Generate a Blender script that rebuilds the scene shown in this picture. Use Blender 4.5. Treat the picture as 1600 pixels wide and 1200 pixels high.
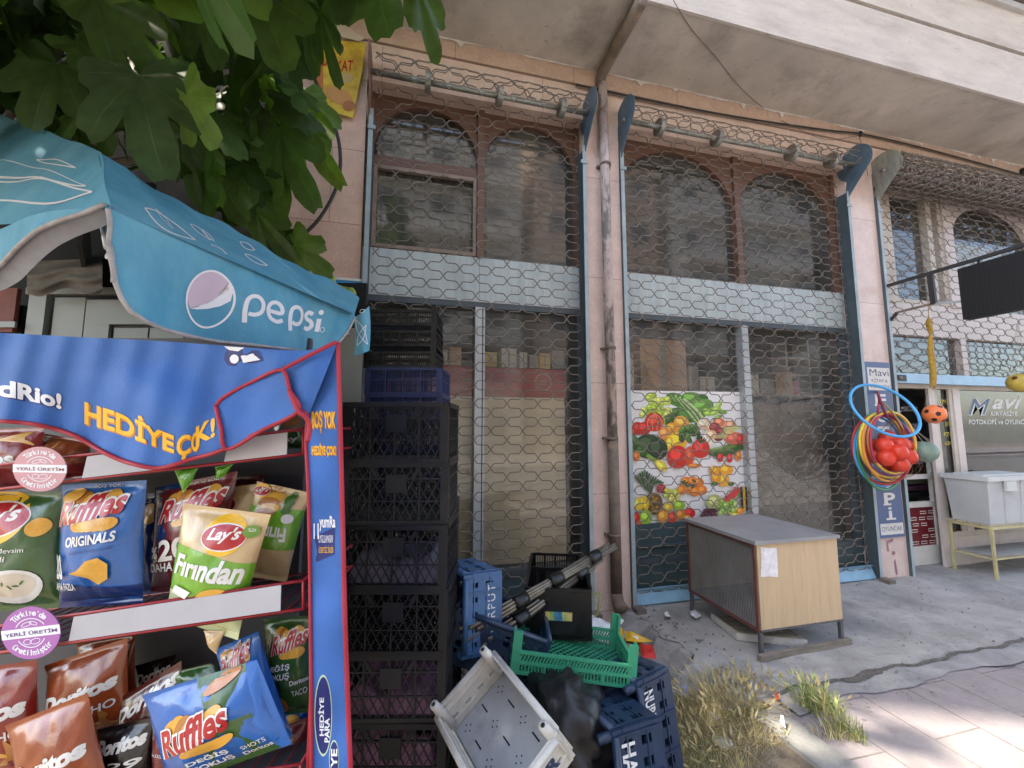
import bpy, bmesh, math, random
import numpy as np
from mathutils import Matrix, Vector

for o in list(bpy.data.objects):
    bpy.data.objects.remove(o, do_unlink=True)
SC = bpy.context.scene
COL = SC.collection
rnd = random.Random(7)

# ------------------------------------------------------------------ camera
YAW, PITCH, FPX = math.radians(13.8), math.radians(5.9), 644.0
CAM = np.array([0.0, -3.3, 1.52])
cam = bpy.data.cameras.new('camera')
cam.sensor_width = 36.0
cam.lens = 36.0 * FPX / 1600.0
cam.clip_start, cam.clip_end = 0.02, 500
camo = bpy.data.objects.new('camera', cam)
COL.objects.link(camo)
camo.location = CAM
camo.rotation_euler = (math.pi / 2 + PITCH, 0, -YAW)
SC.camera = camo

# ------------------------------------------------------------------ light
SUN_EL, SUN_AZ = math.radians(58), math.radians(-83)   # azimuth from +Y (behind the building) towards +X
w = bpy.data.worlds.new('World')
SC.world = w
w.use_nodes = True
nt = w.node_tree
bg = nt.nodes['Background']
sky = nt.nodes.new('ShaderNodeTexSky')
sky.sky_type = 'NISHITA'
sky.sun_disc = False
sky.sun_elevation = SUN_EL
sky.sun_rotation = SUN_AZ
sky.dust_density = 2.0
nt.links.new(sky.outputs[0], bg.inputs[0])
bg.inputs[1].default_value = 0.15
sl = bpy.data.lights.new('sun', 'SUN')
sl.energy = 2.0
sl.angle = math.radians(1.5)
sl.color = (1.0, 0.94, 0.85)
so = bpy.data.objects.new('sun', sl)
COL.objects.link(so)
sd = Vector((math.sin(SUN_AZ) * math.cos(SUN_EL), math.cos(SUN_AZ) * math.cos(SUN_EL), math.sin(SUN_EL)))
so.rotation_euler = sd.to_track_quat('Z', 'Y').to_euler()
so.location = (0, 0, 20)
SC.view_settings.view_transform = 'Standard'
SC.view_settings.look = 'None'
SC.view_settings.exposure = 2.65
SC.view_settings.gamma = 1.0
try:                                         # white balance set for the blue light of open shade, as the phone did
    SC.view_settings.use_white_balance = True
    SC.view_settings.white_balance_temperature = 7100
    SC.view_settings.white_balance_tint = 10
except Exception:
    pass
try:
    SC.cycles.max_bounces = 8
    SC.cycles.transparent_max_bounces = 12
    SC.cycles.sample_clamp_indirect = 6
    SC.cycles.use_denoising = True
except Exception:
    pass

# ------------------------------------------------------------------ where a point of the photograph lies on a real plane
_fw = np.array([math.sin(YAW) * math.cos(PITCH), math.cos(YAW) * math.cos(PITCH), math.sin(PITCH)])
RT = np.array([math.cos(YAW), -math.sin(YAW), 0.0])
_up = np.cross(RT, _fw)
FH = np.array([math.sin(YAW), math.cos(YAW), 0.0])
UP = np.array([0.0, 0.0, 1.0])
TOCAM = -FH


def ray(x, y):
    return _fw + RT * ((x - 800) / FPX) + _up * ((600 - y) / FPX)


def F(x, y, Y=0.0):                      # on a plane parallel to the facade
    d = ray(x, y)
    return CAM + d * ((Y - CAM[1]) / d[1])


def G(x, y, Z=0.0):                      # on level ground
    d = ray(x, y)
    return CAM + d * ((Z - CAM[2]) / d[2])


def X(x, y, XX):                         # on a plane square to the facade
    d = ray(x, y)
    return CAM + d * ((XX - CAM[0]) / d[0])


def Q(x, y, D):                          # at a distance D in front of where the photographer stood
    d = ray(x, y)
    return CAM + d * (D / d.dot(FH))


def nrm(v):
    v = np.array(v, float)
    return v / max(np.linalg.norm(v), 1e-9)


def lerp(a, b, t):
    return np.array(a, float) * (1 - t) + np.array(b, float) * t


# ------------------------------------------------------------------ mesh builder
class MB:
    def __init__(s):
        s.v, s.f, s.mi, s.sm, s.mats, s.col = [], [], [], [], [], {}

    def m(s, mat):
        if mat not in s.mats:
            s.mats.append(mat)
        return s.mats.index(mat)

    def add(s, verts, faces, mat, smooth=False, cols=None):
        b = len(s.v)
        k = s.m(mat)
        s.v.extend([tuple(map(float, p)) for p in verts])
        for fc in faces:
            s.f.append([b + i for i in fc])
            s.mi.append(k)
            s.sm.append(smooth)
        if cols is not None:
            for i, c in enumerate(cols):
                s.col[b + i] = c
        return b

    def box(s, p0, p1, mat):
        x0, y0, z0 = np.minimum(p0, p1)
        x1, y1, z1 = np.maximum(p0, p1)
        vs = [(x0, y0, z0), (x1, y0, z0), (x1, y1, z0), (x0, y1, z0), (x0, y0, z1), (x1, y0, z1), (x1, y1, z1), (x0, y1, z1)]
        s.add(vs, [(3, 2, 1, 0), (4, 5, 6, 7), (0, 1, 5, 4), (1, 2, 6, 5), (2, 3, 7, 6), (3, 0, 4, 7)], mat)

    def obox(s, o, ax, ay, az, mat):     # corner + three edge vectors
        o, ax, ay, az = [np.array(q, float) for q in (o, ax, ay, az)]
        if np.cross(ax, ay).dot(az) < 0:
            o = o + ax
            ax = -ax
        vs = [o, o + ax, o + ax + ay, o + ay, o + az, o + ax + az, o + ax + ay + az, o + ay + az]
        s.add(vs, [(3, 2, 1, 0), (4, 5, 6, 7), (0, 1, 5, 4), (1, 2, 6, 5), (2, 3, 7, 6), (3, 0, 4, 7)], mat)

    def bar(s, a, b, w, h, mat, up=(0, 0, 1)):
        a, b = np.array(a, float), np.array(b, float)
        d = nrm(b - a)
        u = np.array(up, float)
        if abs(d.dot(nrm(u))) > .98:
            u = np.array((0, 1.0, 0))
        sx = nrm(np.cross(d, u))
        uz = np.cross(sx, d)
        s.obox(a - sx * w / 2 - uz * h / 2, sx * w, b - a, uz * h, mat)

    def tube(s, path, r, mat, n=8, closed=False, smooth=True, cap=True):
        P = [np.array(p, float) for p in path]
        N = len(P)
        rr = r if hasattr(r, '__len__') else [r] * N
        vs, fs = [], []
        prev = None
        for i in range(N):
            if closed:
                t = P[(i + 1) % N] - P[i - 1]
            else:
                t = P[min(i + 1, N - 1)] - P[max(i - 1, 0)]
            t = nrm(t)
            if prev is None:
                a = np.array((0, 0, 1.0)) if abs(t[2]) < .9 else np.array((0, 1.0, 0))
                e = nrm(np.cross(t, a))
            else:
                e = nrm(prev - t * prev.dot(t))
            prev = e
            g = np.cross(t, e)
            for k in range(n):
                q = 2 * math.pi * k / n
                vs.append(P[i] + (e * math.cos(q) + g * math.sin(q)) * rr[i])
        for i in range(N if closed else N - 1):
            j = (i + 1) % N
            for k in range(n):
                l = (k + 1) % n
                fs.append((i * n + k, i * n + l, j * n + l, j * n + k))
        if cap and not closed:
            fs.append(tuple(range(n - 1, -1, -1)))
            fs.append(tuple((N - 1) * n + k for k in range(n)))
        s.add(vs, fs, mat, smooth)

    def grid(s, fn, nu, nv, mat, smooth=True, flip=False, u0=0., u1=1., v0=0., v1=1., colfn=None):
        vs, fs, cs = [], [], []
        for j in range(nv + 1):
            for i in range(nu + 1):
                u = u0 + (u1 - u0) * i / nu
                v = v0 + (v1 - v0) * j / nv
                vs.append(fn(u, v))
                if colfn:
                    cs.append(colfn(u, v))
        W = nu + 1
        for j in range(nv):
            for i in range(nu):
                q = (j * W + i, j * W + i + 1, (j + 1) * W + i + 1, (j + 1) * W + i)
                fs.append(q[::-1] if flip else q)
        s.add(vs, fs, mat, smooth, cs if colfn else None)

    def ngon(s, pts, mat):
        s.add(pts, [tuple(range(len(pts)))], mat)

    def prism(s, pts, ext, mat):         # outline + thickness vector
        pts = [np.array(p, float) for p in pts]
        n = len(pts)
        ext = np.array(ext, float)
        s.add(pts + [p + ext for p in pts], [tuple(range(n - 1, -1, -1)), tuple(range(n, 2 * n))] +
              [(i, (i + 1) % n, n + (i + 1) % n, n + i) for i in range(n)], mat)

    def ball(s, c, r, mat, nu=16, nv=10, R=None, fn=None):
        c = np.array(c, float)
        r = np.array(r if hasattr(r, '__len__') else (r, r, r), float)
        vs, fs = [], []
        for j in range(nv + 1):
            th = math.pi * j / nv
            for i in range(nu):
                ph = 2 * math.pi * i / nu
                d = np.array((math.sin(th) * math.cos(ph), math.sin(th) * math.sin(ph), math.cos(th)))
                k = fn(d) if fn else 1.0
                p = d * r * k
                if R is not None:
                    p = R @ p
                vs.append(c + p)
        for j in range(nv):
            for i in range(nu):
                k = (i + 1) % nu
                fs.append((j * nu + i, (j + 1) * nu + i, (j + 1) * nu + k, j * nu + k))
        s.add(vs, fs, mat, True)

    def build(s, name, parent=None, off=None):
        me = bpy.data.meshes.new(name)
        v = np.array(s.v, float)
        if off is not None and len(v):
            v = v - np.array(off)
        me.from_pydata([tuple(p) for p in v], [], s.f)
        for mt in s.mats:
            me.materials.append(mt)
        me.polygons.foreach_set('material_index', s.mi)
        me.polygons.foreach_set('use_smooth', s.sm)
        if s.col:
            at = me.color_attributes.new('Col', 'FLOAT_COLOR', 'POINT')
            arr = np.ones((len(s.v), 4), np.float32)
            for i, c in s.col.items():
                arr[i, :len(c)] = c
            at.data.foreach_set('color', arr.ravel())
        me.update()
        o = bpy.data.objects.new(name, me)
        COL.objects.link(o)
        if parent is not None:
            o.parent = parent
        return o


_LOC = {}


def world_loc(o):
    p = np.zeros(3)
    while o is not None:
        p = p + np.array(o.location)
        o = o.parent
    return p


def thing(name, label, cat, loc=(0, 0, 0), group=None):
    o = bpy.data.objects.new(name, None)
    COL.objects.link(o)
    o.empty_display_size = .1
    o.location = [float(q) for q in loc]
    return tag(o, label, cat, group)


def tag(o, label, cat, group=None, kind=None):
    if label:
        o['label'] = label
    if cat:
        o['category'] = cat
    if group:
        o['group'] = group
    if kind:
        o['kind'] = kind
    return o


def part(name, mb, parent, label=None):      # vertices given in the world, the parent unrotated
    o = mb.build(name, parent, world_loc(parent))
    if label:
        o['label'] = label
    return o


def solo(name, mb, label, cat, group=None):  # a thing that is one mesh, its origin at its lowest middle
    v = np.array(mb.v)
    c = (v.min(0) + v.max(0)) / 2
    c[2] = v[:, 2].min()
    o = mb.build(name, None, c)
    o.location = c
    return tag(o, label, cat, group)


def struct(name, mb, kind='structure'):
    o = mb.build(name)
    o['kind'] = kind
    return o


def copy_tree(o, parent=None):
    c = o.copy()
    COL.objects.link(c)
    c.parent = parent
    for ch in list(o.children):
        copy_tree(ch, c)
    return c


# ------------------------------------------------------------------ materials
def lin(c):
    return tuple(((q / 255.0) / 12.92 if q / 255.0 <= .04045 else ((q / 255.0 + .055) / 1.055) ** 2.4) for q in c)


MATS = {}


def mat(name, col, rough=.6, metal=0., var=.15, scale=6., bump=0., bscale=40., col2=None, c2lo=.5, c2hi=.7, c2scale=3., spec=.5,
        coat=0., trans=0., alpha=1., stretch=None, vcol=False, sheen=0., speck=None):
    if name in MATS:
        return MATS[name]
    m = bpy.data.materials.new(name)
    m.use_nodes = True
    t = m.node_tree
    L = t.links.new
    b = t.nodes['Principled BSDF']
    b.inputs['Roughness'].default_value = rough
    b.inputs['Metallic'].default_value = metal
    b.inputs['Specular IOR Level'].default_value = spec
    if coat:
        b.inputs['Coat Weight'].default_value = coat
        b.inputs['Coat Roughness'].default_value = .12
    if sheen:
        b.inputs['Sheen Weight'].default_value = sheen
    if trans:
        b.inputs['Transmission Weight'].default_value = trans
    if alpha < 1:
        b.inputs['Alpha'].default_value = alpha
    tc = t.nodes.new('ShaderNodeTexCoord')
    src = tc.outputs['Object']
    if stretch:
        mp = t.nodes.new('ShaderNodeMapping')
        mp.inputs['Scale'].default_value = stretch
        L(src, mp.inputs[0])
        src = mp.outputs[0]
    out = None
    if vcol:
        vc = t.nodes.new('ShaderNodeVertexColor')
        vc.layer_name = 'Col'
        out = vc.outputs[0]
    if var:
        n = t.nodes.new('ShaderNodeTexNoise')
        n.inputs['Scale'].default_value = scale
        n.inputs['Detail'].default_value = 6
        n.inputs['Roughness'].default_value = .65
        L(src, n.inputs['Vector'])
        mr = t.nodes.new('ShaderNodeMapRange')
        mr.inputs[1].default_value, mr.inputs[2].default_value = .3, .7
        mr.inputs[3].default_value, mr.inputs[4].default_value = 1 - var, 1 + var
        L(n.outputs[0], mr.inputs[0])
        mx = t.nodes.new('ShaderNodeMix')
        mx.data_type = 'RGBA'
        mx.blend_type = 'MULTIPLY'
        mx.inputs[0].default_value = 1
        if out is not None:
            L(out, mx.inputs[6])
        else:
            mx.inputs[6].default_value = (*col, 1)
        L(mr.outputs[0], mx.inputs[7])
        out = mx.outputs[2]
    if col2 is not None:
        n2 = t.nodes.new('ShaderNodeTexNoise')
        n2.inputs['Scale'].default_value = c2scale
        n2.inputs['Detail'].default_value = 8
        n2.inputs['Roughness'].default_value = .7
        L(src, n2.inputs['Vector'])
        r2 = t.nodes.new('ShaderNodeMapRange')
        r2.inputs[1].default_value, r2.inputs[2].default_value = c2lo, c2hi
        L(n2.outputs[0], r2.inputs[0])
        mx = t.nodes.new('ShaderNodeMix')
        mx.data_type = 'RGBA'
        L(r2.outputs[0], mx.inputs[0])
        if out is not None:
            L(out, mx.inputs[6])
        else:
            mx.inputs[6].default_value = (*col, 1)
        mx.inputs[7].default_value = (*col2, 1)
        out = mx.outputs[2]
    if speck is not None:                     # small dark marks: (colour, scale, threshold)
        n4 = t.nodes.new('ShaderNodeTexNoise')
        n4.inputs['Scale'].default_value = speck[1]
        n4.inputs['Detail'].default_value = 3
        n4.inputs['Roughness'].default_value = .6
        L(src, n4.inputs['Vector'])
        r4 = t.nodes.new('ShaderNodeMapRange')
        r4.inputs[1].default_value, r4.inputs[2].default_value = speck[2], speck[2] + .06
        r4.inputs[4].default_value = .75
        L(n4.outputs[0], r4.inputs[0])
        mx = t.nodes.new('ShaderNodeMix')
        mx.data_type = 'RGBA'
        L(r4.outputs[0], mx.inputs[0])
        if out is not None:
            L(out, mx.inputs[6])
        else:
            mx.inputs[6].default_value = (*col, 1)
        mx.inputs[7].default_value = (*speck[0], 1)
        out = mx.outputs[2]
    if out is not None:
        L(out, b.inputs['Base Color'])
    else:
        b.inputs['Base Color'].default_value = (*col, 1)
    if bump:
        n3 = t.nodes.new('ShaderNodeTexNoise')
        n3.inputs['Scale'].default_value = bscale
        n3.inputs['Detail'].default_value = 5
        L(src, n3.inputs['Vector'])
        bp = t.nodes.new('ShaderNodeBump')
        bp.inputs['Strength'].default_value = bump
        bp.inputs['Distance'].default_value = .01
        L(n3.outputs[0], bp.inputs['Height'])
        L(bp.outputs[0], b.inputs['Normal'])
    MATS[name] = m
    return m


def c(name, r, g, b_, **k):               # plain print or paint colour given as it looks under white light
    return mat(name, lin((r, g, b_)), **{**dict(var=.0, rough=.5), **k})


def jointed(name, col, col2, bw, bh, mort, rough=.45, mcol=(.12, .09, .07), axes='XZ', offset=.5, bump=.15, var=.25, dirt=None, rot=0.):
    m = bpy.data.materials.new(name)
    m.use_nodes = True
    t = m.node_tree
    L = t.links.new
    b = t.nodes['Principled BSDF']
    b.inputs['Roughness'].default_value = rough
    tc = t.nodes.new('ShaderNodeTexCoord')
    sp = t.nodes.new('ShaderNodeSeparateXYZ')
    cb = t.nodes.new('ShaderNodeCombineXYZ')
    if rot:
        mp = t.nodes.new('ShaderNodeMapping')
        mp.inputs['Rotation'].default_value = (0, 0, rot)
        L(tc.outputs['Object'], mp.inputs[0])
        L(mp.outputs[0], sp.inputs[0])
    else:
        L(tc.outputs['Object'], sp.inputs[0])
    L(sp.outputs['XYZ'.index(axes[0])], cb.inputs[0])
    L(sp.outputs['XYZ'.index(axes[1])], cb.inputs[1])
    br = t.nodes.new('ShaderNodeTexBrick')
    br.offset = offset
    br.inputs['Scale'].default_value = 1
    br.inputs['Brick Width'].default_value = bw
    br.inputs['Row Height'].default_value = bh
    br.inputs['Mortar Size'].default_value = mort
    br.inputs['Mortar Smooth'].default_value = .2
    br.inputs['Bias'].default_value = 0
    br.inputs['Color1'].default_value = (*col, 1)
    br.inputs['Color2'].default_value = (*col2, 1)
    br.inputs['Mortar'].default_value = (*mcol, 1)
    L(cb.outputs[0], br.inputs['Vector'])
    n = t.nodes.new('ShaderNodeTexNoise')
    n.inputs['Scale'].default_value = 5
    n.inputs['Detail'].default_value = 8
    n.inputs['Roughness'].default_value = .72
    L(tc.outputs['Object'], n.inputs['Vector'])
    mr = t.nodes.new('ShaderNodeMapRange')
    mr.inputs[1].default_value, mr.inputs[2].default_value = .3, .7
    mr.inputs[3].default_value, mr.inputs[4].default_value = 1 - var, 1 + var
    L(n.outputs[0], mr.inputs[0])
    mx = t.nodes.new('ShaderNodeMix')
    mx.data_type = 'RGBA'
    mx.blend_type = 'MULTIPLY'
    mx.inputs[0].default_value = 1
    L(br.outputs[0], mx.inputs[6])
    L(mr.outputs[0], mx.inputs[7])
    out = mx.outputs[2]
    # fine specks of the stone
    n2 = t.nodes.new('ShaderNodeTexNoise')
    n2.inputs['Scale'].default_value = 45
    n2.inputs['Detail'].default_value = 4
    L(tc.outputs['Object'], n2.inputs['Vector'])
    m2 = t.nodes.new('ShaderNodeMapRange')
    m2.inputs[1].default_value, m2.inputs[2].default_value = .56, .7
    m2.inputs[3].default_value, m2.inputs[4].default_value = 0, .45
    L(n2.outputs[0], m2.inputs[0])
    mx2 = t.nodes.new('ShaderNodeMix')
    mx2.data_type = 'RGBA'
    L(m2.outputs[0], mx2.inputs[0])
    L(out, mx2.inputs[6])
    mx2.inputs[7].default_value = (*[min(1, q * 1.5) for q in col], 1)
    out = mx2.outputs[2]
    if dirt:
        n3 = t.nodes.new('ShaderNodeTexNoise')
        n3.inputs['Scale'].default_value = dirt[1]
        n3.inputs['Detail'].default_value = 9
        n3.inputs['Roughness'].default_value = .75
        L(tc.outputs['Object'], n3.inputs['Vector'])
        m3 = t.nodes.new('ShaderNodeMapRange')
        m3.inputs[1].default_value, m3.inputs[2].default_value = dirt[2], dirt[3]
        m3.inputs[4].default_value = dirt[4]
        L(n3.outputs[0], m3.inputs[0])
        mx3 = t.nodes.new('ShaderNodeMix')
        mx3.data_type = 'RGBA'
        L(m3.outputs[0], mx3.inputs[0])
        L(out, mx3.inputs[6])
        mx3.inputs[7].default_value = (*dirt[0], 1)
        out = mx3.outputs[2]
    L(out, b.inputs['Base Color'])
    bp = t.nodes.new('ShaderNodeBump')
    bp.inputs['Strength'].default_value = bump
    bp.inputs['Distance'].default_value = .01
    ad = t.nodes.new('ShaderNodeMath')
    ad.operation = 'SUBTRACT'
    L(n2.outputs[0], ad.inputs[0])
    L(br.outputs['Fac'], ad.inputs[1])
    L(ad.outputs[0], bp.inputs['Height'])
    L(bp.outputs[0], b.inputs['Normal'])
    return m


def glass(name, tint=(.8, .85, .84), refl=1.7, rough=.01, dirt=.0):
    m = bpy.data.materials.new(name)
    m.use_nodes = True
    t = m.node_tree
    L = t.links.new
    t.nodes.remove(t.nodes['Principled BSDF'])
    o = t.nodes['Material Output']
    tr = t.nodes.new('ShaderNodeBsdfTransparent')
    tr.inputs[0].default_value = (*tint, 1)
    gl = t.nodes.new('ShaderNodeBsdfGlossy')
    gl.inputs['Roughness'].default_value = rough
    gl.inputs[0].default_value = (.95, .97, 1, 1)
    fr = t.nodes.new('ShaderNodeFresnel')
    fr.inputs[0].default_value = refl
    tc = t.nodes.new('ShaderNodeTexCoord')
    n = t.nodes.new('ShaderNodeTexNoise')
    n.inputs['Scale'].default_value = 1.2
    L(tc.outputs['Object'], n.inputs['Vector'])
    bp = t.nodes.new('ShaderNodeBump')
    bp.inputs['Strength'].default_value = .05
    bp.inputs['Distance'].default_value = .02
    L(n.outputs[0], bp.inputs['Height'])
    L(bp.outputs[0], gl.inputs['Normal'])
    mx = t.nodes.new('ShaderNodeMixShader')
    L(fr.outputs[0], mx.inputs[0])
    L(tr.outputs[0], mx.inputs[1])
    L(gl.outputs[0], mx.inputs[2])
    res = mx.outputs[0]
    if dirt:
        df = t.nodes.new('ShaderNodeBsdfDiffuse')
        df.inputs[0].default_value = (.45, .43, .38, 1)
        n2 = t.nodes.new('ShaderNodeTexNoise')
        n2.inputs['Scale'].default_value = 3
        n2.inputs['Detail'].default_value = 8
        L(tc.outputs['Object'], n2.inputs['Vector'])
        mr = t.nodes.new('ShaderNodeMapRange')
        mr.inputs[1].default_value, mr.inputs[2].default_value = .3, .75
        mr.inputs[3].default_value, mr.inputs[4].default_value = dirt * .4, dirt * 1.6
        L(n2.outputs[0], mr.inputs[0])
        m2 = t.nodes.new('ShaderNodeMixShader')
        L(mr.outputs[0], m2.inputs[0])
        L(res, m2.inputs[1])
        L(df.outputs[0], m2.inputs[2])
        res = m2.outputs[0]
    L(res, o.inputs[0])
    return m


# ------------------------------------------------------------------ lettering and printed shapes
_TXT = {}


def text_geo(s, bold=0., shear=0., space=1.):
    k = (s, bold, shear, space)
    if k in _TXT:
        return _TXT[k]
    cu = bpy.data.curves.new('lettering', 'FONT')
    cu.body = s
    cu.offset = bold
    cu.shear = shear
    cu.space_character = space
    cu.resolution_u = 4
    ob = bpy.data.objects.new('lettering', cu)
    COL.objects.link(ob)
    bpy.context.view_layer.update()
    me = ob.to_mesh()
    bm = bmesh.new()
    bm.from_mesh(me)
    bmesh.ops.triangulate(bm, faces=bm.faces[:])
    V = np.array([v.co[:] for v in bm.verts])
    T = [[v.index for v in fc.verts] for fc in bm.faces]
    bm.free()
    ob.to_mesh_clear()
    bpy.data.objects.remove(ob)
    bpy.data.curves.remove(cu)
    lo, hi = V.min(0), V.max(0)
    UV = (V[:, :2] - lo[:2]) / (hi[:2] - lo[:2])
    asp = (hi[0] - lo[0]) / (hi[1] - lo[1])
    _TXT[k] = (UV, T, asp)
    return _TXT[k]


def split_tris(UV, T, lim, it=4):
    UV = [tuple(p) for p in UV]
    for _ in range(it):
        out, mid, ch = [], {}, False

        def md(a, b):
            k = (min(a, b), max(a, b))
            if k not in mid:
                UV.append(((UV[a][0] + UV[b][0]) / 2, (UV[a][1] + UV[b][1]) / 2))
                mid[k] = len(UV) - 1
            return mid[k]
        for t in T:
            e = [(math.dist(UV[t[i]], UV[t[(i + 1) % 3]]), i) for i in range(3)]
            L, i = max(e)
            if L > lim:
                a, b, q = t[i], t[(i + 1) % 3], t[(i + 2) % 3]
                mm = md(a, b)
                out += [[a, mm, q], [mm, b, q]]
                ch = True
            else:
                out.append(t)
        T = out
        if not ch:
            break
    return np.array(UV), T


def write(mb, s, fn, box, m, bold=0., shear=0., space=1., lim=None, rot=0., center=None, off=0., lift=None):
    """letters fitted into box=(u0,v0,u1,v1) of the surface fn(u,v,lift)"""
    UV, T, asp = text_geo(s, bold, shear, space)
    u0, v0, u1, v1 = box
    if lim:
        sc = max(abs(u1 - u0), abs(v1 - v0))
        UV, T = split_tris(np.array([(p[0] * asp, p[1]) for p in UV]), T, lim)
        UV = np.array([(p[0] / asp, p[1]) for p in UV])
    P = np.stack([u0 + UV[:, 0] * (u1 - u0), v0 + UV[:, 1] * (v1 - v0)], 1)
    if rot:
        cc = P.mean(0)
        q = P - cc
        P = np.stack([q[:, 0] * math.cos(rot) - q[:, 1] * math.sin(rot), q[:, 0] * math.sin(rot) + q[:, 1] * math.cos(rot)], 1) + cc
    mb.add([fn(p[0], p[1]) if off == 0 else fn(p[0], p[1], off) for p in P], T, m)


def ellipse(cu, cv, ru, rv, n=28, rot=0.):
    return [(cu + ru * math.cos(a) * math.cos(rot) - rv * math.sin(a) * math.sin(rot), cv + ru * math.cos(a) * math.sin(rot) + rv * math.sin(a) * math.cos(rot))
            for a in [2 * math.pi * i / n for i in range(n)]]


def fill(mb, pts, fn, m, off, rings=4):   # filled printed shape that follows the surface
    pts = np.array(pts)
    cc = pts.mean(0)
    n = len(pts)
    vs = [fn(cc[0], cc[1], off)]
    for r in range(1, rings + 1):
        for p in pts:
            q = cc + (p - cc) * r / rings
            vs.append(fn(q[0], q[1], off))
    fs = [(0, 1 + i, 1 + (i + 1) % n) for i in range(n)]
    for r in range(rings - 1):
        b = 1 + r * n
        fs += [(b + i, b + n + i, b + n + (i + 1) % n, b + (i + 1) % n) for i in range(n)]
    mb.add(vs, fs, m, True)


def stroke(mb, pts, w, fn, m, off, closed=False):  # printed line
    P = np.array(pts, float)
    n = len(P)
    vs = []
    for i in range(n):
        t = P[(i + 1) % n] - P[i - 1] if closed else P[min(i + 1, n - 1)] - P[max(i - 1, 0)]
        t = t / max(np.linalg.norm(t), 1e-9)
        nn = np.array((-t[1], t[0])) * w / 2
        vs += [fn(*(P[i] + nn), off), fn(*(P[i] - nn), off)]
    fs = [(2 * i, 2 * i + 1, 2 * ((i + 1) % n) + 1, 2 * ((i + 1) % n)) for i in range(n if closed else n - 1)]
    mb.add(vs, fs, m)


def plane_fn(o, ax, ay, n):
    o, ax, ay, n = [np.array(q, float) for q in (o, ax, ay, n)]
    return lambda u, v, off=0.: o + ax * u + ay * v + n * off


def quad_fn(bl, br, tr, tl, n):
    bl, br, tr, tl, n = [np.array(q, float) for q in (bl, br, tr, tl, n)]
    return lambda u, v, off=0.: (bl * (1 - u) + br * u) * (1 - v) + (tl * (1 - u) + tr * u) * v + n * off


def smooth_path(pts, k=4):
    P = [np.array(p, float) for p in pts]
    out = []
    for i in range(len(P) - 1):
        p0, p1, p2, p3 = P[max(i - 1, 0)], P[i], P[i + 1], P[min(i + 2, len(P) - 1)]
        for j in range(k):
            t = j / k
            out.append(.5 * ((2 * p1) + (-p0 + p2) * t + (2 * p0 - 5 * p1 + 4 * p2 - p3) * t * t + (-p0 + 3 * p1 - 3 * p2 + p3) * t ** 3))
    out.append(P[-1])
    return out
# ================================================================== SETTING
concrete = mat('concrete', (.32, .31, .295), rough=.9, var=.3, scale=2.2, bump=.9, bscale=30, col2=(.15, .145, .14), c2lo=.5, c2hi=.75, c2scale=1.6, speck=((.07, .065, .06), 26, .66))
soil = mat('soil', (.17, .135, .095), rough=1, var=.4, scale=14, bump=1., bscale=60, col2=(.30, .25, .17), c2scale=8)
asphalt = mat('asphalt', (.16, .155, .15), rough=.9, var=.25, scale=9, bump=.4, bscale=160)
kerbm = mat('kerb_stone', (.25, .245, .225), rough=.9, var=.25, scale=7, bump=.5, bscale=50, col2=(.2, .19, .17), c2scale=5)
paver = jointed('pavers', (.245, .215, .217), (.275, .238, .242), .66, .32, .005, rough=.85, mcol=(.13, .11, .10), axes='YX', bump=.4,
                dirt=((.26, .25, .24), 1.1, .45, .75, .75))
# terrain: one sheet to the horizon, lower under the weeds and the crates
def terr(x, y):
    h = -.17
    h += .025 * math.sin(x * 5.1 + y * 3) * math.cos(y * 6.3 - x * 2)
    if x > 1.3 and y < -1.0:
        t = min(1, (x - 1.3) / .5) * min(1, (-1.0 - y) / .25)
        h = h * (1 - t) - .035 * t
    return h
g = MB()
xs = [-60, -20, -8] + list(np.arange(-4, 3.01, .14)) + [6, 12, 25, 60]
ys = [-60, -25, -8] + list(np.arange(-3.6, .31, .14)) + [2, 20]
vs = [(x, y, terr(x, y) if (-4 <= x <= 3 and -3.6 <= y <= .3) else -.17) for y in ys for x in xs]
nx = len(xs)
g.add(vs, [(j * nx + i, j * nx + i + 1, (j + 1) * nx + i + 1, (j + 1) * nx + i) for j in range(len(ys) - 1) for i in range(nx - 1)], soil, True)
struct('ground', g)
# road
g = MB()
g.box((-60, -12, -.16), (60, -4.6, -.135), asphalt)
struct('road', g)
g = MB()
g.box((-60, -18, -.16), (60, -12.0, -.02), paver)
struct('far_pavement', g)
# concrete apron in front of the shops: rough sheet with a worn broken edge
def edge_x(y):                             # its left end, running away from the wall
    t = (-.05 - y) / 1.1
    return 1.80 + .10 * t + .035 * math.sin(y * 17) + .02 * math.sin(y * 41)
def edge_y(x):                             # its front edge along the pavers
    return -1.17 + .05 * (x - 2.8) * .5 + .012 * math.sin(x * 9) + .008 * math.sin(x * 23)
g = MB()
nrow = 26
xsa = [0.] + list(np.linspace(.02, 1, 60) ** 1.6)
def apron(u, v):
    y0 = .34
    yl = edge_y(2.0)
    yy = y0 + (yl - y0) * v
    xl = edge_x(yy) if yy < .0 else 1.80
    xx = xl + (14 - xl) * u ** 1.8
    yy = y0 + (edge_y(min(xx, 9)) - y0) * v
    z = .006 * math.sin(xx * 3.1) * math.sin(yy * 4.3) + .003 * math.sin(xx * 13 + yy * 7)
    if v > .97:
        z -= .012
    return (xx, yy, z)
g.grid(apron, 120, 40, concrete, flip=True)
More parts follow.
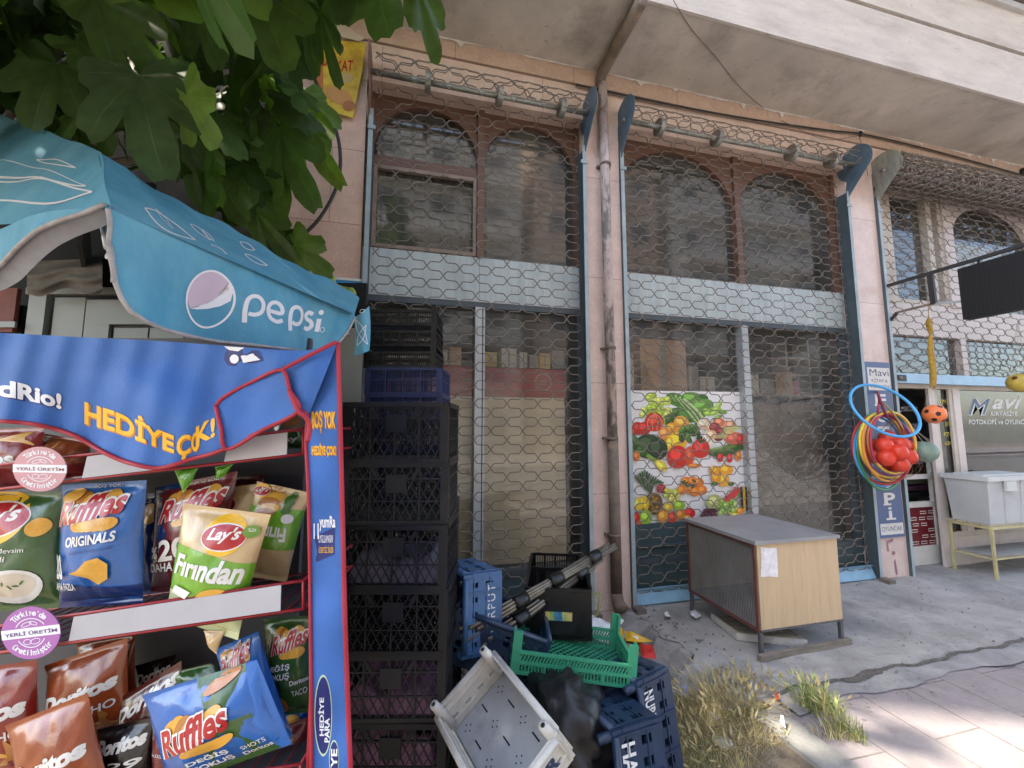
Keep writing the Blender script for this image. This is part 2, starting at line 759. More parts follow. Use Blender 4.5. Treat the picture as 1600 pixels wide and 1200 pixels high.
def ramp(u, v):                            # broken lip sloping down into the dirt
    yy = .0 - 1.22 * u
    x1, _, z1 = edge_x(yy) if yy < 0 else 1.8, 0, 0
    w_ = .20 + .05 * math.sin(u * 9) + .03 * math.sin(u * 31)
    z = -.0 - .22 * v ** 1.3 + .012 * math.sin(u * 37 + v * 5) * (1 if 0 < v < 1 else 0) + .014 * math.sin(u * 71 + v * 9) * v
    if v < .01:
        z = .0
    return (x1 - w_ * v + .0, yy, z)
g.grid(ramp, 60, 8, concrete, flip=True)
def frontlip(u, v):
    xx = edge_x(-1.16) + (14 - edge_x(-1.16)) * u ** 1.8
    return (xx, edge_y(min(xx, 9)) - .02 * v, -.008 - .12 * v)
g.grid(frontlip, 100, 1, concrete, flip=True)
struct('apron', g)
# pavement: cement strip, pink pavers, kerb against the weeds
cement = mat('cement', (.25, .25, .25), rough=.95, var=.25, scale=5, bump=.5, bscale=45, col2=(.36, .35, .33), c2scale=3)
g = MB()
def strip(u, v):
    xx = 2.05 + 12 * u ** 1.8
    y0 = edge_y(min(xx, 9)) + .03
    return (xx, y0 - v * (.17 + .035 * math.sin(xx * 7)), -.012 - .004 * math.sin(xx * 6))
g.grid(strip, 90, 3, cement, flip=True)
struct('cement_strip', g)
g = MB()                                    # dirt gathered in the broken joint
jr = random.Random(4)
jx = np.linspace(2.1, 7, 260)
ja = [(x, edge_y(min(x, 9)) + .004 + jr.uniform(0, .006) + .008 * max(0, math.sin(x * 5)), -.003) for x in jx]
jb = [(x, edge_y(min(x, 9)) - .006 - jr.uniform(0, .01) - .03 * max(0, math.sin(x * 7 + 1)) * (1 if x < 2.9 else .1), -.006) for x in jx]
g.add(ja + jb, [(i, len(jx) + i, len(jx) + i + 1, i + 1) for i in range(len(jx) - 1)], mat('joint_dirt', (.11, .10, .088), rough=1, var=.4, scale=40, bump=1, bscale=80))
struct('joint_dirt', g)
g = MB()
def kx(y):
    return 1.93 + .10 * (y + 1.35) * -.6
def pav(u, v):
    yy = -1.10 - 3.4 * v
    xl = kx(yy) + .06
    xx = xl + (14 - xl) * u ** 1.6
    return (xx, yy, -.02 + .004 * math.sin(xx * 4 + yy * 3))
g.grid(pav, 60, 40, paver, flip=True)
struct('pavement', g)
g = MB()
def kerb_part(y0, y1):
    n = 8
    for i in range(n):
        a, b = y0 + (y1 - y0) * i / n, y0 + (y1 - y0) * (i + 1) / n - .0
        g.add([(kx(a) - .11, a, -.2), (kx(a) - .10, a, -.018), (kx(a) + .062, a, -.012), (kx(b) - .11, b, -.2), (kx(b) - .10, b, -.018), (kx(b) + .062, b, -.012)],
              [(0, 1, 4, 3), (1, 2, 5, 4)], kerbm)
kerb_part(-1.28, -1.9)
kerb_part(-1.905, -2.6)
kerb_part(-2.605, -4.5)
struct('kerb', g)

# ================================================================== THE SHOP BUILDING
marble = jointed('pink_marble', (.56, .37, .285), (.60, .41, .32), 1.05, .62, .0025, rough=.42, mcol=(.17, .11, .085), bump=.05, var=.16,
                 dirt=((.30, .2, .15), 1.3, .52, .82, .8))
marble2 = jointed('ochre_marble', (.52, .375, .285), (.56, .41, .32), 1.1, .62, .0025, rough=.45, mcol=(.2, .12, .09), bump=.05, var=.18,
                  dirt=((.55, .40, .30), 2.2, .55, .8, .6))
marble3 = jointed('pale_marble', (.62, .475, .415), (.65, .505, .445), 1.3, .95, .0025, rough=.42, mcol=(.25, .17, .14), bump=.05, var=.14,
                  dirt=((.33, .24, .2), 1.6, .52, .85, .8))
soffitm = mat('soffit_plaster', (.52, .475, .42), rough=.95, var=.22, scale=1.4, bump=.35, bscale=22, col2=(.2, .175, .15), c2lo=.5, c2hi=.8, c2scale=1.3, speck=((.22, .19, .16), 18, .68))
fasciam = mat('fascia_render', (.62, .57, .52), rough=.95, var=.12, scale=4, bump=.7, bscale=60, col2=(.42, .37, .34), c2lo=.52, c2hi=.8, c2scale=2.5, stretch=(.5, 1, 2), speck=((.40, .36, .33), 22, .64))
whitem = mat('white_caulk', (.7, .66, .6), rough=.9)
groovem = mat('groove', (.1, .075, .06), rough=.9)
tanf = mat('tan_frame', (.26, .19, .145), rough=.5, var=.2, scale=6)
brownf = mat('brown_frame', (.15, .078, .052), rough=.5, var=.25, scale=5, stretch=(1, 1, 6))
alum = mat('aluminium_frame', (.44, .47, .48), rough=.4, metal=.3, var=.15, scale=5)
teal = mat('teal_panel', (.055, .09, .095), rough=.5, var=.25, scale=3)
palepanel = mat('pale_blue_panel', (.45, .51, .505), rough=.45, var=.12, scale=3, col2=(.27, .32, .32), c2lo=.5, c2hi=.8, c2scale=2.5, stretch=(5, 1, .8), speck=((.2, .17, .13), 9, .70))
bluepaint = mat('blue_paint', (.17, .30, .40), rough=.5, var=.2, scale=7, col2=(.24, .27, .26), c2lo=.6, c2hi=.75, c2scale=9)
greypaint = mat('grey_guide', (.30, .37, .39), rough=.5, var=.2, scale=6)
creamf = mat('cream_frame', (.52, .45, .38), rough=.5, var=.15, scale=6)
pinkpanel = mat('pink_panel', (.58, .50, .46), rough=.45, var=.1, scale=5)
glassm = glass('shop_glass', (.95, .96, .95), refl=1.65, rough=.05, dirt=.14)
glassd = glass('upper_glass', (.74, .75, .74), refl=1.8, rough=.06, dirt=.14)
inwall = mat('inner_wall', (.20, .19, .17), rough=.9)
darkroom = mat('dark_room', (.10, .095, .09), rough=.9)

B = thing('shop_building', 'pink marble shop building with grilled windows under a plaster balcony', 'building', (2.5, 0, 0))
TOPZ, SOF = 4.36, 4.87
m = MB(); m.box((-1.02, 0, -.3), (-.41, .30, TOPZ), marble); part('side_wall', m, B)
m = MB(); m.box((-7, .03, -.3), (-1.022, .30, TOPZ), mat('shade_dark_wall', (.10, .08, .065), rough=.95, var=.4, scale=3, bump=.6)); part('shade_dark_wall', m, B)  # dark colour stands in for the deep shade behind the fig leaves
m = MB(); m.box((1.50, .0, -.3), (1.845, .30, TOPZ), marble3)
part('pilaster', m, B)
m = MB(); m.box((4.60, .0, -.3), (5.0, .30, TOPZ), marble3); part('pilaster', m, B)
m = MB(); m.box((8.6, .0, -.3), (14, .30, TOPZ), marble3); part('side_wall', m, B)
peach = jointed('peach_marble', (.63, .48, .40), (.67, .52, .43), 1.4, 1.2, .0025, rough=.42, mcol=(.25, .17, .14), bump=.05, var=.14, dirt=((.45, .31, .23), 1.2, .5, .85, .8))
m = MB(); m.box((-7, .0, TOPZ), (14, .30, 4.69), peach)
m.box((-7, .012, 4.69), (14, .30, 4.705), groovem)
m.box((-7, -.012, 4.705), (14, .30, SOF - .001), marble2)
part('frieze', m, B)
m = MB()                                    # ragged caulk where wall and soffit meet, one strip
cx = np.arange(-.6, 9, .035)
lo = [SOF - .004 - max(0, .008 + .008 * math.sin(x * 7) + rnd.uniform(-.008, .006)) - (rnd.uniform(.02, .07) if rnd.random() < .05 else 0) for x in cx]
n = len(cx)
m.add([(x, -.02, SOF - .001) for x in cx] + [(x, -.02, z) for x, z in zip(cx, lo)], [(i + 1, i, n + i, n + i + 1) for i in range(n - 1)], whitem)
part('caulk', m, B)
m = MB(); m.box((-7, -.70, SOF), (14, .30, SOF + .12), soffitm); part('soffit', m, B)
m = MB()
m.box((-7, -.725, SOF - .012), (14, -.702, 5.415), fasciam)
part('balcony_fascia', m, B)
m = MB(); m.box((-7, -.665, 5.415), (14, -.55, 5.47), groovem); part('groove_strip', m, B)
m = MB(); m.box((-7, -.72, 5.47), (14, -.55, 5.93), fasciam); part('parapet', m, B)
m = MB()
m.box((-7, -.70, 5.93), (14, .3, 5.98), soffitm)
m.box((-7, -.45, 5.98), (5.6, -.15, 7.2), fasciam)
m.box((9.6, -.45, 5.98), (14, -.15, 7.2), fasciam)
m.box((-7, -.45, 7.2), (14, -.15, 7.6), fasciam)
m.box((-7, .305, 7.5), (14, 9, 7.9), soffitm); m.box((-7, -.15, 7.3), (14, .3, 7.6), soffitm)
m.prism([(-7, .3, 7.62), (-7, -.25, 7.62), (-3.5, -.3, 7.62), (-1.5, -1.15, 7.62), (2.6, -2.7, 7.62), (14, -2.7, 7.62), (14, .3, 7.62)], (0, 0, .25), soffitm)  # unseen slanted slab added to shape the shadow edge on the ground
part('upper_wall_shade_slab', m, B)
m = MB()
sillm = mat('metal_sill', (.5, .49, .47), rough=.5, metal=.2)
m.box((5.3, -.76, 5.93), (10.2, -.70, 6.0), sillm)
m.box((5.55, -.74, 6.0), (5.62, -.66, 7.2), whitem); m.box((6.6, -.74, 6.0), (6.68, -.66, 7.2), whitem)
uw = part('upper_window', m, B)
m = MB(); m.box((5.62, -.71, 6.0), (9.9, -.69, 7.2), glass('sky_glass', (.35, .45, .5), refl=2.2)); part('pane', m, uw)

# interior of the three shops
m = MB()
m.box((-7, 3.4, -.2), (14, 3.5, 4.7), inwall)
m.box((-7, .31, -.06), (14, 3.4, -.02), mat('inner_floor', (.2, .18, .16), rough=.6))
m.box((-7, .31, 4.6), (14, 3.4, 4.68), inwall)
m.box((1.6, .31, -.02), (1.72, 3.4, 4.6), inwall)
m.box((4.75, .31, -.02), (4.85, 3.4, 4.6), inwall)
m.box((-.6, .31, -.02), (-.5, 3.4, 4.6), inwall); m.box((8.7, .31, -.02), (8.8, 3.4, 4.6), inwall)
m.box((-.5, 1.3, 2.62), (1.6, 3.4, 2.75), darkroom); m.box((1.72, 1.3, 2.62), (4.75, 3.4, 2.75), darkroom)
part('interior', m, B)

# ---- windows
def spandrel(mb, x0, x1, zs, zt, y0, y1, mt, n=20):   # flat board with an arch cut out of it
    cx_, rx = (x0 + x1) / 2, (x1 - x0) / 2
    H = zt - zs - .06
    top, bot = [], []
    for i in range(n + 1):
        a = math.pi * i / n
        xx = cx_ - rx * math.cos(a)
        bot.append((xx, zs + H * math.sin(a) ** .8))
        top.append((xx, zt))
    for y, fl in ((y0, False), (y1, True)):
        vs = [(p[0], y, p[1]) for p in bot] + [(p[0], y, p[1]) for p in top]
        fs = [(i, i + 1, n + 2 + i, n + 1 + i) for i in range(n)]
        mb.add(vs, [f[::-1] for f in fs] if fl else fs, mt)
    vs = [(p[0], y0, p[1]) for p in bot] + [(p[0], y1, p[1]) for p in bot]
    mb.add(vs, [(i, n + 1 + i, n + 2 + i, i + 1) for i in range(n)], mt, True)

def rect(mb, x0, x1, z0, z1, w_, y0, y1, mt):          # a frame of four butted bars
    mb.box((x0, y0, z0), (x0 + w_, y1, z1), mt); mb.box((x1 - w_, y0, z0), (x1, y1, z1), mt)
    mb.box((x0 + w_, y0, z0), (x1 - w_, y1, z0 + w_), mt); mb.box((x0 + w_, y0, z1 - w_), (x1 - w_, y1, z1), mt)

# shop 1, upper
zt, zb = TOPZ, 2.985
m = MB()
m.box((-.41, .12, zb), (-.36, .2, zt), brownf); m.box((1.45, .12, zb), (1.50, .2, zt), brownf)
m.box((.525, .11, zb), (.585, .2, zt), brownf)
spandrel(m, -.36, .525, 3.80, zt, .14, .18, brownf); spandrel(m, .585, 1.45, 3.80, zt, .14, .18, brownf)
m.box((-.36, .13, 3.72), (.525, .19, 3.80), brownf)
rect(m, -.35, .52, zb + .01, 3.715, .03, .125, .17, tanf)
w1 = part('upper_window', m, B)
m = MB(); m.ngon([(-.36, .185, zb), (.525, .185, zb), (.525, .185, zt - .02), (-.36, .185, zt - .02)], glassd); m.ngon([(.585, .185, zb), (1.45, .185, zb), (1.45, .185, zt - .02), (.585, .185, zt - .02)], glassd)
part('pane', m, w1)
m = MB(); m.box((-.41, .13, 2.6), (.55, .2, 2.985), palepanel); m.box((.553, .13, 2.6), (1.5, .2, 2.985), palepanel)
m.box((-.41, .115, 2.585), (1.5, .2, 2.60), alum)
part('spandrel_panel', m, B)
# shop 1, lower
m = MB()
rect(m, -.41, 1.5, .30, 2.585, .05, .12, .2, mat('dark_jamb', (.07, .09, .10), rough=.5))
m.box((.515, .10, .35), (.575, .2, 2.535), alum); m.box((.585, .11, .35), (.60, .2, 2.535), alum)
m.box((-.41, .13, -.05), (1.5, .2, .30), teal)
w1 = part('lower_window', m, B)
m = MB(); m.ngon([(-.36, .185, .35), (.515, .185, .35), (.515, .185, 2.535), (-.36, .185, 2.535)], glassm); m.ngon([(.60, .185, .35), (1.45, .185, .35), (1.45, .185, 2.535), (.60, .185, 2.535)], glassm)
part('pane', m, w1)
# shop 2, upper
zb = 2.985
m = MB()
m.box((1.845, .12, zb), (1.89, .2, zt), brownf); m.box((4.55, .12, zb), (4.60, .2, zt), brownf)
m.box((3.235, .11, zb), (3.30, .2, zt), brownf)
spandrel(m, 1.89, 3.235, 3.66, zt, .14, .18, brownf); spandrel(m, 3.30, 4.55, 3.66, zt, .14, .18, brownf)
w1 = part('upper_window', m, B)
m = MB(); m.ngon([(1.89, .185, zb), (3.235, .185, zb), (3.235, .185, zt - .02), (1.89, .185, zt - .02)], glassd); m.ngon([(3.30, .185, zb), (4.55, .185, zb), (4.55, .185, zt - .02), (3.30, .185, zt - .02)], glassd)
part('pane', m, w1)
m = MB(); m.box((1.845, .13, 2.6), (4.60, .2, 2.985), palepanel); m.box((1.845, .115, 2.585), (4.6, .2, 2.60), alum)
part('spandrel_panel', m, B)
m = MB()
rect(m, 1.845, 4.60, .30, 2.585, .05, .12, .2, MATS['dark_jamb'])
m.box((3.215, .10, .35), (3.275, .2, 2.535), alum); m.box((3.285, .11, .35), (3.30, .2, 2.535), alum)
m.box((1.845, .13, -.05), (4.6, .2, .30), teal)
m.box((1.895, .14, .35), (3.215, .183, .64), teal)
m.box((1.895, .12, .44), (3.215, .14, .46), MATS['dark_jamb'])
w2 = part('lower_window', m, B)
m = MB(); m.ngon([(1.895, .185, .645), (3.215, .185, .645), (3.215, .185, 2.535), (1.895, .185, 2.535)], glassm); m.ngon([(3.30, .185, .35), (4.55, .185, .35), (4.55, .185, 2.535), (3.30, .185, 2.535)], glassm)
part('pane', m, w2)
# shop 3: cream frames, door opening, shop window
m = MB()
zb = 2.93
m.box((5.0, .10, zb), (5.36, .2, zt), creamf)
rect(m, 5.36, 6.24, zb, zt - .03, .06, .12, .2, creamf)
m.box((5.98, .11, zb + .06), (6.06, .19, zt - .09), creamf)
m.box((6.24, .10, zb), (6.40, .2, zt), pinkpanel)
spandrel(m, 6.40, 7.85, 3.7, zt, .13, .18, pinkpanel)
m.box((7.85, .1, zb), (8.0, .2, zt), pinkpanel); m.box((8.0, .12, zb), (8.6, .2, zt), creamf)
w3 = part('upper_window', m, B)
m = MB(); m.ngon([(5.42, .185, zb), (6.24, .185, zb), (6.24, .185, zt - .03), (5.42, .185, zt - .03)], glassm); m.ngon([(6.40, .185, zb), (7.85, .185, zb), (7.85, .185, zt - .02), (6.40, .185, zt - .02)], glassm)
part('pane', m, w3)
m = MB(); m.box((5.0, .12, 2.56), (8.6, .2, zb), pinkpanel); part('spandrel_panel', m, B)
m = MB()
m.box((5.0, .12, 2.0), (5.06, .2, 2.56), creamf); m.box((6.33, .11, 2.0), (6.42, .2, 2.56), pinkpanel)
m.box((5.0, .10, 1.95), (8.6, .2, 2.0), creamf)
w3 = part('transom_window', m, B)
m = MB(); m.ngon([(5.06, .175, 2.0), (6.33, .175, 2.0), (6.33, .175, 2.56), (5.06, .175, 2.56)], glassm); m.ngon([(6.42, .175, 2.0), (8.6, .175, 2.0), (8.6, .175, 2.56), (6.42, .175, 2.56)], glassm); part('pane', m, w3)
m = MB()
m.box((5.70, .10, -.02), (5.79, .13, 1.95), pinkpanel)
m.box((5.79, .105, .36), (5.83, .14, 1.95), creamf); m.box((6.085, .10, .36), (6.19, .14, 1.95), pinkpanel); m.box((6.03, .108, .36), (6.085, .13, 1.95), creamf)
m.box((5.79, .105, .30), (8.6, .14, .36), creamf)
m.box((5.79, .12, -.05), (6.6, .17, .30), pinkpanel); m.box((6.604, .12, -.05), (7.6, .17, .30), pinkpanel); m.box((7.604, .12, -.05), (8.6, .17, .30), pinkpanel)
m.bar((6.19, .10, 1.20), (8.6, .10, 1.22), .012, .012, groovem); m.bar((6.19, .10, .92), (7.6, .10, .92), .008, .008, groovem)
w3 = part('lower_window', m, B)
m = MB(); m.ngon([(5.83, .145, .36), (6.03, .145, .36), (6.03, .145, 1.95), (5.83, .145, 1.95)], glassm); m.ngon([(6.19, .145, .36), (8.6, .145, .36), (8.6, .145, 1.95), (6.19, .145, 1.95)], glassm); pane3 = part('pane', m, w3)
# writing on the panes
yel = c('yellow_letters', 225, 205, 90); silv = c('silver_letters', 205, 205, 200); navy = c('navy_letters', 62, 84, 120)
m = MB()
fn = lambda u, v, off=0.: F(u, v, .143 - off)
for s_, x0, x1, y0, y1 in (('MAVİ', 1468, 1493, 621, 632), ('KİTAP ve', 1470, 1493, 637, 645), ('KIRTASİYE', 1471, 1495, 647, 654), ('OYUNCAK', 1473, 1495, 659, 666), ('FOTOKOPİ', 1471, 1495, 673, 682), ('ÇEKİLİR', 1473, 1493, 688, 696)):
    write(m, s_, fn, (x0 + 4, y1, x1 + 4, y0), yel, bold=.01)
write(m, 'M', fn, (1512, 649, 1548, 622), silv, bold=.04, shear=.3)
write(m, 'M', fn, (1513, 648, 1547, 623), navy, bold=.0, shear=.3, off=.001)
write(m, 'avi', fn, (1550, 639, 1597, 618), silv, bold=.02, shear=.3)
write(m, 'KIRTASİYE', fn, (1548, 650, 1590, 641), silv, bold=.01)
write(m, 'FOTOKOPİ ve OYUNCAK', fn, (1514, 663, 1612, 653), silv, bold=.01)
part('window_lettering', m, pane3)

# the lower part of the door leaf with the drawers behind it
m = MB()
wdoor = mat('white_door', (.62, .60, .56), rough=.45, var=.12, scale=6)
DO = lambda u, v, off=0.: np.array((5.26 + .69 * u, .21 - off, v))
def dbox(u0, v0, u1, v1, mt, t=.04):
    a = DO(u0, v0); b = DO(u1, v0)
    m.obox(a, b - a, (0, t, 0), (0, 0, v1 - v0), mt)
dbox(.78, .0, 1, 1.22, wdoor); dbox(.0, .0, .78, .20, wdoor); dbox(.0, .62, .78, .68, wdoor); dbox(.0, .93, .78, .98, wdoor); dbox(.0, 1.17, .78, 1.22, wdoor); dbox(.0, .2, .05, .62, wdoor)
d_ = part('door', m, B)
m = MB()
drm = c('maroon_drawer', 105, 20, 30)
tagm = c('paper_tag', 225, 220, 210)
a = DO(.05, .20, -.02); b = DO(.78, .20, -.02)
m.obox(a, b - a, (0, .3, 0), (0, 0, .42), drm)
ff = lambda u, v, off=0.: DO(.05 + .73 * u, .20 + .42 * v, -.018 + off)
for r_ in range(6):
    for q_ in range(4):
        if (r_ * 3 + q_ * 5) % 4 == 0:
            continue
        u_ = .04 + .25 * q_ + .05 * (r_ % 2); v_ = .05 + .155 * r_
        stroke(m, [(u_, v_), (u_ + .17, v_), (u_ + .17, v_ + .06), (u_, v_ + .06)], .018, ff, tagm, .002, closed=True)
part('drawer_front', m, d_)
black = mat('black_stuff', (.012, .012, .013), rough=.5, var=.3)
# goods behind the door glass
def shelf_box(p0, p1, mt, label, cat='box', group=None, name='box'):
    q = MB(); q.box(p0, p1, mt)
    a, b_ = np.minimum(p0, p1), np.maximum(p0, p1)
    q.box((a[0] - .002, a[1] - .002, b_[2]), (b_[0] + .002, b_[1] + .002, b_[2] + .006), mt)
    return q
m = MB()
for k in range(8):
    z0 = 1.06 + .105 * k
    m.box((5.62, .40, z0), (6.12, .60, z0 + .095), black)
    m.box((5.74, .392, z0 + .015), (5.98, .40, z0 + .075), c('grey_tag', 150, 152, 158) if k % 2 == 0 else black)
    if k % 2 == 0:
        m.box((5.82, .388, z0 + .03), (5.88, .392, z0 + .06), c('dark_tag', 70, 72, 78))
for k in range(3):
    m.box((5.40, .36, .70 + .075 * k), (6.0, .60, .755 + .075 * k), [black, c('plum', 70, 40, 60), c('olive', 70, 75, 60)][k])
m.box((5.40, .36, 1.0), (5.46, .6, 1.9), black); m.box((5.36, .62, -.02), (6.2, .64, 1.98), black)
for i in range(26):
    m.ball((5.56 + rnd.uniform(-.07, .07), .33 + rnd.uniform(-.03, .03), 1.55 + rnd.uniform(-.18, .22)), rnd.uniform(.015, .035), mat('crinkled_foil', (.35, .35, .37), rough=.2, metal=1, bump=1, bscale=30) if i % 4 == 0 else black, 7, 5)
solo('goods_shelf', m, 'dark shelf of small boxes and foil packs seen through the open doorway', 'shelf')

# things seen behind the first shop's glass
beige = mat('beige_blind', (.84, .79, .64), rough=.8, var=.12, scale=3, col2=(.55, .48, .36), c2lo=.55, c2hi=.8, c2scale=2.2)
redband = mat('red_band', (.44, .09, .075), rough=.7, var=.2, scale=4)
m = MB()
def blind(x0, x1):
    def f(u, v):
        return (x0 + (x1 - x0) * u, .235 + .006 * math.sin(v * 40) + .008 * math.sin(u * 5 + x0), .36 + 1.42 * v)
    return f
m.grid(blind(-.35, .52), 8, 60, beige); m.grid(blind(.595, 1.36), 8, 60, beige)
for z_ in (.62, 1.02, 1.36):
    m.box((-.35, .222, z_), (.52, .228, z_ + .012), beige); m.box((.6, .222, z_), (1.36, .228, z_ + .012), beige)
solo('window_blind', m, 'beige cloth blind behind the lower panes of the first shop', 'blind')
m = MB(); m.box((-.35, .24, 1.785), (1.38, .29, 2.04), redband)
fr_ = lambda u, v, off=0.: np.array((u, .238, v))
wl = c('faded_white', 190, 150, 140)
stroke(m, ellipse(1.16, 1.92, .075, .075), .014, fr_, wl, 0, closed=True)
for z_ in (1.9, 1.93):
    stroke(m, [(1.13, z_), (1.19, z_ + .005)], .01, fr_, wl, 0)
solo('shelf_band', m, 'faded red shelf front across the first shop window', 'shelf')
cartons = [c('carton_white', 205, 200, 190), c('carton_yellow', 205, 175, 70), c('carton_brown', 165, 130, 95, var=.15), c('carton_grey', 150, 150, 145), c('carton_tan', 190, 150, 110, var=.15), c('carton_pink', 190, 90, 120)]
def carton(x0, x1, y0, y1, z0, z1, mt, label):
    m = MB(); m.box((x0, y0, z0), (x1, y1, z1), mt)
    m.box((x0 + (x1 - x0) * .42, y0 - .002, z0 + .01), (x0 + (x1 - x0) * .55, y0, z1), cartons[3])
    m.box((x0, y0, z1), (x1, y0 + .008, z1 + .012), mt)
    solo('carton', m, label, 'box', 'cartons behind the shop glass')
z0 = 2.05
for i, (a, b_, h, k) in enumerate([(-.2, -.05, .14, 0), (.02, .12, .17, 3), (.2, .3, .12, 0), (.32, .42, .15, 4)]):
    carton(a, b_, .27, .42, z0, z0 + h, cartons[k], ['small white carton on the red shelf behind the crate stack', 'grey upright carton on the red shelf', 'low white carton left of the first mullion', 'tan carton standing against the first mullion'][i])
for i, (a, b_, h, k) in enumerate([(.62, .74, .12, 1), (.78, .92, .16, 0), (.95, 1.02, .13, 0), (1.04, 1.12, .11, 3), (1.14, 1.24, .13, 1), (1.26, 1.38, .16, 3)]):
    carton(a, b_, .27, .42, z0, z0 + h, cartons[k], ['yellow carton just right of the first mullion', 'tall white carton in the right pane of the first shop', 'narrow white carton on the red shelf', 'low grey carton on the red shelf', 'second yellow carton on the red shelf', 'wide grey carton at the right end of the red shelf'][i])
# second shop: shelf of boxes above the poster
m = MB(); m.box((1.9, .30, 1.84), (3.22, .62, 1.87), mat('shelf_board', (.35, .30, .24), rough=.7)); m.box((3.31, .30, 1.84), (4.54, .62, 1.87), MATS['shelf_board'])
solo('window_shelf', m, 'brown board shelf across the second shop window', 'shelf')
for i, (a, b_, zt_, k) in enumerate([(1.92, 2.12, 2.22, 0), (2.20, 2.72, 2.38, 4), (2.745, 2.86, 2.12, 3), (2.87, 3.05, 2.02, 0), (3.33, 3.60, 2.06, 0), (3.62, 3.80, 2.02, 3), (3.82, 4.05, 2.10, 4), (4.06, 4.14, 2.0, 5)]):
    carton(a, b_, .32, .55, 1.872, zt_, cartons[k], ['white lettered carton at the left end above the fruit poster', 'big tan cardboard box above the fruit poster', 'slim grey carton beside the big tan box', 'short white carton right of the big tan box', 'white carton just right of the second mullion', 'low grey carton in the right pane of the second shop', 'tan carton in the right pane of the second shop', 'small pink carton on the second shop shelf'][i])
m = MB()
for z_ in (2.2, 2.4, 2.6):
    m.box((4.2, .5, z_ - .3), (4.5, .7, z_ - .28), cartons[0])
m.box((4.18, .5, 1.9), (4.2, .7, 2.5), cartons[0]); m.box((4.5, .5, 1.9), (4.52, .7, 2.5), cartons[0])
solo('shelf_unit', m, 'cream shelf unit at the right end of the second shop window', 'shelf')
m = MB(); m.grid(lambda u, v: (3.32 + 1.22 * u, .42 + .02 * math.sin(u * 8) + .01 * math.sin(u * 31), .36 + 1.40 * v), 50, 6, mat('pane_haze_cloth', (.42, .41, .38), rough=.85, var=.2, scale=2, col2=(.25, .24, .22), c2scale=1.6))
solo('haze_backing', m, 'added grey cloth standing in for reflections, lower right pane of second shop', 'cloth')  # added sheet, its grey stands in for reflections that lighten the pane
# blinds of the upper windows
m = MB()
m.grid(lambda u, v: (-.34 + .84 * u, .30 + .012 * math.sin(u * 60), 3.0 + 1.3 * v), 60, 4, mat('dark_curtain', (.20, .185, .17), rough=.9, var=.2, scale=2))
solo('curtain', m, 'dark grey curtain behind the upper left arch of the first shop', 'curtain')
m = MB()
m.grid(lambda u, v: (.64 + .78 * u, .30 + .01 * math.sin(v * 90), 3.0 + 1.3 * v), 4, 90, mat('grey_blind', (.34, .31, .28), rough=.8, var=.15, scale=3))
solo('roller_blind', m, 'grey slatted blind behind the upper right arch of the first shop', 'blind')
m = MB()
m.grid(lambda u, v: (6.42 + 1.4 * u, .34 + .012 * math.sin(u * 70), 2.95 + .95 * v), 70, 3, mat('cream_curtain', (.62, .55, .35), rough=.8, var=.1))
solo('curtain', m, 'cream curtain in the arched window above the dark sign', 'curtain')

# ================================================================== ROLLER GRILLES
wire = mat('grille_wire', (.21, .175, .145), rough=.55, metal=.4, var=.3, scale=12)
PER, ROW = .270, .15
PROF = [(0, 0), (.05, .06), (.17, .40), (.25, .49), (.75, .51), (.83, .60), (.95, .94)]
def curtain(mb, x0, x1, zb_, ztop, yc, tail, r=.0046, n=5, phase=.0, jit=0.):
    """wavy wires; s runs up the curtain; tail(s) bends it over the tube above ztop"""
    nr = int((ztop - zb_) / (ROW / 2)) + tail[0]
    for k in range(nr):
        pts = []
        nh = int((x1 - x0) / (PER / 2)) + 2
        for j in range(-1, nh + 1):
            flip = (j + k) % 2
            for (a, b_) in PROF:
                xx = x0 + phase + (j + a) * PER / 2
                bb = 1 - b_ if flip else b_
                bb = .045 + .91 * bb
                if x0 <= xx <= x1:
                    s_ = zb_ + (k + bb) * ROW / 2
                    y, z = (yc, s_) if s_ <= ztop else tail[1](s_ - ztop)
                    pts.append((xx, y + rnd.uniform(-jit, jit), z + rnd.uniform(-jit, jit)))
        if len(pts) > 2:
            mb.tube(pts, r, wire, n=n, cap=False)

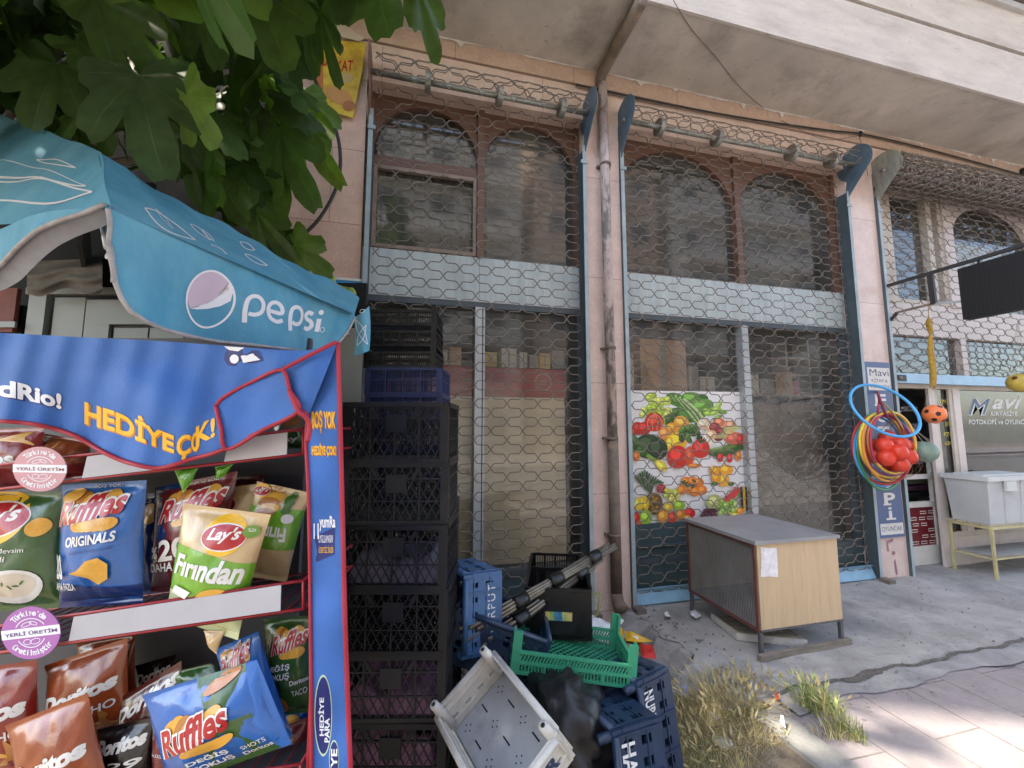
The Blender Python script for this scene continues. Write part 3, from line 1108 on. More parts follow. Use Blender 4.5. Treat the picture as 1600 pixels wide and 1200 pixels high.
def grille(x0, x1, zbot, ptop, label, coil=False, rotR=1):
    R = thing('roller_grille', label, 'roller grille', ((x0 + x1) / 2, 0, max(zbot, 0)), 'roller grilles on the shopfronts')
    yT, zT, rT = -.105, 4.34, .135          # tube axis and radius of the wound curtain
    def tail(s_):
        # from the curtain plane y=.035 up, round the far side and over the top of the tube
        a = s_ / rT - .25
        return (yT + rT * math.cos(a), zT + rT * math.sin(a))
    m = MB()
    curtain(m, x0 + .05, x1 - .05, zbot + .06, zT - .06, .035, (0 if coil else 8, tail), phase=.03)
    part('wire_curtain', m, R)
    gm = [greypaint, bluepaint]
    for xs_, sgn in ((x0, 1), (x1, -1)):    # channel guide rails
        m = MB()
        a, b_ = (xs_, xs_ + sgn * .035)
        z_0 = -.0
        m.box((a, -.035, z_0), (b_, -.031, 4.08), greypaint)
        m.box((a, -.031, z_0), (a + sgn * .004, .09, 4.08), MATS['dark_jamb'])
        m.box((a + sgn * .004, .086, z_0), (b_ + sgn * .0, .09, 4.08), MATS['dark_jamb'])
        m.box((a - sgn * .006, -.045, 3.9), (b_ + sgn * .02, -.036, 3.93), greypaint)
        if zbot < .2:
            m.box((a - sgn * .02, -.13, .0), (b_ + sgn * .03, -.04, .035), wire)
        part('guide_rail', m, R)
    for xs_, mt in ptop:                    # tear-drop end plates
        m = MB()
        out = []
        for i in range(22):
            a = math.radians(-60 + 260 * i / 21)
            out.append((yT - .01 + .185 * math.cos(a) * 1.0, zT + .015 + .185 * math.sin(a)))
        out += [(-.055, 4.04), (.01, 3.97)]
        m.prism([(xs_, y, z) for y, z in out], (.005, 0, 0), mt)
        m.tube([(xs_ - .012, yT, zT), (xs_ + .02, yT, zT)], .022, wire, n=10)
        part('end_plate', m, R)
    m = MB()
    tubem = mat('tube_steel', (.30, .31, .27), rough=.5, metal=.5, var=.35, scale=9, col2=(.25, .15, .08), c2lo=.55, c2hi=.75, c2scale=7)
    m.tube([(x0, yT, zT), (x1, yT, zT)], .023, tubem, n=14)
    part('roller_tube', m, R)
    if not coil:
        L_ = x1 - x0
        for fr in ((.23, .55, .85) if L_ < 2.2 else (.13, .36, .69, .88)):
            m = MB()
            xx = x0 + L_ * fr
            for i in range(20):             # pulley drum: rim and back disc
                a, b_ = 2 * math.pi * i / 20, 2 * math.pi * (i + 1) / 20
                rr = .078
                p = [(xx, yT + rr * math.cos(a), zT + rr * math.sin(a)), (xx, yT + rr * math.cos(b_), zT + rr * math.sin(b_))]
                q = [(xx + .045, y, z) for _, y, z in p]
                m.add(p + q, [(0, 1, 3, 2)], tubem)
                m.add([(xx, yT, zT), p[0], p[1]], [(0, 1, 2)], wire)
            part('spring_drum', m, R)
    else:
        m = MB()
        for lay in range(5):
            rr = .10 + .026 * lay
            nr = int(2 * math.pi * rr / (ROW / 2))
            ph = rnd.random() * 6
            def tl(s_, rr=rr, ph=ph):
                a = s_ / rr + ph
                return (yT - .02 + rr * math.cos(a), zT - .02 + rr * math.sin(a))
            curtain(m, x0 + .04, x1 - .05, 0, 0, 0, (nr, tl), phase=rnd.random() * .2, r=.0052, jit=.004)
        part('wound_coil', m, R)
    m = MB()
    if not coil:
        m.box((x0 + .04, .0, zbot + .01), (x1 - .04, .05, zbot + .015), bluepaint)
        m.box((x0 + .04, .045, zbot + .015), (x1 - .04, .05, zbot + .125), bluepaint)
        m.box((x0 + .04, .02, zbot + .125), (x1 - .04, .05, zbot + .13), bluepaint)
        m.add([(x0 + .04, .0, zbot + .012), (x1 - .04, .0, zbot + .012), (x1 - .04, .044, zbot + .12), (x0 + .04, .044, zbot + .12)], [(0, 1, 2, 3)], mat('blue_bar', (.20, .37, .50), rough=.5, var=.15, scale=6))
    else:
        m.box((x0 + .04, -.01, zbot), (x1 - .04, .05, zbot + .105), mat('pale_blue_bar', (.30, .48, .62), rough=.5, var=.12, scale=6))
        m.box((x0 + .05, -.02, zbot + .02), (x0 + .20, -.01, zbot + .085), black)
        m.box((x0 + .09, -.03, zbot + .045), (x0 + .13, -.02, zbot + .065), wire)
    part('bottom_bar', m, R)
    return R
dkblue = mat('dark_blue_plate', (.075, .125, .17), rough=.5, var=.25, scale=8)
dkgrey = mat('grey_plate', (.22, .22, .19), rough=.5, var=.35, scale=7, stretch=(1, 4, 1))
rust = mat('rusty_plate', (.20, .12, .09), rough=.7, var=.3, scale=12)
grille(-.385, 1.50, 0, [(-.38, rust), (1.49, dkblue)], 'lowered wavy wire grille over the first shop, behind the crates')
grille(1.845, 4.60, 0, [(1.85, dkblue), (4.59, dkblue)], 'lowered wide wire grille over the fruit poster window')
grille(5.0, 8.6, 1.99, [(5.01, dkgrey)], 'half raised wire grille with a thick coil over the stationery shop', coil=True)

# ================================================================== PIPES, CABLES, POSTERS ON THE WALL
pipem = mat('peeling_pipe', (.50, .40, .37), rough=.7, var=.2, scale=9, col2=(.16, .15, .14), c2lo=.48, c2hi=.56, c2scale=7, bump=.3, stretch=(1, 1, .35))
rusty = mat('rusty_pipe', (.17, .13, .10), rough=.8, var=.35, scale=8, col2=(.30, .2, .13), c2lo=.55, c2hi=.7, c2scale=12, bump=.5, bscale=40)
R = thing('drainpipe', 'peeling pink drainpipe running down the pilaster between two grilles', 'drainpipe', (1.68, -.06, .05))
m = MB()
m.tube([(1.665, -.062, 4.70), (1.672, -.062, 3.2), (1.68, -.062, 1.42)], .042, pipem, n=14)
m.tube([(1.68, -.062, 1.42), (1.682, -.062, .16)], .046, rusty, n=14)
m.tube([(1.682, -.062, .16), (1.684, -.08, .09), (1.688, -.13, .05)], [.046, .05, .06], rusty, n=14)
part('pipe', m, R)
m = MB(); m.tube([(1.66, -.02, 4.715), (1.66, -.06, 4.80), (1.664, -.3, 4.815), (1.67, -.74, 4.815)], [.045, .05, .05, .05], rusty, n=12); part('soffit_run', m, R)
for z_ in (3.9, 2.2, 1.42, .62):
    m = MB(); m.tube([(1.676, -.062, z_ - .012), (1.676, -.062, z_ + .012)], .05, rusty, n=14)
    m.box((1.61, -.035, z_ - .01), (1.74, -.001, z_ + .01), rusty); part('clamp', m, R)

m = MB()
p = F(432, 120, -.12)
m.tube([(F(440, 60, -.12)[0], -.12, 4.8), (F(425, 330, -.12)[0] + .0, -.12, 1.0)], .045, c('pale_pink_pipe', 190, 160, 160, var=.15), n=12)
m.tube([(F(425, 330, -.12)[0], -.12, 1.0), (F(425, 330, -.12)[0], -.12, -.1)], .05, rusty, n=12)
for z_ in (4.3, 3.3, 2.4):
    m.tube([(F(430, 200, -.12)[0] - .01, -.12, z_), (F(430, 200, -.12)[0] - .01, -.12, z_ + .03)], .055, rusty, n=12)
solo('drainpipe', m, 'pale pink pipe on the wall half hidden by the fig leaves', 'drainpipe')
cabm = mat('black_cable', (.012, .012, .012), rough=.45)
m = MB(); m.tube(smooth_path([F(490, 120, -.05), F(512, 170, -.10), F(530, 225, -.12), F(528, 285, -.12), F(500, 340, -.1), F(462, 378, -.08), F(440, 402, -.06), F(425, 430, -.05)], 6), .013, cabm, n=8)
solo('cable', m, 'thick black cable looping down the wall left of the first grille', 'cable')
m = MB()
pts = [F(x_, y_, -.03) for x_, y_ in [(900, 132), (1020, 158), (1160, 184), (1290, 203), (1345, 209), (1430, 228), (1520, 252), (1640, 285)]]
m.tube(smooth_path(pts, 5), .009, cabm, n=6)
m.tube(smooth_path([q + np.array((0, .004, -.014)) for q in pts], 5), .006, MATS['rusty_pipe'], n=6)
m.ball(pts[4], (.03, .02, .035), black, 8, 6); m.ball(F(1598, 268, -.03), (.03, .03, .05), black, 8, 6)
solo('cable', m, 'black cable run along the groove at the top of the wall', 'cable')
m = MB()
S = lambda x_, y_: G(x_, y_, SOF - .012)
m.tube(smooth_path([S(1052, 0), S(1080, 45), S(1115, 85), S(1160, 140), S(1205, 178), F(1235, 195, -.05), F(1290, 218, -.05), F(1340, 212, -.04)], 6), .0028, rusty, n=5)
m.tube(smooth_path([F(1342, 212, -.04), F(1350, 240, -.03), F(1356, 275, -.03)], 5), .003, rusty, n=5)
solo('wire', m, 'thin brown wire straying across the soffit', 'wire')

# torn yellow food poster high on the wall
m = MB()
yp = mat('poster_yellow', lin((214, 186, 60)), rough=.6, var=.25, scale=6, col2=lin((176, 120, 40)), c2lo=.45, c2hi=.7, c2scale=5)
PY = lambda px_, py_, l=0.: F(px_, py_, -.03 - l)
out = [(485, 92), (500, 62), (572, 66), (566, 110), (558, 150), (551, 184), (530, 178), (498, 172), (490, 140)]
m.prism([PY(*q) for q in out], (0, .006, 0), yp)
pf = lambda u, v, off=0.: F(u, v, -.031 - off)
redl = c('poster_red', 190, 30, 35)
write(m, 'KAT', pf, (525, 111, 552, 94), redl, bold=.02, shear=.15, off=.002)
write(m, 'YUF', pf, (490, 103, 522, 86), redl, bold=.02, shear=.15, off=.002)
fill(m, ellipse(538, 122, 14, 8), pf, c('dumpling', 190, 165, 110), .002)
fill(m, ellipse(530, 150, 22, 12, rot=.4), pf, c('pastry', 196, 140, 70), .002); fill(m, ellipse(545, 165, 10, 8), pf, c('pastry_dark', 160, 100, 50), .003)
fill(m, ellipse(532, 76, 5, 8), pf, c('dark_olive', 70, 70, 60), .002)
fill(m, ellipse(500, 125, 5, 42), pf, c('rust_stain', 190, 110, 40), .0015)
m.prism([F(*q, -.05) for q in [(520, 28), (548, 46), (570, 60), (560, 64), (535, 58), (518, 40)]], (0, .004, 0), c('torn_paper', 200, 185, 165))
solo('wall_poster', m, 'torn yellow food poster high on the wall beside the fig leaves', 'poster')
m = MB(); a = F(515, 436, -.012); b_ = F(572, 470, -.012)
m.box((a[0], -.012, b_[2] - .25), (b_[0] - .02, -.002, a[2]), mat('blue_sign', lin((40, 130, 180)), rough=.5, var=.1))
m.box((a[0], -.014, a[2]), (b_[0] - .02, -.002, a[2] + .02), whitem)
solo('wall_sign', m, 'blue sign board edged in white behind the top crates', 'sign')
# ================================================================== FRUIT POSTER (a flat print taped to the pane)
PZ = lambda zx, zy, off=0.: F(940 + zx / 2.4, 560 + zy / 2.4, .178 - off)
m = MB()
white = mat('poster_white', (.80, .79, .78), rough=.45, var=.04, scale=4)
o4 = [(100, 120), (527, 126), (553, 580), (122, 632)]
m.prism([PZ(*q) for q in o4][::-1], (0, .002, 0), white)
lay = [0]
def fruit(x, y, rx, ry, col, col2=None, rot=0.):
    lay[0] += 1
    e = .0006 + lay[0] * .00005
    cm_ = c('print_%d_%d_%d' % col, *col, var=.12, scale=30)
    fill(m, ellipse(x, y, rx, ry, 18, rot), PZ, cm_, e, 2)
    k2 = col2 or tuple(min(255, int(q * 1.18 + 22)) for q in col)
    lay[0] += 1
    fill(m, ellipse(x - rx * .22, y - ry * .25, rx * .5, ry * .45, 14, rot), PZ, c('print_%d_%d_%d' % k2, *k2), e + .00005, 2)
def blade(pts, w_, col):
    lay[0] += 1
    stroke(m, smooth_path([np.array(p) for p in pts], 4), w_, PZ, c('print_%d_%d_%d' % col, *col), .0006 + lay[0] * .00005)
fr = random.Random(3)
GR, DG, LG = (96, 140, 40), (40, 75, 30), (170, 200, 70)
for i in range(14):                          # cabbage and leek leaves at the top
    a = fr.uniform(-.5, .5)
    fruit(330 + fr.uniform(-60, 50), 185 + fr.uniform(-40, 35), 42, 24, [(74, 128, 44), (100, 150, 60), (58, 105, 36)][i % 3], rot=a)
for i in range(9):
    blade([(268 + i * 5, 135 + i * 2), (320 + i * 6, 205), (372 + i * 3, 262)], 8, [(60, 110, 40), (120, 165, 80), (190, 205, 150)][i % 3])
for i in range(34):                          # white grapes
    fruit(150 + fr.uniform(0, 108), 160 + fr.uniform(-5, 55) - 25 * math.sin(i), 13, 12, [(178, 196, 78), (198, 210, 104), (150, 178, 60)][i % 3])
for i in range(10):
    fruit(395 + fr.uniform(0, 60), 195 + fr.uniform(-20, 30), 18, 9, [(120, 165, 60), (150, 185, 80)][i % 2], rot=fr.uniform(-1, 1))
fruit(198, 238, 36, 36, (196, 52, 36)); fruit(135, 262, 22, 24, (190, 36, 30)); fruit(160, 262, 26, 24, (200, 40, 32)); fruit(118, 278, 14, 20, (170, 60, 40))
for a in (-.7, -.2, .3, .8):
    blade([(200, 205), (198 + 40 * math.sin(a), 235), (198 + 30 * math.sin(a), 268)], 3, (235, 150, 110))
for i in range(16):
    fruit(255 + fr.uniform(-25, 25), 232 + fr.uniform(-20, 20), 13, 7, [DG, (60, 100, 40)][i % 2], rot=fr.uniform(-1.5, 1.5))
fruit(265, 262, 26, 22, (226, 150, 40)); fruit(300, 240, 30, 24, (228, 160, 60), rot=.5); fruit(236, 282, 22, 24, (222, 140, 70)); fruit(280, 312, 40, 36, (236, 178, 40)); fruit(256, 322, 14, 30, (240, 190, 60))
for i in range(26):                          # parsley
    fruit(335 + fr.uniform(-38, 38), 282 + fr.uniform(-28, 28), 12, 9, [(50, 90, 32), (84, 124, 48), (36, 70, 26)][i % 3], rot=fr.uniform(-1.5, 1.5))
fruit(384, 245, 26, 20, (222, 190, 170)); fruit(404, 300, 26, 34, (228, 224, 205)); blade([(404, 275), (392, 250), (372, 232)], 10, (210, 215, 180))
for i in range(14):
    fruit(440 + fr.uniform(-40, 50), 262 + fr.uniform(-42, 40), 21, 18, [(196, 150, 120), (206, 120, 84), (150, 60, 60), (220, 180, 140), (120, 40, 50)][i % 5])
for i in range(6):
    blade([(430 + 8 * i, 300), (455 + 9 * i, 270), (470 + 12 * i, 255)], 4, (200, 205, 130))
fruit(500, 300, 36, 22, (214, 96, 70), rot=-.2); fruit(520, 305, 14, 20, (190, 60, 50)); fruit(470, 345, 70, 20, (60, 92, 40), rot=-.2); fruit(450, 338, 60, 8, (100, 130, 60), rot=-.2)
fruit(176, 330, 54, 46, (44, 66, 34)); fruit(210, 340, 38, 42, (36, 58, 30))
for i in range(8):
    fruit(135 + fr.uniform(-20, 20), 325 + fr.uniform(-25, 30), 26, 12, [DG, (56, 96, 40), (80, 116, 60)][i % 3], rot=fr.uniform(-1.2, 1.2))
fruit(130, 366, 14, 20, (220, 120, 50)); blade([(170, 362), (200, 382), (238, 398)], 14, (130, 165, 60)); fruit(224, 402, 28, 16, (226, 200, 70), rot=.7)
fruit(286, 370, 40, 44, (206, 44, 32)); fruit(330, 366, 18, 36, (212, 80, 40)); fruit(372, 338, 34, 36, (206, 46, 34)); fruit(348, 402, 26, 8, (226, 120, 40))
for a in (-.8, -.3, .2, .7, 1.2):
    blade([(372, 318), (372 + 14 * math.sin(a), 312 - 8 * math.cos(a)), (372 + 22 * math.sin(a), 308 - 14 * math.cos(a))], 4, DG)
for x_, y_ in ((445, 372), (480, 374)):
    fruit(x_, y_, 12, 17, (200, 44, 44))
fruit(512, 366, 14, 18, (224, 128, 60))
# lower half: apricots, oranges, grapes, pineapple, apples, melon
fruit(424, 420, 20, 18, (232, 160, 40)); fruit(468, 418, 26, 20, (234, 160, 44)); fruit(458, 456, 22, 26, (238, 170, 50)); fruit(430, 448, 18, 20, (230, 150, 36))
for x_ in (424, 486):
    fruit(x_, 470, 12, 8, (60, 100, 40))
for x_, y_ in ((300, 494), (328, 490), (352, 500), (378, 494), (316, 462), (340, 460), (366, 466)):
    fruit(x_, y_, 18, 18, (228, 122, 36))
for i in range(7):
    fruit(320 + fr.uniform(-30, 40), 470 + fr.uniform(-12, 12), 10, 4, (50, 80, 36), rot=fr.uniform(-1, 1))
for i in range(13):
    blade([(185, 505), (165 + 4 * i - 14, 470), (125 + 9 * i, 418 + abs(i - 4) * 6)], 7, [(70, 92, 62), (100, 120, 84), (50, 72, 46)][i % 3])
fruit(196, 545, 34, 42, (110, 84, 44)); 
for i in range(14):
    fruit(196 + fr.uniform(-24, 24), 545 + fr.uniform(-30, 34), 7, 6, [(150, 110, 50), (84, 70, 36)][i % 2])
fruit(224, 488, 18, 18, (168, 36, 44))
for i in range(26):
    fruit(262 + fr.uniform(-22, 24), 520 + fr.uniform(-30, 20), 9, 9, [(196, 186, 70), (180, 190, 76), (214, 200, 96)][i % 3])
fruit(152, 542, 30, 14, (228, 190, 60), rot=-1.1); fruit(136, 545, 28, 12, (234, 200, 70), rot=-1.3); fruit(168, 548, 24, 10, (222, 180, 50), rot=-1.5)
fruit(166, 596, 24, 28, (150, 190, 60)); fruit(130, 600, 14, 24, (200, 50, 36)); fruit(230, 594, 20, 26, (226, 150, 60)); fruit(266, 596, 18, 20, (206, 70, 50)); fruit(292, 552, 22, 20, (150, 180, 60)); fruit(330, 580, 22, 20, (198, 40, 40)); fruit(296, 586, 20, 20, (210, 130, 50)); fruit(322, 600, 14, 14, (214, 150, 70)); fruit(250, 560, 18, 18, (206, 170, 60)); fruit(138, 622, 14, 10, (220, 90, 60))
fruit(424, 540, 32, 30, (176, 178, 110)); blade([(462, 535), (495, 510), (512, 486)], 26, (210, 60, 60)); blade([(460, 545), (505, 530), (520, 492)], 5, (90, 140, 60))
for x_ in (528, 538, 546):
    blade([(x_, 570), (x_ - 2, 530), (x_ - 4, 482)], 9, [(60, 40, 30), (220, 180, 60), (200, 160, 50)][int(x_) % 3])
for i in range(36):
    fruit(480 + fr.uniform(-42, 36), 560 + fr.uniform(-26, 22), 9, 9, [(136, 168, 70), (164, 190, 96), (110, 146, 56)][i % 3])
for i in range(14):
    fruit(405 + fr.uniform(-26, 26), 582 + fr.uniform(-14, 10), 10, 9, [(66, 24, 40), (92, 36, 52)][i % 2])
fruit(520, 572, 14, 12, (226, 140, 50)); fruit(500, 586, 16, 7, (236, 190, 80))
solo('fruit_poster', m, 'white poster printed with heaps of fruit and vegetables behind the wire grille', 'poster')

# ================================================================== WOODEN CAGE BOX on legs
ply = mat('plywood', (.53, .39, .235), rough=.55, var=.10, scale=2.5, stretch=(9, 1, .7), col2=(.44, .31, .17), c2lo=.5, c2hi=.75, c2scale=3)
sheet = mat('grey_sheet', (.27, .275, .285), rough=.5, metal=.2, var=.14, scale=4, col2=(.2, .2, .2), c2lo=.55, c2hi=.8, c2scale=3)
redfr = mat('rust_red_frame', (.13, .045, .035), rough=.6, var=.3, scale=12)
legm = mat('leg_steel', (.14, .14, .145), rough=.5, metal=.5, var=.2)
meshm = mat('cage_wire', (.27, .265, .26), rough=.5, metal=.2, var=.25)
bx0, bx1, by0, by1, bz0, bz1 = 2.295, 3.0, -.88, -.16, .165, .735
K = thing('cage_box', 'plywood ended cage box with wire mesh side and grey metal top on thin legs', 'cage', ((bx0 + bx1) / 2, (by0 + by1) / 2, 0))
m = MB(); m.box((bx0 + .012, by0, bz0), (bx1, by0 + .014, bz1), ply); part('side_panel', m, K)
m = MB(); m.box((bx0 + .02, by1 - .014, bz0), (bx1, by1, bz1), ply); m.box((bx1 - .014, by0 + .014, bz0), (bx1, by1 - .014, bz1), ply); part('back_panel', m, K)
m = MB(); m.box((bx0 + .012, by0 + .014, bz0), (bx1 - .014, by1 - .014, bz0 + .012), mat('box_floor', (.10, .09, .08), rough=.9)); part('floor_board', m, K)
m = MB(); m.box((bx0 - .015, by0 - .015, bz1 + .001), (bx1 + .012, by1 + .01, bz1 + .012), sheet); m.box((bx0 - .017, by0 - .017, bz1 - .012), (bx1 + .014, by0 - .0152, bz1 + .0125), sheet)
m.box((bx0 - .017, by0 - .015, bz1 - .012), (bx0 - .0152, by1 + .01, bz1 + .0125), sheet); part('metal_top', m, K)
m = MB()
n1, n2 = 46, 38
for i in range(n1):
    y = by0 + .02 + (by1 - by0 - .04) * i / (n1 - 1)
    m.box((bx0 + .004, y - .0020, bz0 + .01), (bx0 + .0064, y + .0020, bz1 - .005), meshm)
for i in range(n2):
    z = bz0 + .015 + (bz1 - bz0 - .03) * i / (n2 - 1)
    m.box((bx0 + .0015, by0 + .01, z - .0020), (bx0 + .0039, by1 - .01, z + .0020), meshm)
part('wire_mesh', m, K)
m = MB()
for y in (by0, by1 - .022):
    m.box((bx0 - .008, y, bz0 - .01), (bx0 + .0, y + .022, bz1 - .0125), redfr)
m.box((bx0 - .007, by0 + .022, bz0 - .01), (bx0 + .0005, by1 - .022, bz0 + .012), redfr); m.box((bx0 - .007, by0 + .022, bz1 - .032), (bx0 + .0005, by1 - .022, bz1 - .0125), redfr)
m.box((bx0 + .014, by0 - .004, bz0 - .008), (bx1, by0 - .0, bz0 + .004), legm)
for q in range(7):
    m.box((bx0 + .03 + .105 * q, by0 - .0055, bz0 + .0), (bx0 + .036 + .105 * q, by0 - .0041, bz0 + .006), black)
part('frame', m, K)
for x_, y_ in ((bx0, by0), (bx1 - .024, by0), (bx0, by1 - .024), (bx1 - .024, by1 - .024)):
    m = MB(); m.box((x_, y_, .004), (x_ + .024, y_ + .004, bz0 - .011), legm); m.box((x_, y_ + .004, .004), (x_ + .004, y_ + .024, bz0 - .011), legm); part('leg', m, K)
m = MB(); ps = lambda zx, zy, l=0.: F(940 + zx / 2.4, 560 + zy / 2.4, by0 - .003 - l)
m.prism([ps(*q) for q in [(596, 708), (630, 712), (656, 710), (660, 760), (662, 820), (630, 818), (597, 820), (600, 760)]][::-1], (0, .0015, 0), mat('torn_notice', (.70, .68, .69), rough=.7, var=.2, scale=25))
part('paper_notice', m, K)
m = MB()
a, b_ = G(1168, 1000, .03), G(1256, 1012, .03)
slabm = mat('slab_concrete', (.33, .29, .23), rough=.95, var=.25, scale=12, bump=.5, bscale=60)
edgem = mat('slab_edge', (.48, .46, .42), rough=.95, var=.2, scale=20, bump=.5)
sx, sy = np.array((.40, -.20, 0)), np.array((.05, .32, 0))
o = np.array((2.30, -.66, .005))
m.obox(o, sx, sy, (0, 0, .045), edgem)
m.obox(o + (.004, .004, .0455), sx * .98, sy * .98, (0, 0, .004), slabm)
dkj = c('slab_groove', 60, 52, 42)
sf = lambda u, v, off=0.: o + sx * u + sy * v + np.array((0, 0, .0505 + off))
for r_ in range(4):
    zz = []
    for k in range(9):
        zz.append((.06 + .11 * k, .15 + .22 * r_ + (.06 if (k // 2) % 2 else -.0)))
    stroke(m, zz, .02, sf, dkj, 0)
    for k in range(0, 9, 2):
        stroke(m, [(zz[k][0], zz[k][1]), (zz[k][0], zz[k][1] + .2 if r_ < 3 else .97)], .015, sf, dkj, .0002)
solo('paving_slab', m, 'loose patterned paving slab lying under the cage box', 'paving slab')
m = MB()
wood = mat('old_wood', (.20, .17, .135), rough=.95, var=.35, scale=6, stretch=(1, 6, 6), bump=.6, bscale=40)
m.bar((2.24, -.915, .021), (3.04, -.885, .021), .035, .035, wood)
solo('wooden_batten', m, 'grey wooden batten on the ground under the front legs of the cage box', 'batten')

# ================================================================== STATIONERY SHOP: upright sign, hoops, balls, bench, bin
signw = mat('sign_white', (.62, .60, .57), rough=.5, var=.1, scale=8)
signn = mat('sign_navy', (.085, .125, .24), rough=.45, var=.1, scale=4)
Sg = thing('shop_sign', 'narrow upright navy sign with white letters on the pilaster behind the hoops', 'sign', (4.8, -.03, .5))
sx0, sx1 = 4.615, 4.96
zt_, zb_ = 2.20, .40
m = MB(); m.box((sx0, -.022, zb_), (sx1, -.002, zt_), signn)
m.box((sx0 + .03, -.025, 1.90), (sx1 - .01, -.0222, 2.14), signw); m.box((sx0 + .02, -.025, .43), (sx1 - .02, -.0222, .54), signw)
part('board', m, Sg)
m = MB()
sfn = lambda u, v, off=0.: np.array((sx0 + (sx1 - sx0) * u, -.0256 - off, v))
drk = c('sign_print_grey', 75, 75, 90)
write(m, 'Mavi', sfn, (.16, 2.05, .93, 2.125), c('sign_print_navy', 60, 65, 95), bold=.0)
write(m, 'KİTAP &', sfn, (.22, 1.985, .86, 2.03), drk)
write(m, 'KIRTASİYE', sfn, (.16, 1.92, .93, 1.965), drk)
sg2 = lambda u, v, off=0.: np.array((sx0 + (sx1 - sx0) * u, -.0226 - off, v))
lw = c('sign_letters', 215, 210, 205)
def slab_letter(ch, z0, h):                    # serif capitals: the letter plus slab feet
    write(m, ch, sg2, (.30, z0, .74, z0 + h), lw, bold=.03)
    if ch in 'FTKP':
        stroke(m, [(.26, z0 + .009), (.56, z0 + .009)], .018, sg2, lw, .0006)
zz = np.linspace(1.735, .72, 7)
for ch, z0 in zip('FOTOKOP', zz):
    slab_letter(ch, z0, .125)
write(m, 'i', sg2, (.43, .575, .57, .70), lw, bold=.01); stroke(m, [(.32, .583), (.70, .583)], .018, sg2, lw, .0006)
write(m, 'OYUNCAK', sfn, (.10, .465, .90, .51), drk)
part('lettering', m, Sg)
m = MB()
fad = c('faded_paint', 150, 105, 115, var=.2)
pw = lambda u, v, off=0.: np.array((sx0 + (sx1 - sx0) * u, -.003 - off, v))
stroke(m, [(.35, .36), (.36, .26)], .06, pw, fad, 0); stroke(m, [(.35, .35), (.58, .37)], .03, pw, fad, .0005); stroke(m, [(.58, .17), (.62, .03)], .07, pw, fad, 0); fill(m, ellipse(.56, .24, .07, .02), pw, fad, 0)
part('old_paint_mark', m, Sg)

hr = random.Random(5)
cols = [('green', (60, 140, 90)), ('sky blue', (70, 150, 205)), ('turquoise', (60, 170, 200)), ('red', (180, 50, 50)), ('yellow', (240, 200, 50)), ('dark red', (150, 35, 45)), ('orange', (225, 150, 60)),
        ('pink', (226, 120, 165)), ('lemon', (230, 205, 70)), ('purple', (130, 60, 120)), ('teal', (60, 120, 140)), ('crimson', (170, 40, 80)), ('amber', (215, 170, 70))]
for i, (nm, cc) in enumerate(cols):
    m = MB()
    dd = 4.06 - .016 * i
    cx_ = 1376 + i * 1.3 + hr.uniform(-3, 3)
    r_ = .35 - .007 * i + hr.uniform(-.012, .012)
    cy_ = 703 - i * .9 + hr.uniform(-3, 3)
    ce = Q(cx_, cy_, dd)
    tl_ = hr.uniform(-.12, .12)
    e1 = nrm(RT * math.cos(.25 + tl_) + FH * math.sin(.25 + tl_)); e2 = nrm(UP + FH * hr.uniform(-.05, .05))
    ry_ = r_ * (1.0 + hr.uniform(-.04, .04))
    m.tube([ce + e1 * r_ * 1.0 * math.cos(a) + e2 * ry_ * math.sin(a) for a in np.linspace(0, 2 * math.pi, 49)[:-1]], .0125, c('hoop_' + nm.replace(' ', '_'), *cc, rough=.35), n=8, closed=True)
    solo('hula_hoop', m, nm + ' plastic hoop in the bundle hung on the shop sign', 'hoop', 'hoops hung on the shop sign')
m = MB()
ce = Q(1382, 640, 3.72)
e1 = nrm(RT - UP * .12); e2 = nrm(UP * .86 + FH * .5 + RT * .12)
m.tube([ce + e1 * .292 * math.cos(a) + e2 * .275 * math.sin(a) for a in np.linspace(0, 2 * math.pi, 49)[:-1]], .013, c('hoop_bright_blue', 70, 160, 215, rough=.35), n=8, closed=True)
solo('hula_hoop', m, 'bright blue hoop tipped forward above the rest of the bundle', 'hoop', 'hoops hung on the shop sign')
m = MB(); hk = Q(1374, 622, 3.86)
m.tube(smooth_path([F(1371, 612, -.03), hk, Q(1380, 638, 3.83), Q(1386, 652, 3.85)], 5), .012, c('hook_cord_maroon', 120, 35, 60), n=7)
m.tube(smooth_path([hk, Q(1372, 640, 3.82), Q(1371, 655, 3.88)], 5), .009, c('hook_cord_red', 150, 50, 70), n=7)
m.tube(smooth_path([Q(1380, 630, 3.85), Q(1395, 645, 3.85), Q(1412, 672, 3.9)], 5), .008, c('net_cord', 150, 140, 70), n=6)
solo('hanging_cord', m, 'knotted maroon cord tying the hoops to the sign', 'cord')
redb = c('red_ball', 215, 62, 42, rough=.4, var=.05)
for (zx, zy, dd) in [(390, 745, 3.86), (528, 735, 3.9), (512, 800, 3.80), (405, 850, 3.83), (592, 838, 3.88), (520, 900, 3.84), (310, 830, 3.95), (420, 680, 3.97), (560, 745, 4.0), (455, 905, 3.95), (330, 750, 3.99)]:
    m = MB(); m.ball(Q(1310 + zx / 5.455, 560 + zy / 5.455, dd), .074, redb, 18, 12)
    solo('toy_ball', m, 'plain red toy ball in the net inside the ring of hoops', 'ball', 'red balls in the net')
m = MB()
top = Q(1392, 655, 3.9)
stg = c('net_string', 120, 90, 70, rough=.8)
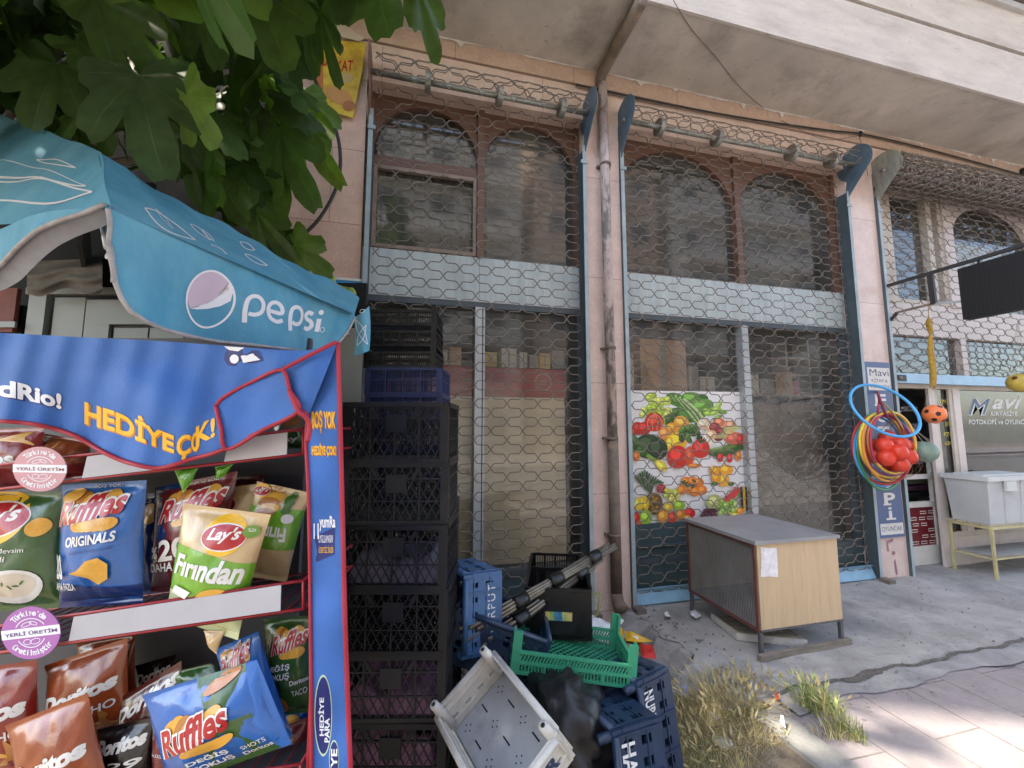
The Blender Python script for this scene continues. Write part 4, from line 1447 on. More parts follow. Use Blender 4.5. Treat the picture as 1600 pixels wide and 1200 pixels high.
for k in range(14):
    a = 2 * math.pi * k / 14
    pth = [top]
    for t in np.linspace(.1, 1, 12):
        rr = .235 * math.sin(min(1, t * 1.25) * math.pi * .5) * (1 if t < .8 else (1 - (t - .8) / .2) ** .5 + .02)
        aa = a + t * 1.2
        pth.append(Q(1392, 655 + 96 * t, 3.9) + RT * rr * math.cos(aa) * 1.1 + FH * rr * .62 * math.sin(aa))
    m.tube(pth, .0016, stg, n=4)
solo('ball_net', m, 'string net holding the red balls', 'net')

def net_ball(px_, py_, dd, r, mt, nm, label, toppx, patches=None):
    R = thing(nm, label, 'ball', Q(px_, py_ + 14, dd))
    m = MB(); ce = Q(px_, py_, dd)
    m.ball(ce, r, mt, 24, 16)
    if patches:
        pm, dirs = patches
        for dv in dirs:
            dv = nrm(RT * dv[0] + UP * dv[1] - FH * dv[2])
            a_ = nrm(np.cross(dv, (0, 0, 1))); b2 = np.cross(dv, a_)
            vs = [ce + dv * r * 1.006]
            for q in range(1, 3):
                for k in range(5):
                    an = 2 * math.pi * k / 5
                    vs.append(ce + nrm(dv + (a_ * math.cos(an) + b2 * math.sin(an)) * .27 * q / 2) * r * 1.006)
            m.add(vs, [(0, 1 + k, 1 + (k + 1) % 5) for k in range(5)] + [(1 + k, 6 + k, 6 + (k + 1) % 5, 1 + (k + 1) % 5) for k in range(5)], pm, True)
    part('ball_skin', m, R)
    m = MB()
    tp = Q(*toppx, dd)
    nm_ = c('white_net', 190, 185, 170, rough=.8)
    for k in range(8):
        a = 2 * math.pi * k / 8
        eq = ce + (RT * math.cos(a) + FH * math.sin(a)) * r * 1.02
        up_ = ce + (RT * math.cos(a) + FH * math.sin(a)) * r * .72 + UP * r * .74
        lo = ce + (RT * math.cos(a + .4) + FH * math.sin(a + .4)) * r * .72 - UP * r * .74
        m.tube([tp, up_, eq, lo, ce - UP * r * 1.04], .0011, nm_, n=4)
    part('net', m, R)
    return R
net_ball(1460, 647, 4.15, .094, c('orange_ball', 235, 125, 70, rough=.4), 'football', 'orange football with black patches hanging in a net by the doorway', (1455, 602),
         (c('ball_black', 40, 30, 30), [(-.45, .0, .85), (.62, .12, .75), (.05, .8, .6), (.25, -.75, .65), (-.6, -.62, .5), (-.95, .3, .1), (.95, -.5, .1)]))
net_ball(1446, 706, 4.0, .098, mat('green_ball', lin((118, 142, 128)), rough=.5, var=.25, scale=9), 'beach_ball', 'grey green ball hanging beside the bundle of hoops', (1425, 668))
net_ball(1592, 598, 4.0, .088, mat('yellow_ball', lin((190, 165, 70)), rough=.5, var=.2, scale=14), 'beach_ball', 'yellow ball with dark swirl hanging at the blue bar', (1590, 500),
         (c('ball_brown', 90, 40, 30), [(-.1, .1, 1), (.5, .4, .7), (.5, -.4, .7), (-.8, .5, .3)]))
m = MB()
ym = mat('yellow_net', lin((175, 140, 60)), rough=.9, var=.35, scale=40, bump=1, bscale=120)
ys = [497, 505, 516, 522, 535, 555, 575, 592, 604]; xs_ = [1451, 1451, 1453, 1454, 1454, 1455, 1457, 1458, 1457]; ww = [.012, .035, .03, .012, .030, .034, .036, .038, .030]
for q in range(5):
    m.tube(smooth_path([Q(x_ + 1.2 * math.sin(q * 2 + i), y_, 4.15 + .008 * q) for i, (x_, y_) in enumerate(zip(xs_, ys))], 4), list(np.interp(np.linspace(0, 8, 33), range(9), ww) * .62), ym, n=7)
for q in range(26):
    x_ = 1457 + rnd.uniform(-5, 5)
    m.tube([Q(x_, 596, 4.15), Q(x_ + rnd.uniform(-1.5, 1.5), 604 + rnd.uniform(0, 7), 4.15)], .0018, ym, n=4)
m.tube([F(1450, 470, -.3), Q(1451, 498, 4.15)], .003, ym, n=5)
solo('empty_net', m, 'empty yellow ball net hanging in front of the transom panes', 'net')

ledm = mat('led_face', (.008, .008, .009), rough=.6, var=.3, scale=60)
steel = mat('black_steel', (.03, .028, .028), rough=.6, var=.3)
R = thing('display_board', 'black projecting display board on a steel arm above the stationery doorway', 'sign', (5.0, -.9, 2.4))
m = MB(); m.box((5.0, -1.95, 2.515), (5.10, -.64, 3.005), ledm)
for k in range(44):
    m.box((4.997, -1.94 + k * .0295, 2.53), (5.0 - .0002, -1.94 + k * .0295 + .012, 2.99), ledm)
part('board', m, R)
m = MB(); m.bar((5.03, .02, 3.05), (5.03, -1.95, 3.06), .03, .03, steel); m.bar((5.03, -.415, 3.035), (5.03, -.42, 2.735), .03, .045, steel)
m.bar((5.03, -.43, 2.74), (5.03, -.1, 2.735), .02, .02, MATS['rusty_pipe']); m.bar((5.03, -.1, 2.735), (5.03, .02, 2.62), .03, .02, steel); m.bar((5.03, -.43, 2.735), (5.03, -.66, 2.69), .012, .02, alum)
m.bar((5.03, -.78, 3.006), (5.03, -.78, 3.04), .01, .02, steel)
m.bar((5.03, -1.45, 3.006), (5.03, -1.45, 3.04), .01, .02, steel)
part('bracket', m, R)

# bench and bin
ybn = mat('yellow_bench', lin((186, 174, 128)), rough=.5, var=.2, scale=9, col2=lin((120, 100, 70)), c2lo=.6, c2hi=.75, c2scale=14)
qx0, qx1, qy0, qy1, qz = 5.70, 7.2, -.30, .03, .38
qz = float(F(1547, 826, qy0)[2])
Bn = thing('bench', 'yellow steel bench frame under the grey storage bin', 'bench', (6.3, -.1, 0))
m = MB()
for (a, b_) in (((qx0, qy0), (qx1, qy0)), ((qx0, qy1), (qx1, qy1)), ((qx0, qy0), (qx0, qy1)), ((qx1, qy0), (qx1, qy1))):
    for z_ in (qz, .20):
        m.bar((*a, z_), (*b_, z_), .024, .024, ybn) if z_ == qz else m.bar((*a, z_), (*b_, z_), .014, .014, ybn)
part('frame', m, Bn)
m = MB()
for k in range(4):
    m.box((qx0, qy0 + .01 + .093 * k, qz + .0155), (qx1, qy0 + .088 + .093 * k, qz + .03), mat('bench_board', (.42, .38, .28), rough=.7, var=.2))
part('seat', m, Bn)
m = MB(); m.box((qx0 + .03, qy0 + .02, .211), (qx1 - .03, qy1 - .02, .222), concrete); part('shelf', m, Bn)
for (x_, y_) in ((qx0, qy0), (qx0, qy1), (qx1, qy0), (qx1, qy1)):
    m = MB(); m.bar((x_, y_, .004), (x_, y_, qz - .0155), .022, .022, ybn); part('leg', m, Bn)
tubm = mat('bin_plastic', (.47, .475, .47), rough=.35, var=.12, scale=3, spec=.5)
lidm = mat('bin_lid', (.55, .56, .55), rough=.3, var=.1, scale=3)
R = thing('storage_bin', 'big grey translucent plastic storage bin standing on the yellow bench', 'bin', (6.0, -.1, qz + .03))
m = MB()
z0, z1 = qz + .032, float(F(1543, 752, -.30)[2])
t_, k = (5.70, 6.50, -.31, .04), .025
lo = [(t_[0] + k, t_[2] + k, z0), (t_[1] - k, t_[2] + k, z0), (t_[1] - k, t_[3] - k, z0), (t_[0] + k, t_[3] - k, z0)]
hi = [(t_[0], t_[2], z1), (t_[1], t_[2], z1), (t_[1], t_[3], z1), (t_[0], t_[3], z1)]
m.add(lo + hi, [(3, 2, 1, 0), (0, 1, 5, 4), (1, 2, 6, 5), (2, 3, 7, 6), (3, 0, 4, 7)], tubm)
for fr_2 in (.3, .62):
    x_ = lerp(lo[0], lo[1], fr_2); y_ = lerp(hi[0], hi[1], fr_2)
    m.bar(x_ - (0, .004, 0), y_ - (0, .004, 0), .012, .012, tubm, up=(0, 1, 0))
part('tub', m, R)
m = MB(); m.box((t_[0] - .02, t_[2] - .02, z1), (t_[1] + .02, t_[3] + .02, z1 + .045), lidm); m.box((t_[0] + .05, t_[2] + .05, z1 + .0455), (t_[1] - .05, t_[3] - .05, z1 + .06), lidm)
part('lid', m, R)
m = MB(); m.box((t_[0] + .22, t_[2] - .035, z1 - .10), (t_[0] + .36, t_[2] - .012, z1 - .002), lidm); part('handle', m, R)
# ================================================================== CRATES
def clipseg(p, d, w_, h):
    t0, t1 = -9., 9.
    for a in (0, 1):
        lim = (w_, h)[a]
        if abs(d[a]) < 1e-9:
            if not 0 <= p[a] <= lim:
                return None
            continue
        q0, q1 = (0 - p[a]) / d[a], (lim - p[a]) / d[a]
        t0, t1 = max(t0, min(q0, q1)), min(t1, max(q0, q1))
    return (p + d * t0, p + d * t1) if t1 - t0 > .004 else None


def wall(mb, o, ax, n, w_, h, mt, style, plate=True):
    """one crate wall: o lower corner, ax its run, n outward"""
    az = np.array((0, 0, 1.))
    P = lambda u, v, k=0.: o + ax * u + az * v + n * k
    def hb(v, th, dp=.010, u0=0., u1=None):
        u1 = w_ if u1 is None else u1
        mb.obox(P(u0, v, -dp / 2), ax * (u1 - u0), n * dp, az * th, mt)
    def vb(u, th, dp=.008, v0=0., v1=None):
        v1 = h if v1 is None else v1
        mb.obox(P(u - th / 2, v0, -dp / 2), ax * th, n * dp, az * (v1 - v0), mt)
    if style == 'lattice':
        hb(0, .016, .016); hb(h - .02, .02, .018); hb(h * .72, .007, .009)
        hb(h * .36, .005, .007)
        for k in range(1, 4):
            vb(w_ * k / 4, .007, .010, .016, h - .02)
        for sgn in (-1, 1):
            d = np.array((.5, sgn * .87))
            x = -h
            while x < w_ + h:
                s_ = clipseg(np.array((x, 0.)), d, w_, h * .985)
                if s_ is not None:
                    a, b_ = s_
                    mb.bar(P(a[0], a[1], .001 * sgn), P(b_[0], b_[1], .001 * sgn), .0045, .004, mt, up=n)
                x += .036
        if plate and w_ > .35:
            mb.obox(P(w_ * .41, h * .50, -.005), ax * .085, n * .013, az * h * .30, mt)
            for s_ in (-1, 1):
                mb.bar(P(w_ * .5 + s_ * .07, h * .72, 0), P(w_ * .5 + s_ * .10, h - .02, 0), .014, .01, mt, up=n)
    elif style == 'slots':
        hb(0, .014, .014); hb(h - .014, .014, .016); hb(h * .52, .006, .012)
        for k in range(1, 4):
            vb(w_ * k / 4, .008, .014)
        x = .012
        while x < w_:
            vb(x, .0045, .006, .014, h - .014)
            x += .0115
    elif style == 'panel':
        hb(0, .05, .012); hb(h - .045, .045, .014); hb(h * .44, .04, .012)
        nk = max(3, int(w_ / .062))
        for k in range(nk + 1):
            vb(w_ * k / nk, .040, .011, .05, h - .045)
        mb.tube([P(.0, h - .012, .004), P(w_, h - .012, .004)], .013, mt, n=10)
        hb(h * .30, .006, .020); hb(h * .72, .006, .020)
        for k in range(0, nk + 1, 2):
            mb.obox(P(w_ * k / nk - .003, .01, .0065), ax * .006, n * .006, az * (h - .03), mt)
    elif style == 'low':
        hb(0, .012, .014); hb(h * .44, .012, .014); hb(h - .010, .010, .016)
        for k in range(1, 4):
            vb(w_ * k / 4, .010, .016, 0, h * .5)
        x = .014
        while x < w_:
            vb(x, .006, .007, .012, h * .44)
            mb.bar(P(x, h * .56, 0), P(x + .014, h - .01, 0), .007, .007, mt, up=n)
            x += .0145
        hb(h * .5, h * .08, .008)


def crate_mb(L, W, H, mt, style, post=.026, posth=None, roll=False, floor='lattice', fm=None):
    m = MB()
    fm = fm or mt
    X_, Y_ = np.array((1., 0, 0)), np.array((0, 1., 0))
    c0 = np.array((-L / 2, -W / 2, 0))
    wall(m, c0 + X_ * post * .5, X_, -Y_, L - post, H, mt, style)
    wall(m, c0 + Y_ * W + X_ * post * .5, X_, Y_, L - post, H, mt, style)
    wall(m, c0 + Y_ * post * .5, Y_, -X_, W - post, H, mt, style, False)
    wall(m, c0 + X_ * L + Y_ * post * .5, Y_, X_, W - post, H, mt, style, False)
    ph = posth or H
    for sx_ in (-1, 1):
        for sy_ in (-1, 1):
            x, y = sx_ * (L / 2), sy_ * (W / 2)
            m.obox((x - sx_ * post, y + sy_ * .004, 0), (sx_ * (post + .004), 0, 0), (0, -sy_ * .012, 0), (0, 0, ph), mt)
            m.obox((x + sx_ * .004, y - sy_ * .008, 0), (-sx_ * .012, 0, 0), (0, -sy_ * (post - .008), 0), (0, 0, ph), mt)
            if roll:
                m.tube([(x - sx_ * .018, y - sy_ * .018, H * .3), (x - sx_ * .018, y - sy_ * .018, H + .012), (x - sx_ * .018, y - sy_ * .018, H + .052)], [.018, .018, .017], mt, n=14)
                m.tube([(x - sx_ * .018, y - sy_ * .018, H + .0525), (x - sx_ * .018, y - sy_ * .018, H + .053)], .008, black, n=8)
    if floor == 'lattice':
        for sgn in (-1, 1):
            d = np.array((.707, sgn * .707))
            x = -W
            while x < L + W:
                s_ = clipseg(np.array((x, 0.)), d, L, W)
                if s_ is not None:
                    a, b_ = s_
                    m.bar((c0[0] + a[0], c0[1] + a[1], .006 + .001 * sgn), (c0[0] + b_[0], c0[1] + b_[1], .006 + .001 * sgn), .005, .004, fm)
                x += .034
    else:                                     # plate with slots and holes
        m.box((-L / 2 + .01, -W / 2 + .01, .004), (L / 2 - .01, W / 2 - .01, .012), fm)
        for ix in range(int(L / .09)):
            for iy in range(int(W / .085)):
                x, y = -L / 2 + .06 + ix * .088, -W / 2 + .05 + iy * .083
                if (ix + iy) % 2:
                    m.box((x - .003, y - .022, .0122), (x + .003, y + .022, .0132), black)
                else:
                    for q in range(4):
                        m.box((x + .014 * math.cos(q * 1.57) - .0025, y + .014 * math.sin(q * 1.57) - .0025, .0122), (x + .014 * math.cos(q * 1.57) + .0025, y + .014 * math.sin(q * 1.57) + .0025, .0132), black)
    return m


def place(o, p0, xdir, ydir, L, W):          # corner (-L/2,-W/2,0) put at p0
    x = nrm(xdir)
    y = np.array(ydir, float)
    y = nrm(y - x * y.dot(x))
    z = np.cross(x, y)
    c_ = np.array(p0) + x * L / 2 + y * W / 2
    M = Matrix(((x[0], y[0], z[0], c_[0]), (x[1], y[1], z[1], c_[1]), (x[2], y[2], z[2], c_[2]), (0, 0, 0, 1)))
    o.matrix_world = M
    return o


blackp = mat('black_plastic', (.007, .007, .0075), rough=.42, var=.3, scale=8)
bluep = mat('navy_plastic', (.018, .03, .095), rough=.45, var=.2, scale=8)
bluec = mat('blue_plastic', (.04, .11, .24), rough=.42, var=.2, scale=8)
dkblp = mat('dark_blue_plastic', (.016, .035, .075), rough=.38, var=.25, scale=8)
greenp = mat('green_plastic', (.035, .30, .165), rough=.42, var=.12, scale=8)
whitep = mat('white_plastic', (.62, .59, .53), rough=.5, var=.15, scale=9, col2=(.33, .28, .22), c2lo=.55, c2hi=.8, c2scale=5)
greyfl = mat('grey_floor', (.38, .385, .39), rough=.5, var=.15, scale=6, col2=(.2, .18, .16), c2lo=.55, c2hi=.8, c2scale=5)
purple = mat('purple_film', (.20, .085, .15), rough=.5, var=.35, scale=14, bump=1, bscale=12)
greyfilm = mat('grey_purple_film', (.13, .12, .17), rough=.5, var=.3, scale=12, bump=1, bscale=12)

D0 = 1.75
Lb, Wb, Hb = .44, .33, .2525
ztop = 1.52 + (667 - 629) / 644 * D0
words = ['topmost', 'second from the top', 'third from the top, holding grey film', 'fourth from the top', 'fifth from the top', 'sixth from the top, holding purple film', 'lowest']
big = crate_mb(Lb, Wb, Hb, blackp, 'lattice', post=.03)
proto = big.build('crate')
dusty = crate_mb(Lb, Wb, Hb, mat('dusty_black_plastic', (.016, .0155, .015), rough=.6, var=.4, scale=5, col2=(.045, .042, .038), c2lo=.55, c2hi=.8, c2scale=6), 'lattice', post=.03).build('crate').data
bpy.data.objects.remove([o for o in bpy.data.objects if o.data == dusty][0])
for i, wd in enumerate(words):
    o = proto if i == 0 else proto.copy()
    if i:
        COL.objects.link(o)
    if i in (1, 4):
        o.data = dusty
    z = ztop - Hb * (i + 1)
    p0 = Q(536 + [0, 2, 1, 3, 2, 4, 3][i], 667, D0) * (1, 1, 0) + UP * z
    place(o, p0, RT + FH * [.0, .02, -.01, .0, .02, 0, .01][i], FH, Lb, Wb)
    tag(o, 'black lattice crate, ' + wd + ', beside the snack stand', 'crate', 'black crates in the tall front stack')
def film(i, hh, mt, label):
    z = ztop - Hb * (i + 1) + .012
    ce = Q(618, 667, D0) * (1, 1, 0) + FH * (Wb / 2) + UP * z
    q = random.Random(i)
    ph = [q.uniform(0, 6) for _ in range(6)]
    m = MB()
    def f(u, v):
        x, y = (u - .5) * (Lb - .06), (v - .5) * (Wb - .05)
        e = min(u, 1 - u, v, 1 - v)
        h = hh * min(1, e * 9) ** .6 * (.8 + .14 * math.sin(u * 9 + ph[0]) + .12 * math.sin(v * 7 + u * 4 + ph[1]) + .08 * math.sin(u * 23 + ph[2]))
        return ce + RT * x + FH * y + UP * h
    m.grid(f, 40, 24, mt)
    solo('plastic_film', m, label, 'film', 'crumpled film in the black crates')
film(2, .12, greyfilm, 'crumpled grey film inside the third black crate of the tall stack')
film(4, .10, purple, 'crumpled purple film low inside the fifth black crate of the tall stack')
film(5, .22, purple, 'crumpled purple film filling the sixth black crate of the tall stack')

# the rear stack: black crates, then blue, then low black ones
D1 = 2.14
Lr, Wr = .39, .30
zr = -.15
prev = None
for i in range(5):
    o = proto.copy(); COL.objects.link(o)
    place(o, Q(572, 667, D1) * (1, 1, 0) + UP * (zr + Hb * i), RT, FH, Lb, Wb)
    tag(o, 'black lattice crate low in the rear stack behind the tall front stack', 'crate', 'black crates in the rear stack')
zr += 5 * Hb
Hs = .143
sl_ = crate_mb(Lr, Wr, Hs, bluep, 'slots', post=.024, posth=Hs - .002).build('crate')
for i in range(5):
    o = sl_ if i == 0 else sl_.copy()
    if i:
        COL.objects.link(o)
    place(o, Q(569 + [2, 0, 3, 1, 0][i], 667, D1) * (1, 1, 0) + UP * (zr + Hs * i), RT, FH, Lr, Wr)
    tag(o, ['navy slotted crate low in the rear stack seen through the black lattice'] * 3 + ['navy slotted crate second from the top of its colour in the rear stack'] + ['navy slotted crate right under the low black crates'], 'crate', 'navy crates in the rear stack')
    o['label'] = 'navy slotted crate low in the rear stack seen through the black lattice' if i < 3 else ['navy slotted crate with paper scraps, second below the low black crates', 'navy slotted crate directly under the low black crates'][i - 3]
zr += 5 * Hs
Ht = .112
tp = crate_mb(.365, .27, .085, blackp, 'slots', post=.022, posth=Ht + .0).build('crate')
for i in range(3):
    o = tp if i == 0 else tp.copy()
    if i:
        COL.objects.link(o)
    place(o, Q(566, 667, D1) * (1, 1, 0) + UP * (zr + (Ht + .001) * i), RT + FH * .02 * i, FH, .365, .27)
    tag(o, ['lowest of the three low black crates on top of the rear stack', 'middle one of the three low black crates on the rear stack', 'topmost low black crate with corner posts on the rear stack'][i], 'crate', 'low black crates on the rear stack')
m = MB()
vegm = mat('spring_onion', lin((150, 175, 90)), rough=.6, var=.25, scale=30)
for k in range(14):
    m.tube(smooth_path([Q(505 + k * 1.2, 432 + rnd.uniform(-4, 4), 2.2), Q(530 + rnd.uniform(-4, 4), 448 + k * .9, 2.18), Q(553 + rnd.uniform(-4, 5), 452 + k * 1.6, 2.16)], 4), .008, vegm, n=6)
solo('green_bunch', m, 'bunch of pale green stalks lying on the crates behind the awning tip', 'vegetable')

# ---- the tumbled pile
def crate_thing(L, W, H, mt, style, p0, xd, yd, label, wr=None, **k):
    o = crate_mb(L, W, H, mt, style, **k).build('crate')
    place(o, p0, xd, yd, L, W)
    tag(o, label, 'crate', 'crates in the tumbled pile')
    if wr:
        m = MB()
        wr(m)
        l_ = m.build('lettering', o)
    return o
wlet = c('white_lettering', 215, 215, 215)
def harput(m):
    m.box((-.12, -.158, .03), (.13, -.1565, .085), bluec)
    write(m, 'HARPUT', lambda u, v, off=0.: np.array((u, -.1595, v)), (-.11, .038, .12, .078), wlet, bold=.0, space=1.2)
p0 = Q(783, 1014, 2.05)
crate_thing(.34, .30, .20, bluec, 'panel', p0, UP + RT * .0 + FH * .10, FH * .85 - RT * .5, 'blue slotted crate with white lettering standing on its end beside the tall stack', harput, roll=False, floor='plate')
# a crate under it
crate_thing(.44, .30, .24, dkblp, 'panel', Q(690, 1030, 2.0), RT - UP * .35, FH, 'dark blue crate tilted under the blue lettered crate', None, floor='plate')
def azlar(m):
    nv = c('navy_lettering', 50, 60, 95)
    write(m, 'AZLAR', lambda u, v, off=0.: np.array((.1 - u, .229, v)), (-.05, .05, .2, .11), nv, bold=.04, shear=.1)
crate_thing(.29, .44, .15, whitep, 'panel', Q(790, 1048, 1.90), Q(736, 1112, 1.83) - Q(790, 1048, 1.90), Q(858, 1176, 1.58) - Q(790, 1048, 1.90), 'dirty white crate tipped over with its grey floor showing', azlar, roll=True, floor='plate', fm=greyfl)
xd = Q(880, 1064, 2.02) - Q(985, 1150, 1.56)
def lets(t_):
    def f(m):
        write(m, t_, lambda u, v, off=0.: np.array((-.285, u, .22 - v)), (-.15, .03, .10, .09), wlet, bold=.03)
    return f
crate_thing(.55, .38, .22, dkblp, 'panel', Q(1030, 1122, 1.74), xd, -UP, 'nearest dark blue crate lying on its side at the edge of the dry grass', lets('HAYIRLI'), roll=True, floor='plate')
crate_thing(.55, .38, .22, dkblp, 'panel', Q(1044, 1044, 2.02), xd + RT * -.12, -UP, 'farther dark blue crate lying on its side against the nearest one', lets('NURENEZ 32'), roll=True, floor='plate')
crate_thing(.545, .33, .095, greenp, 'low', Q(798, 1051, 1.93), Q(976, 1074, 1.93) - Q(798, 1051, 1.93), FH - UP * .02, 'green low tray crate with tall corner posts on top of the pile', None, post=.036, posth=.175, floor='lattice')
def sticker(m):
    fnn = lambda u, v, off=0.: np.array((u, -.1685 - off, v))
    m.box((-.15, -.168, .02), (.15, -.158, .235), blackp)
    fill(m, ellipse(0, .10, .10, .075), fnn, mat('black_gloss', (.02, .02, .022), rough=.25, var=0), .0004)
    for k, (x_, cc) in enumerate([(-.052, (200, 190, 110)), (-.03, (150, 180, 110)), (-.008, (70, 140, 160)), (.012, (60, 120, 170)), (.034, (170, 190, 120)), (.056, (205, 190, 120))]):
        hh = .022 - .0004 * abs(k - 2.5)
        fill(m, [(x_ - .013, .115 - hh), (x_ + .013, .115 - hh), (x_ + .016, .115 + hh), (x_ - .016, .115 + hh)], fnn, c('sticker_%d' % k, *cc, var=.3, scale=90), .0008 + k * .0001, 1)
crate_thing(.335, .32, .25, blackp, 'slots', Q(822, 996, 2.26), RT - FH * .1, FH, 'black crate with a small fruit sticker on its solid front panel', sticker, floor='plate')
crate_thing(.32, .30, .28, blackp, 'slots', Q(826, 962, 2.62), RT - FH * .12, FH, 'black crate behind the one with the fruit sticker', None, floor='plate')
crate_thing(.44, .33, .25, blackp, 'lattice', Q(800, 1140, 2.2), RT + FH * .2, FH - RT * .2, 'black lattice crate buried under the green tray', None, floor='lattice')
crate_thing(.44, .33, .25, blackp, 'lattice', Q(700, 1160, 2.3), RT, FH, 'black lattice crate on the ground behind the white crate', None)
crate_thing(.12, .10, .10, whitep, 'slots', Q(922, 1003, 2.75), RT - UP * .3, FH, 'small white basket beside the foot of the drainpipe', None, post=.01, floor='plate')
crate_thing(.36, .28, .15, mat('orange_plastic', (.30, .06, .025), rough=.5, var=.2), 'panel', Q(838, 1085, 2.12), RT - UP * .15, FH, 'rusty orange crate peeping out under the green tray', None, floor='plate')
bagm = mat('black_bag', (.014, .014, .015), rough=.42, var=.3, bump=.8, bscale=11)
def bagball(ce, r, mt, nm, label, cat='bag', seed=1, group=None):
    q = random.Random(seed)
    ks = [(nrm([q.gauss(0, 1) for _ in range(3)]), q.uniform(3, 11), q.uniform(0, 6), q.uniform(.015, .05)) for _ in range(14)]
    m = MB()
    m.ball(ce, r, mt, 40, 26, fn=lambda d: 1 + sum(a * math.sin(k * d.dot(v) * 2 + p) for v, k, p, a in ks))
    return solo(nm, m, label, cat, group)
bagball(Q(880, 1150, 1.86), (.20, .22, .24), bagm, 'rubbish_bag', 'black plastic rubbish bag slumped between the white and dark blue crates', seed=4)
bagball(Q(920, 985, 2.55), (.13, .10, .07), mat('white_bag', (.62, .62, .63), rough=.4, var=.1, bump=.6, bscale=12, alpha=.9), 'plastic_bag', 'thin white plastic bag behind the green tray', seed=9)
bagball(G(1135, 1172, -.13), (.06, .05, .05), mat('clear_bag', (.7, .7, .72), rough=.25, var=.15, bump=1, bscale=30), 'plastic_bag', 'crumpled white plastic bag lying in the weeds by the kerb', seed=12)

rodm = mat('rod_metal', (.22, .19, .15), rough=.4, metal=.6, var=.3, scale=15)
R = thing('rod_bundle', 'two taped bundles of thin metal rods leaning from the pile to the pilaster', 'rods', Q(760, 985, 2.2))
ends = [((735, 985, 1.98), (958, 852, 2.62), 9), ((752, 1012, 2.0), (932, 876, 2.55), 7)]
for a, b_, n_ in ends:
    a, b_ = Q(*a), Q(*b_)
    m = MB()
    t_ = MB()
    for k in range(n_):
        an = 2 * math.pi * k / n_
        of = (UP * math.cos(an) + RT * math.sin(an)) * .020 * (1 if k else 0)
        e0, e1 = rnd.uniform(-.04, .05), rnd.uniform(-.10, .03)
        d_ = nrm(b_ - a)
        m.tube([a + of * 1.5 + d_ * e0, lerp(a, b_, .45) + of * .9, b_ + of * 1.2 + d_ * e1], .0085, rodm, n=7)
    for f_ in (.28, .52, .82):
        ce = lerp(a, b_, f_); d_ = nrm(b_ - a)
        t_.tube([ce - d_ * .04, ce - d_ * .02, ce + d_ * .02, ce + d_ * .045], [.033, .036, .034, .033], blackp, n=10)
    part('rods', m, R); part('tape', t_, R)
m = MB()
gw = mat('green_twine', lin((150, 165, 110)), rough=.8)
for k in range(5):
    m.tube(smooth_path([Q(915, 932, 2.7) + RT * rnd.uniform(-.03, .03), Q(925 + 4 * k, 925 + rnd.uniform(0, 14), 2.7), Q(934, 948 + 3 * k, 2.7), Q(931 - k * 2, 962, 2.7)], 5), .0022, gw, n=5)
solo('twine', m, 'tangle of pale green twine at the foot of the pilaster', 'twine')

# litter on the bank
def scrap(pts, z, mt, nm, label, cat='litter', extra=None, grp='litter by the broken concrete'):
    m = MB()
    P = [G(x_, y_, z) for x_, y_ in pts]
    ce = np.mean(P, 0)
    q = random.Random(len(label))
    n = len(P)
    vs = [ce + UP * .03] + [p + UP * q.uniform(0, .035) for p in P] + [lerp(ce, p, .55) + UP * q.uniform(.01, .05) for p in P]
    m.add(vs, [(0, 1 + n + i, 1 + n + (i + 1) % n) for i in range(n)] + [(1 + n + i, 1 + i, 1 + (i + 1) % n, 1 + n + (i + 1) % n) for i in range(n)], mt)
    if extra:
        for k, (mt2, f) in enumerate(extra):
            vs2 = [lerp(ce, v, f) + UP * (.004 + .002 * k) for v in vs[:1 + 2 * n]]
            m.add(vs2, [(0, 1 + n + i, 1 + n + (i + 1) % n) for i in range(n)][k % 2::2], mt2)
    solo(nm, m, label, cat, grp)
yw, rw, ww_ = c('wrapper_yellow', 225, 180, 50, rough=.35), c('wrapper_red', 190, 45, 40, rough=.35), c('paper_white', 220, 218, 212)
cb = mat('cardboard', (.26, .18, .12), rough=.9, var=.2)
scrap([(976, 990), (1010, 1000), (1022, 1010), (1000, 1008), (978, 1002)], .03, yw, 'snack_wrapper', 'torn yellow snack wrapper on the bank above the dark blue crate', extra=[(rw, .7), (ww_, .9)])
scrap([(961, 985), (973, 984), (975, 1012), (962, 1015)], .03, yw, 'snack_wrapper', 'narrow yellow wrapper beside the corner post of the green tray', extra=[(rw, .8)])
scrap([(998, 1012), (1020, 1016), (1026, 1034), (1004, 1034)], .02, rw, 'snack_wrapper', 'red and pink wrapper at the end of the torn cardboard', extra=[(yw, .8), (c('wrapper_pink', 225, 150, 170), .6)])
scrap([(972, 1000), (1000, 1005), (1012, 1022), (985, 1030), (968, 1018)], .0, cb, 'cardboard_piece', 'flat torn brown cardboard among the wrappers')
scrap([(958, 968), (975, 972), (972, 980), (958, 978)], .03, ww_, 'paper_scrap', 'white paper scrap at the foot of the drainpipe')
scrap([(1038, 962), (1042, 957), (1048, 968), (1040, 970)], .005, ww_, 'paper_scrap', 'small folded white paper on the concrete near the blue bar')
scrap([(1078, 962), (1086, 953), (1096, 966), (1088, 970), (1080, 968)], .005, c('clear_scrap', 190, 192, 195), 'paper_scrap', 'crumpled clear plastic by the back leg of the cage box')
scrap([(1062, 1082), (1074, 1078), (1078, 1090), (1066, 1093)], -.13, c('blue_scrap', 140, 150, 175), 'paper_scrap', 'bluish scrap in the dry grass beside the dark blue crate')
scrap([(1128, 1100), (1138, 1098), (1142, 1112), (1130, 1114)], -.08, c('lilac_scrap', 160, 160, 190), 'paper_scrap', 'lilac scrap caught in the middle of the dry grass')
scrap([(1108, 1124), (1126, 1122), (1130, 1132), (1112, 1136)], -.12, c('grey_scrap', 190, 190, 190), 'paper_scrap', 'grey paper scrap lying at the front of the dry grass')
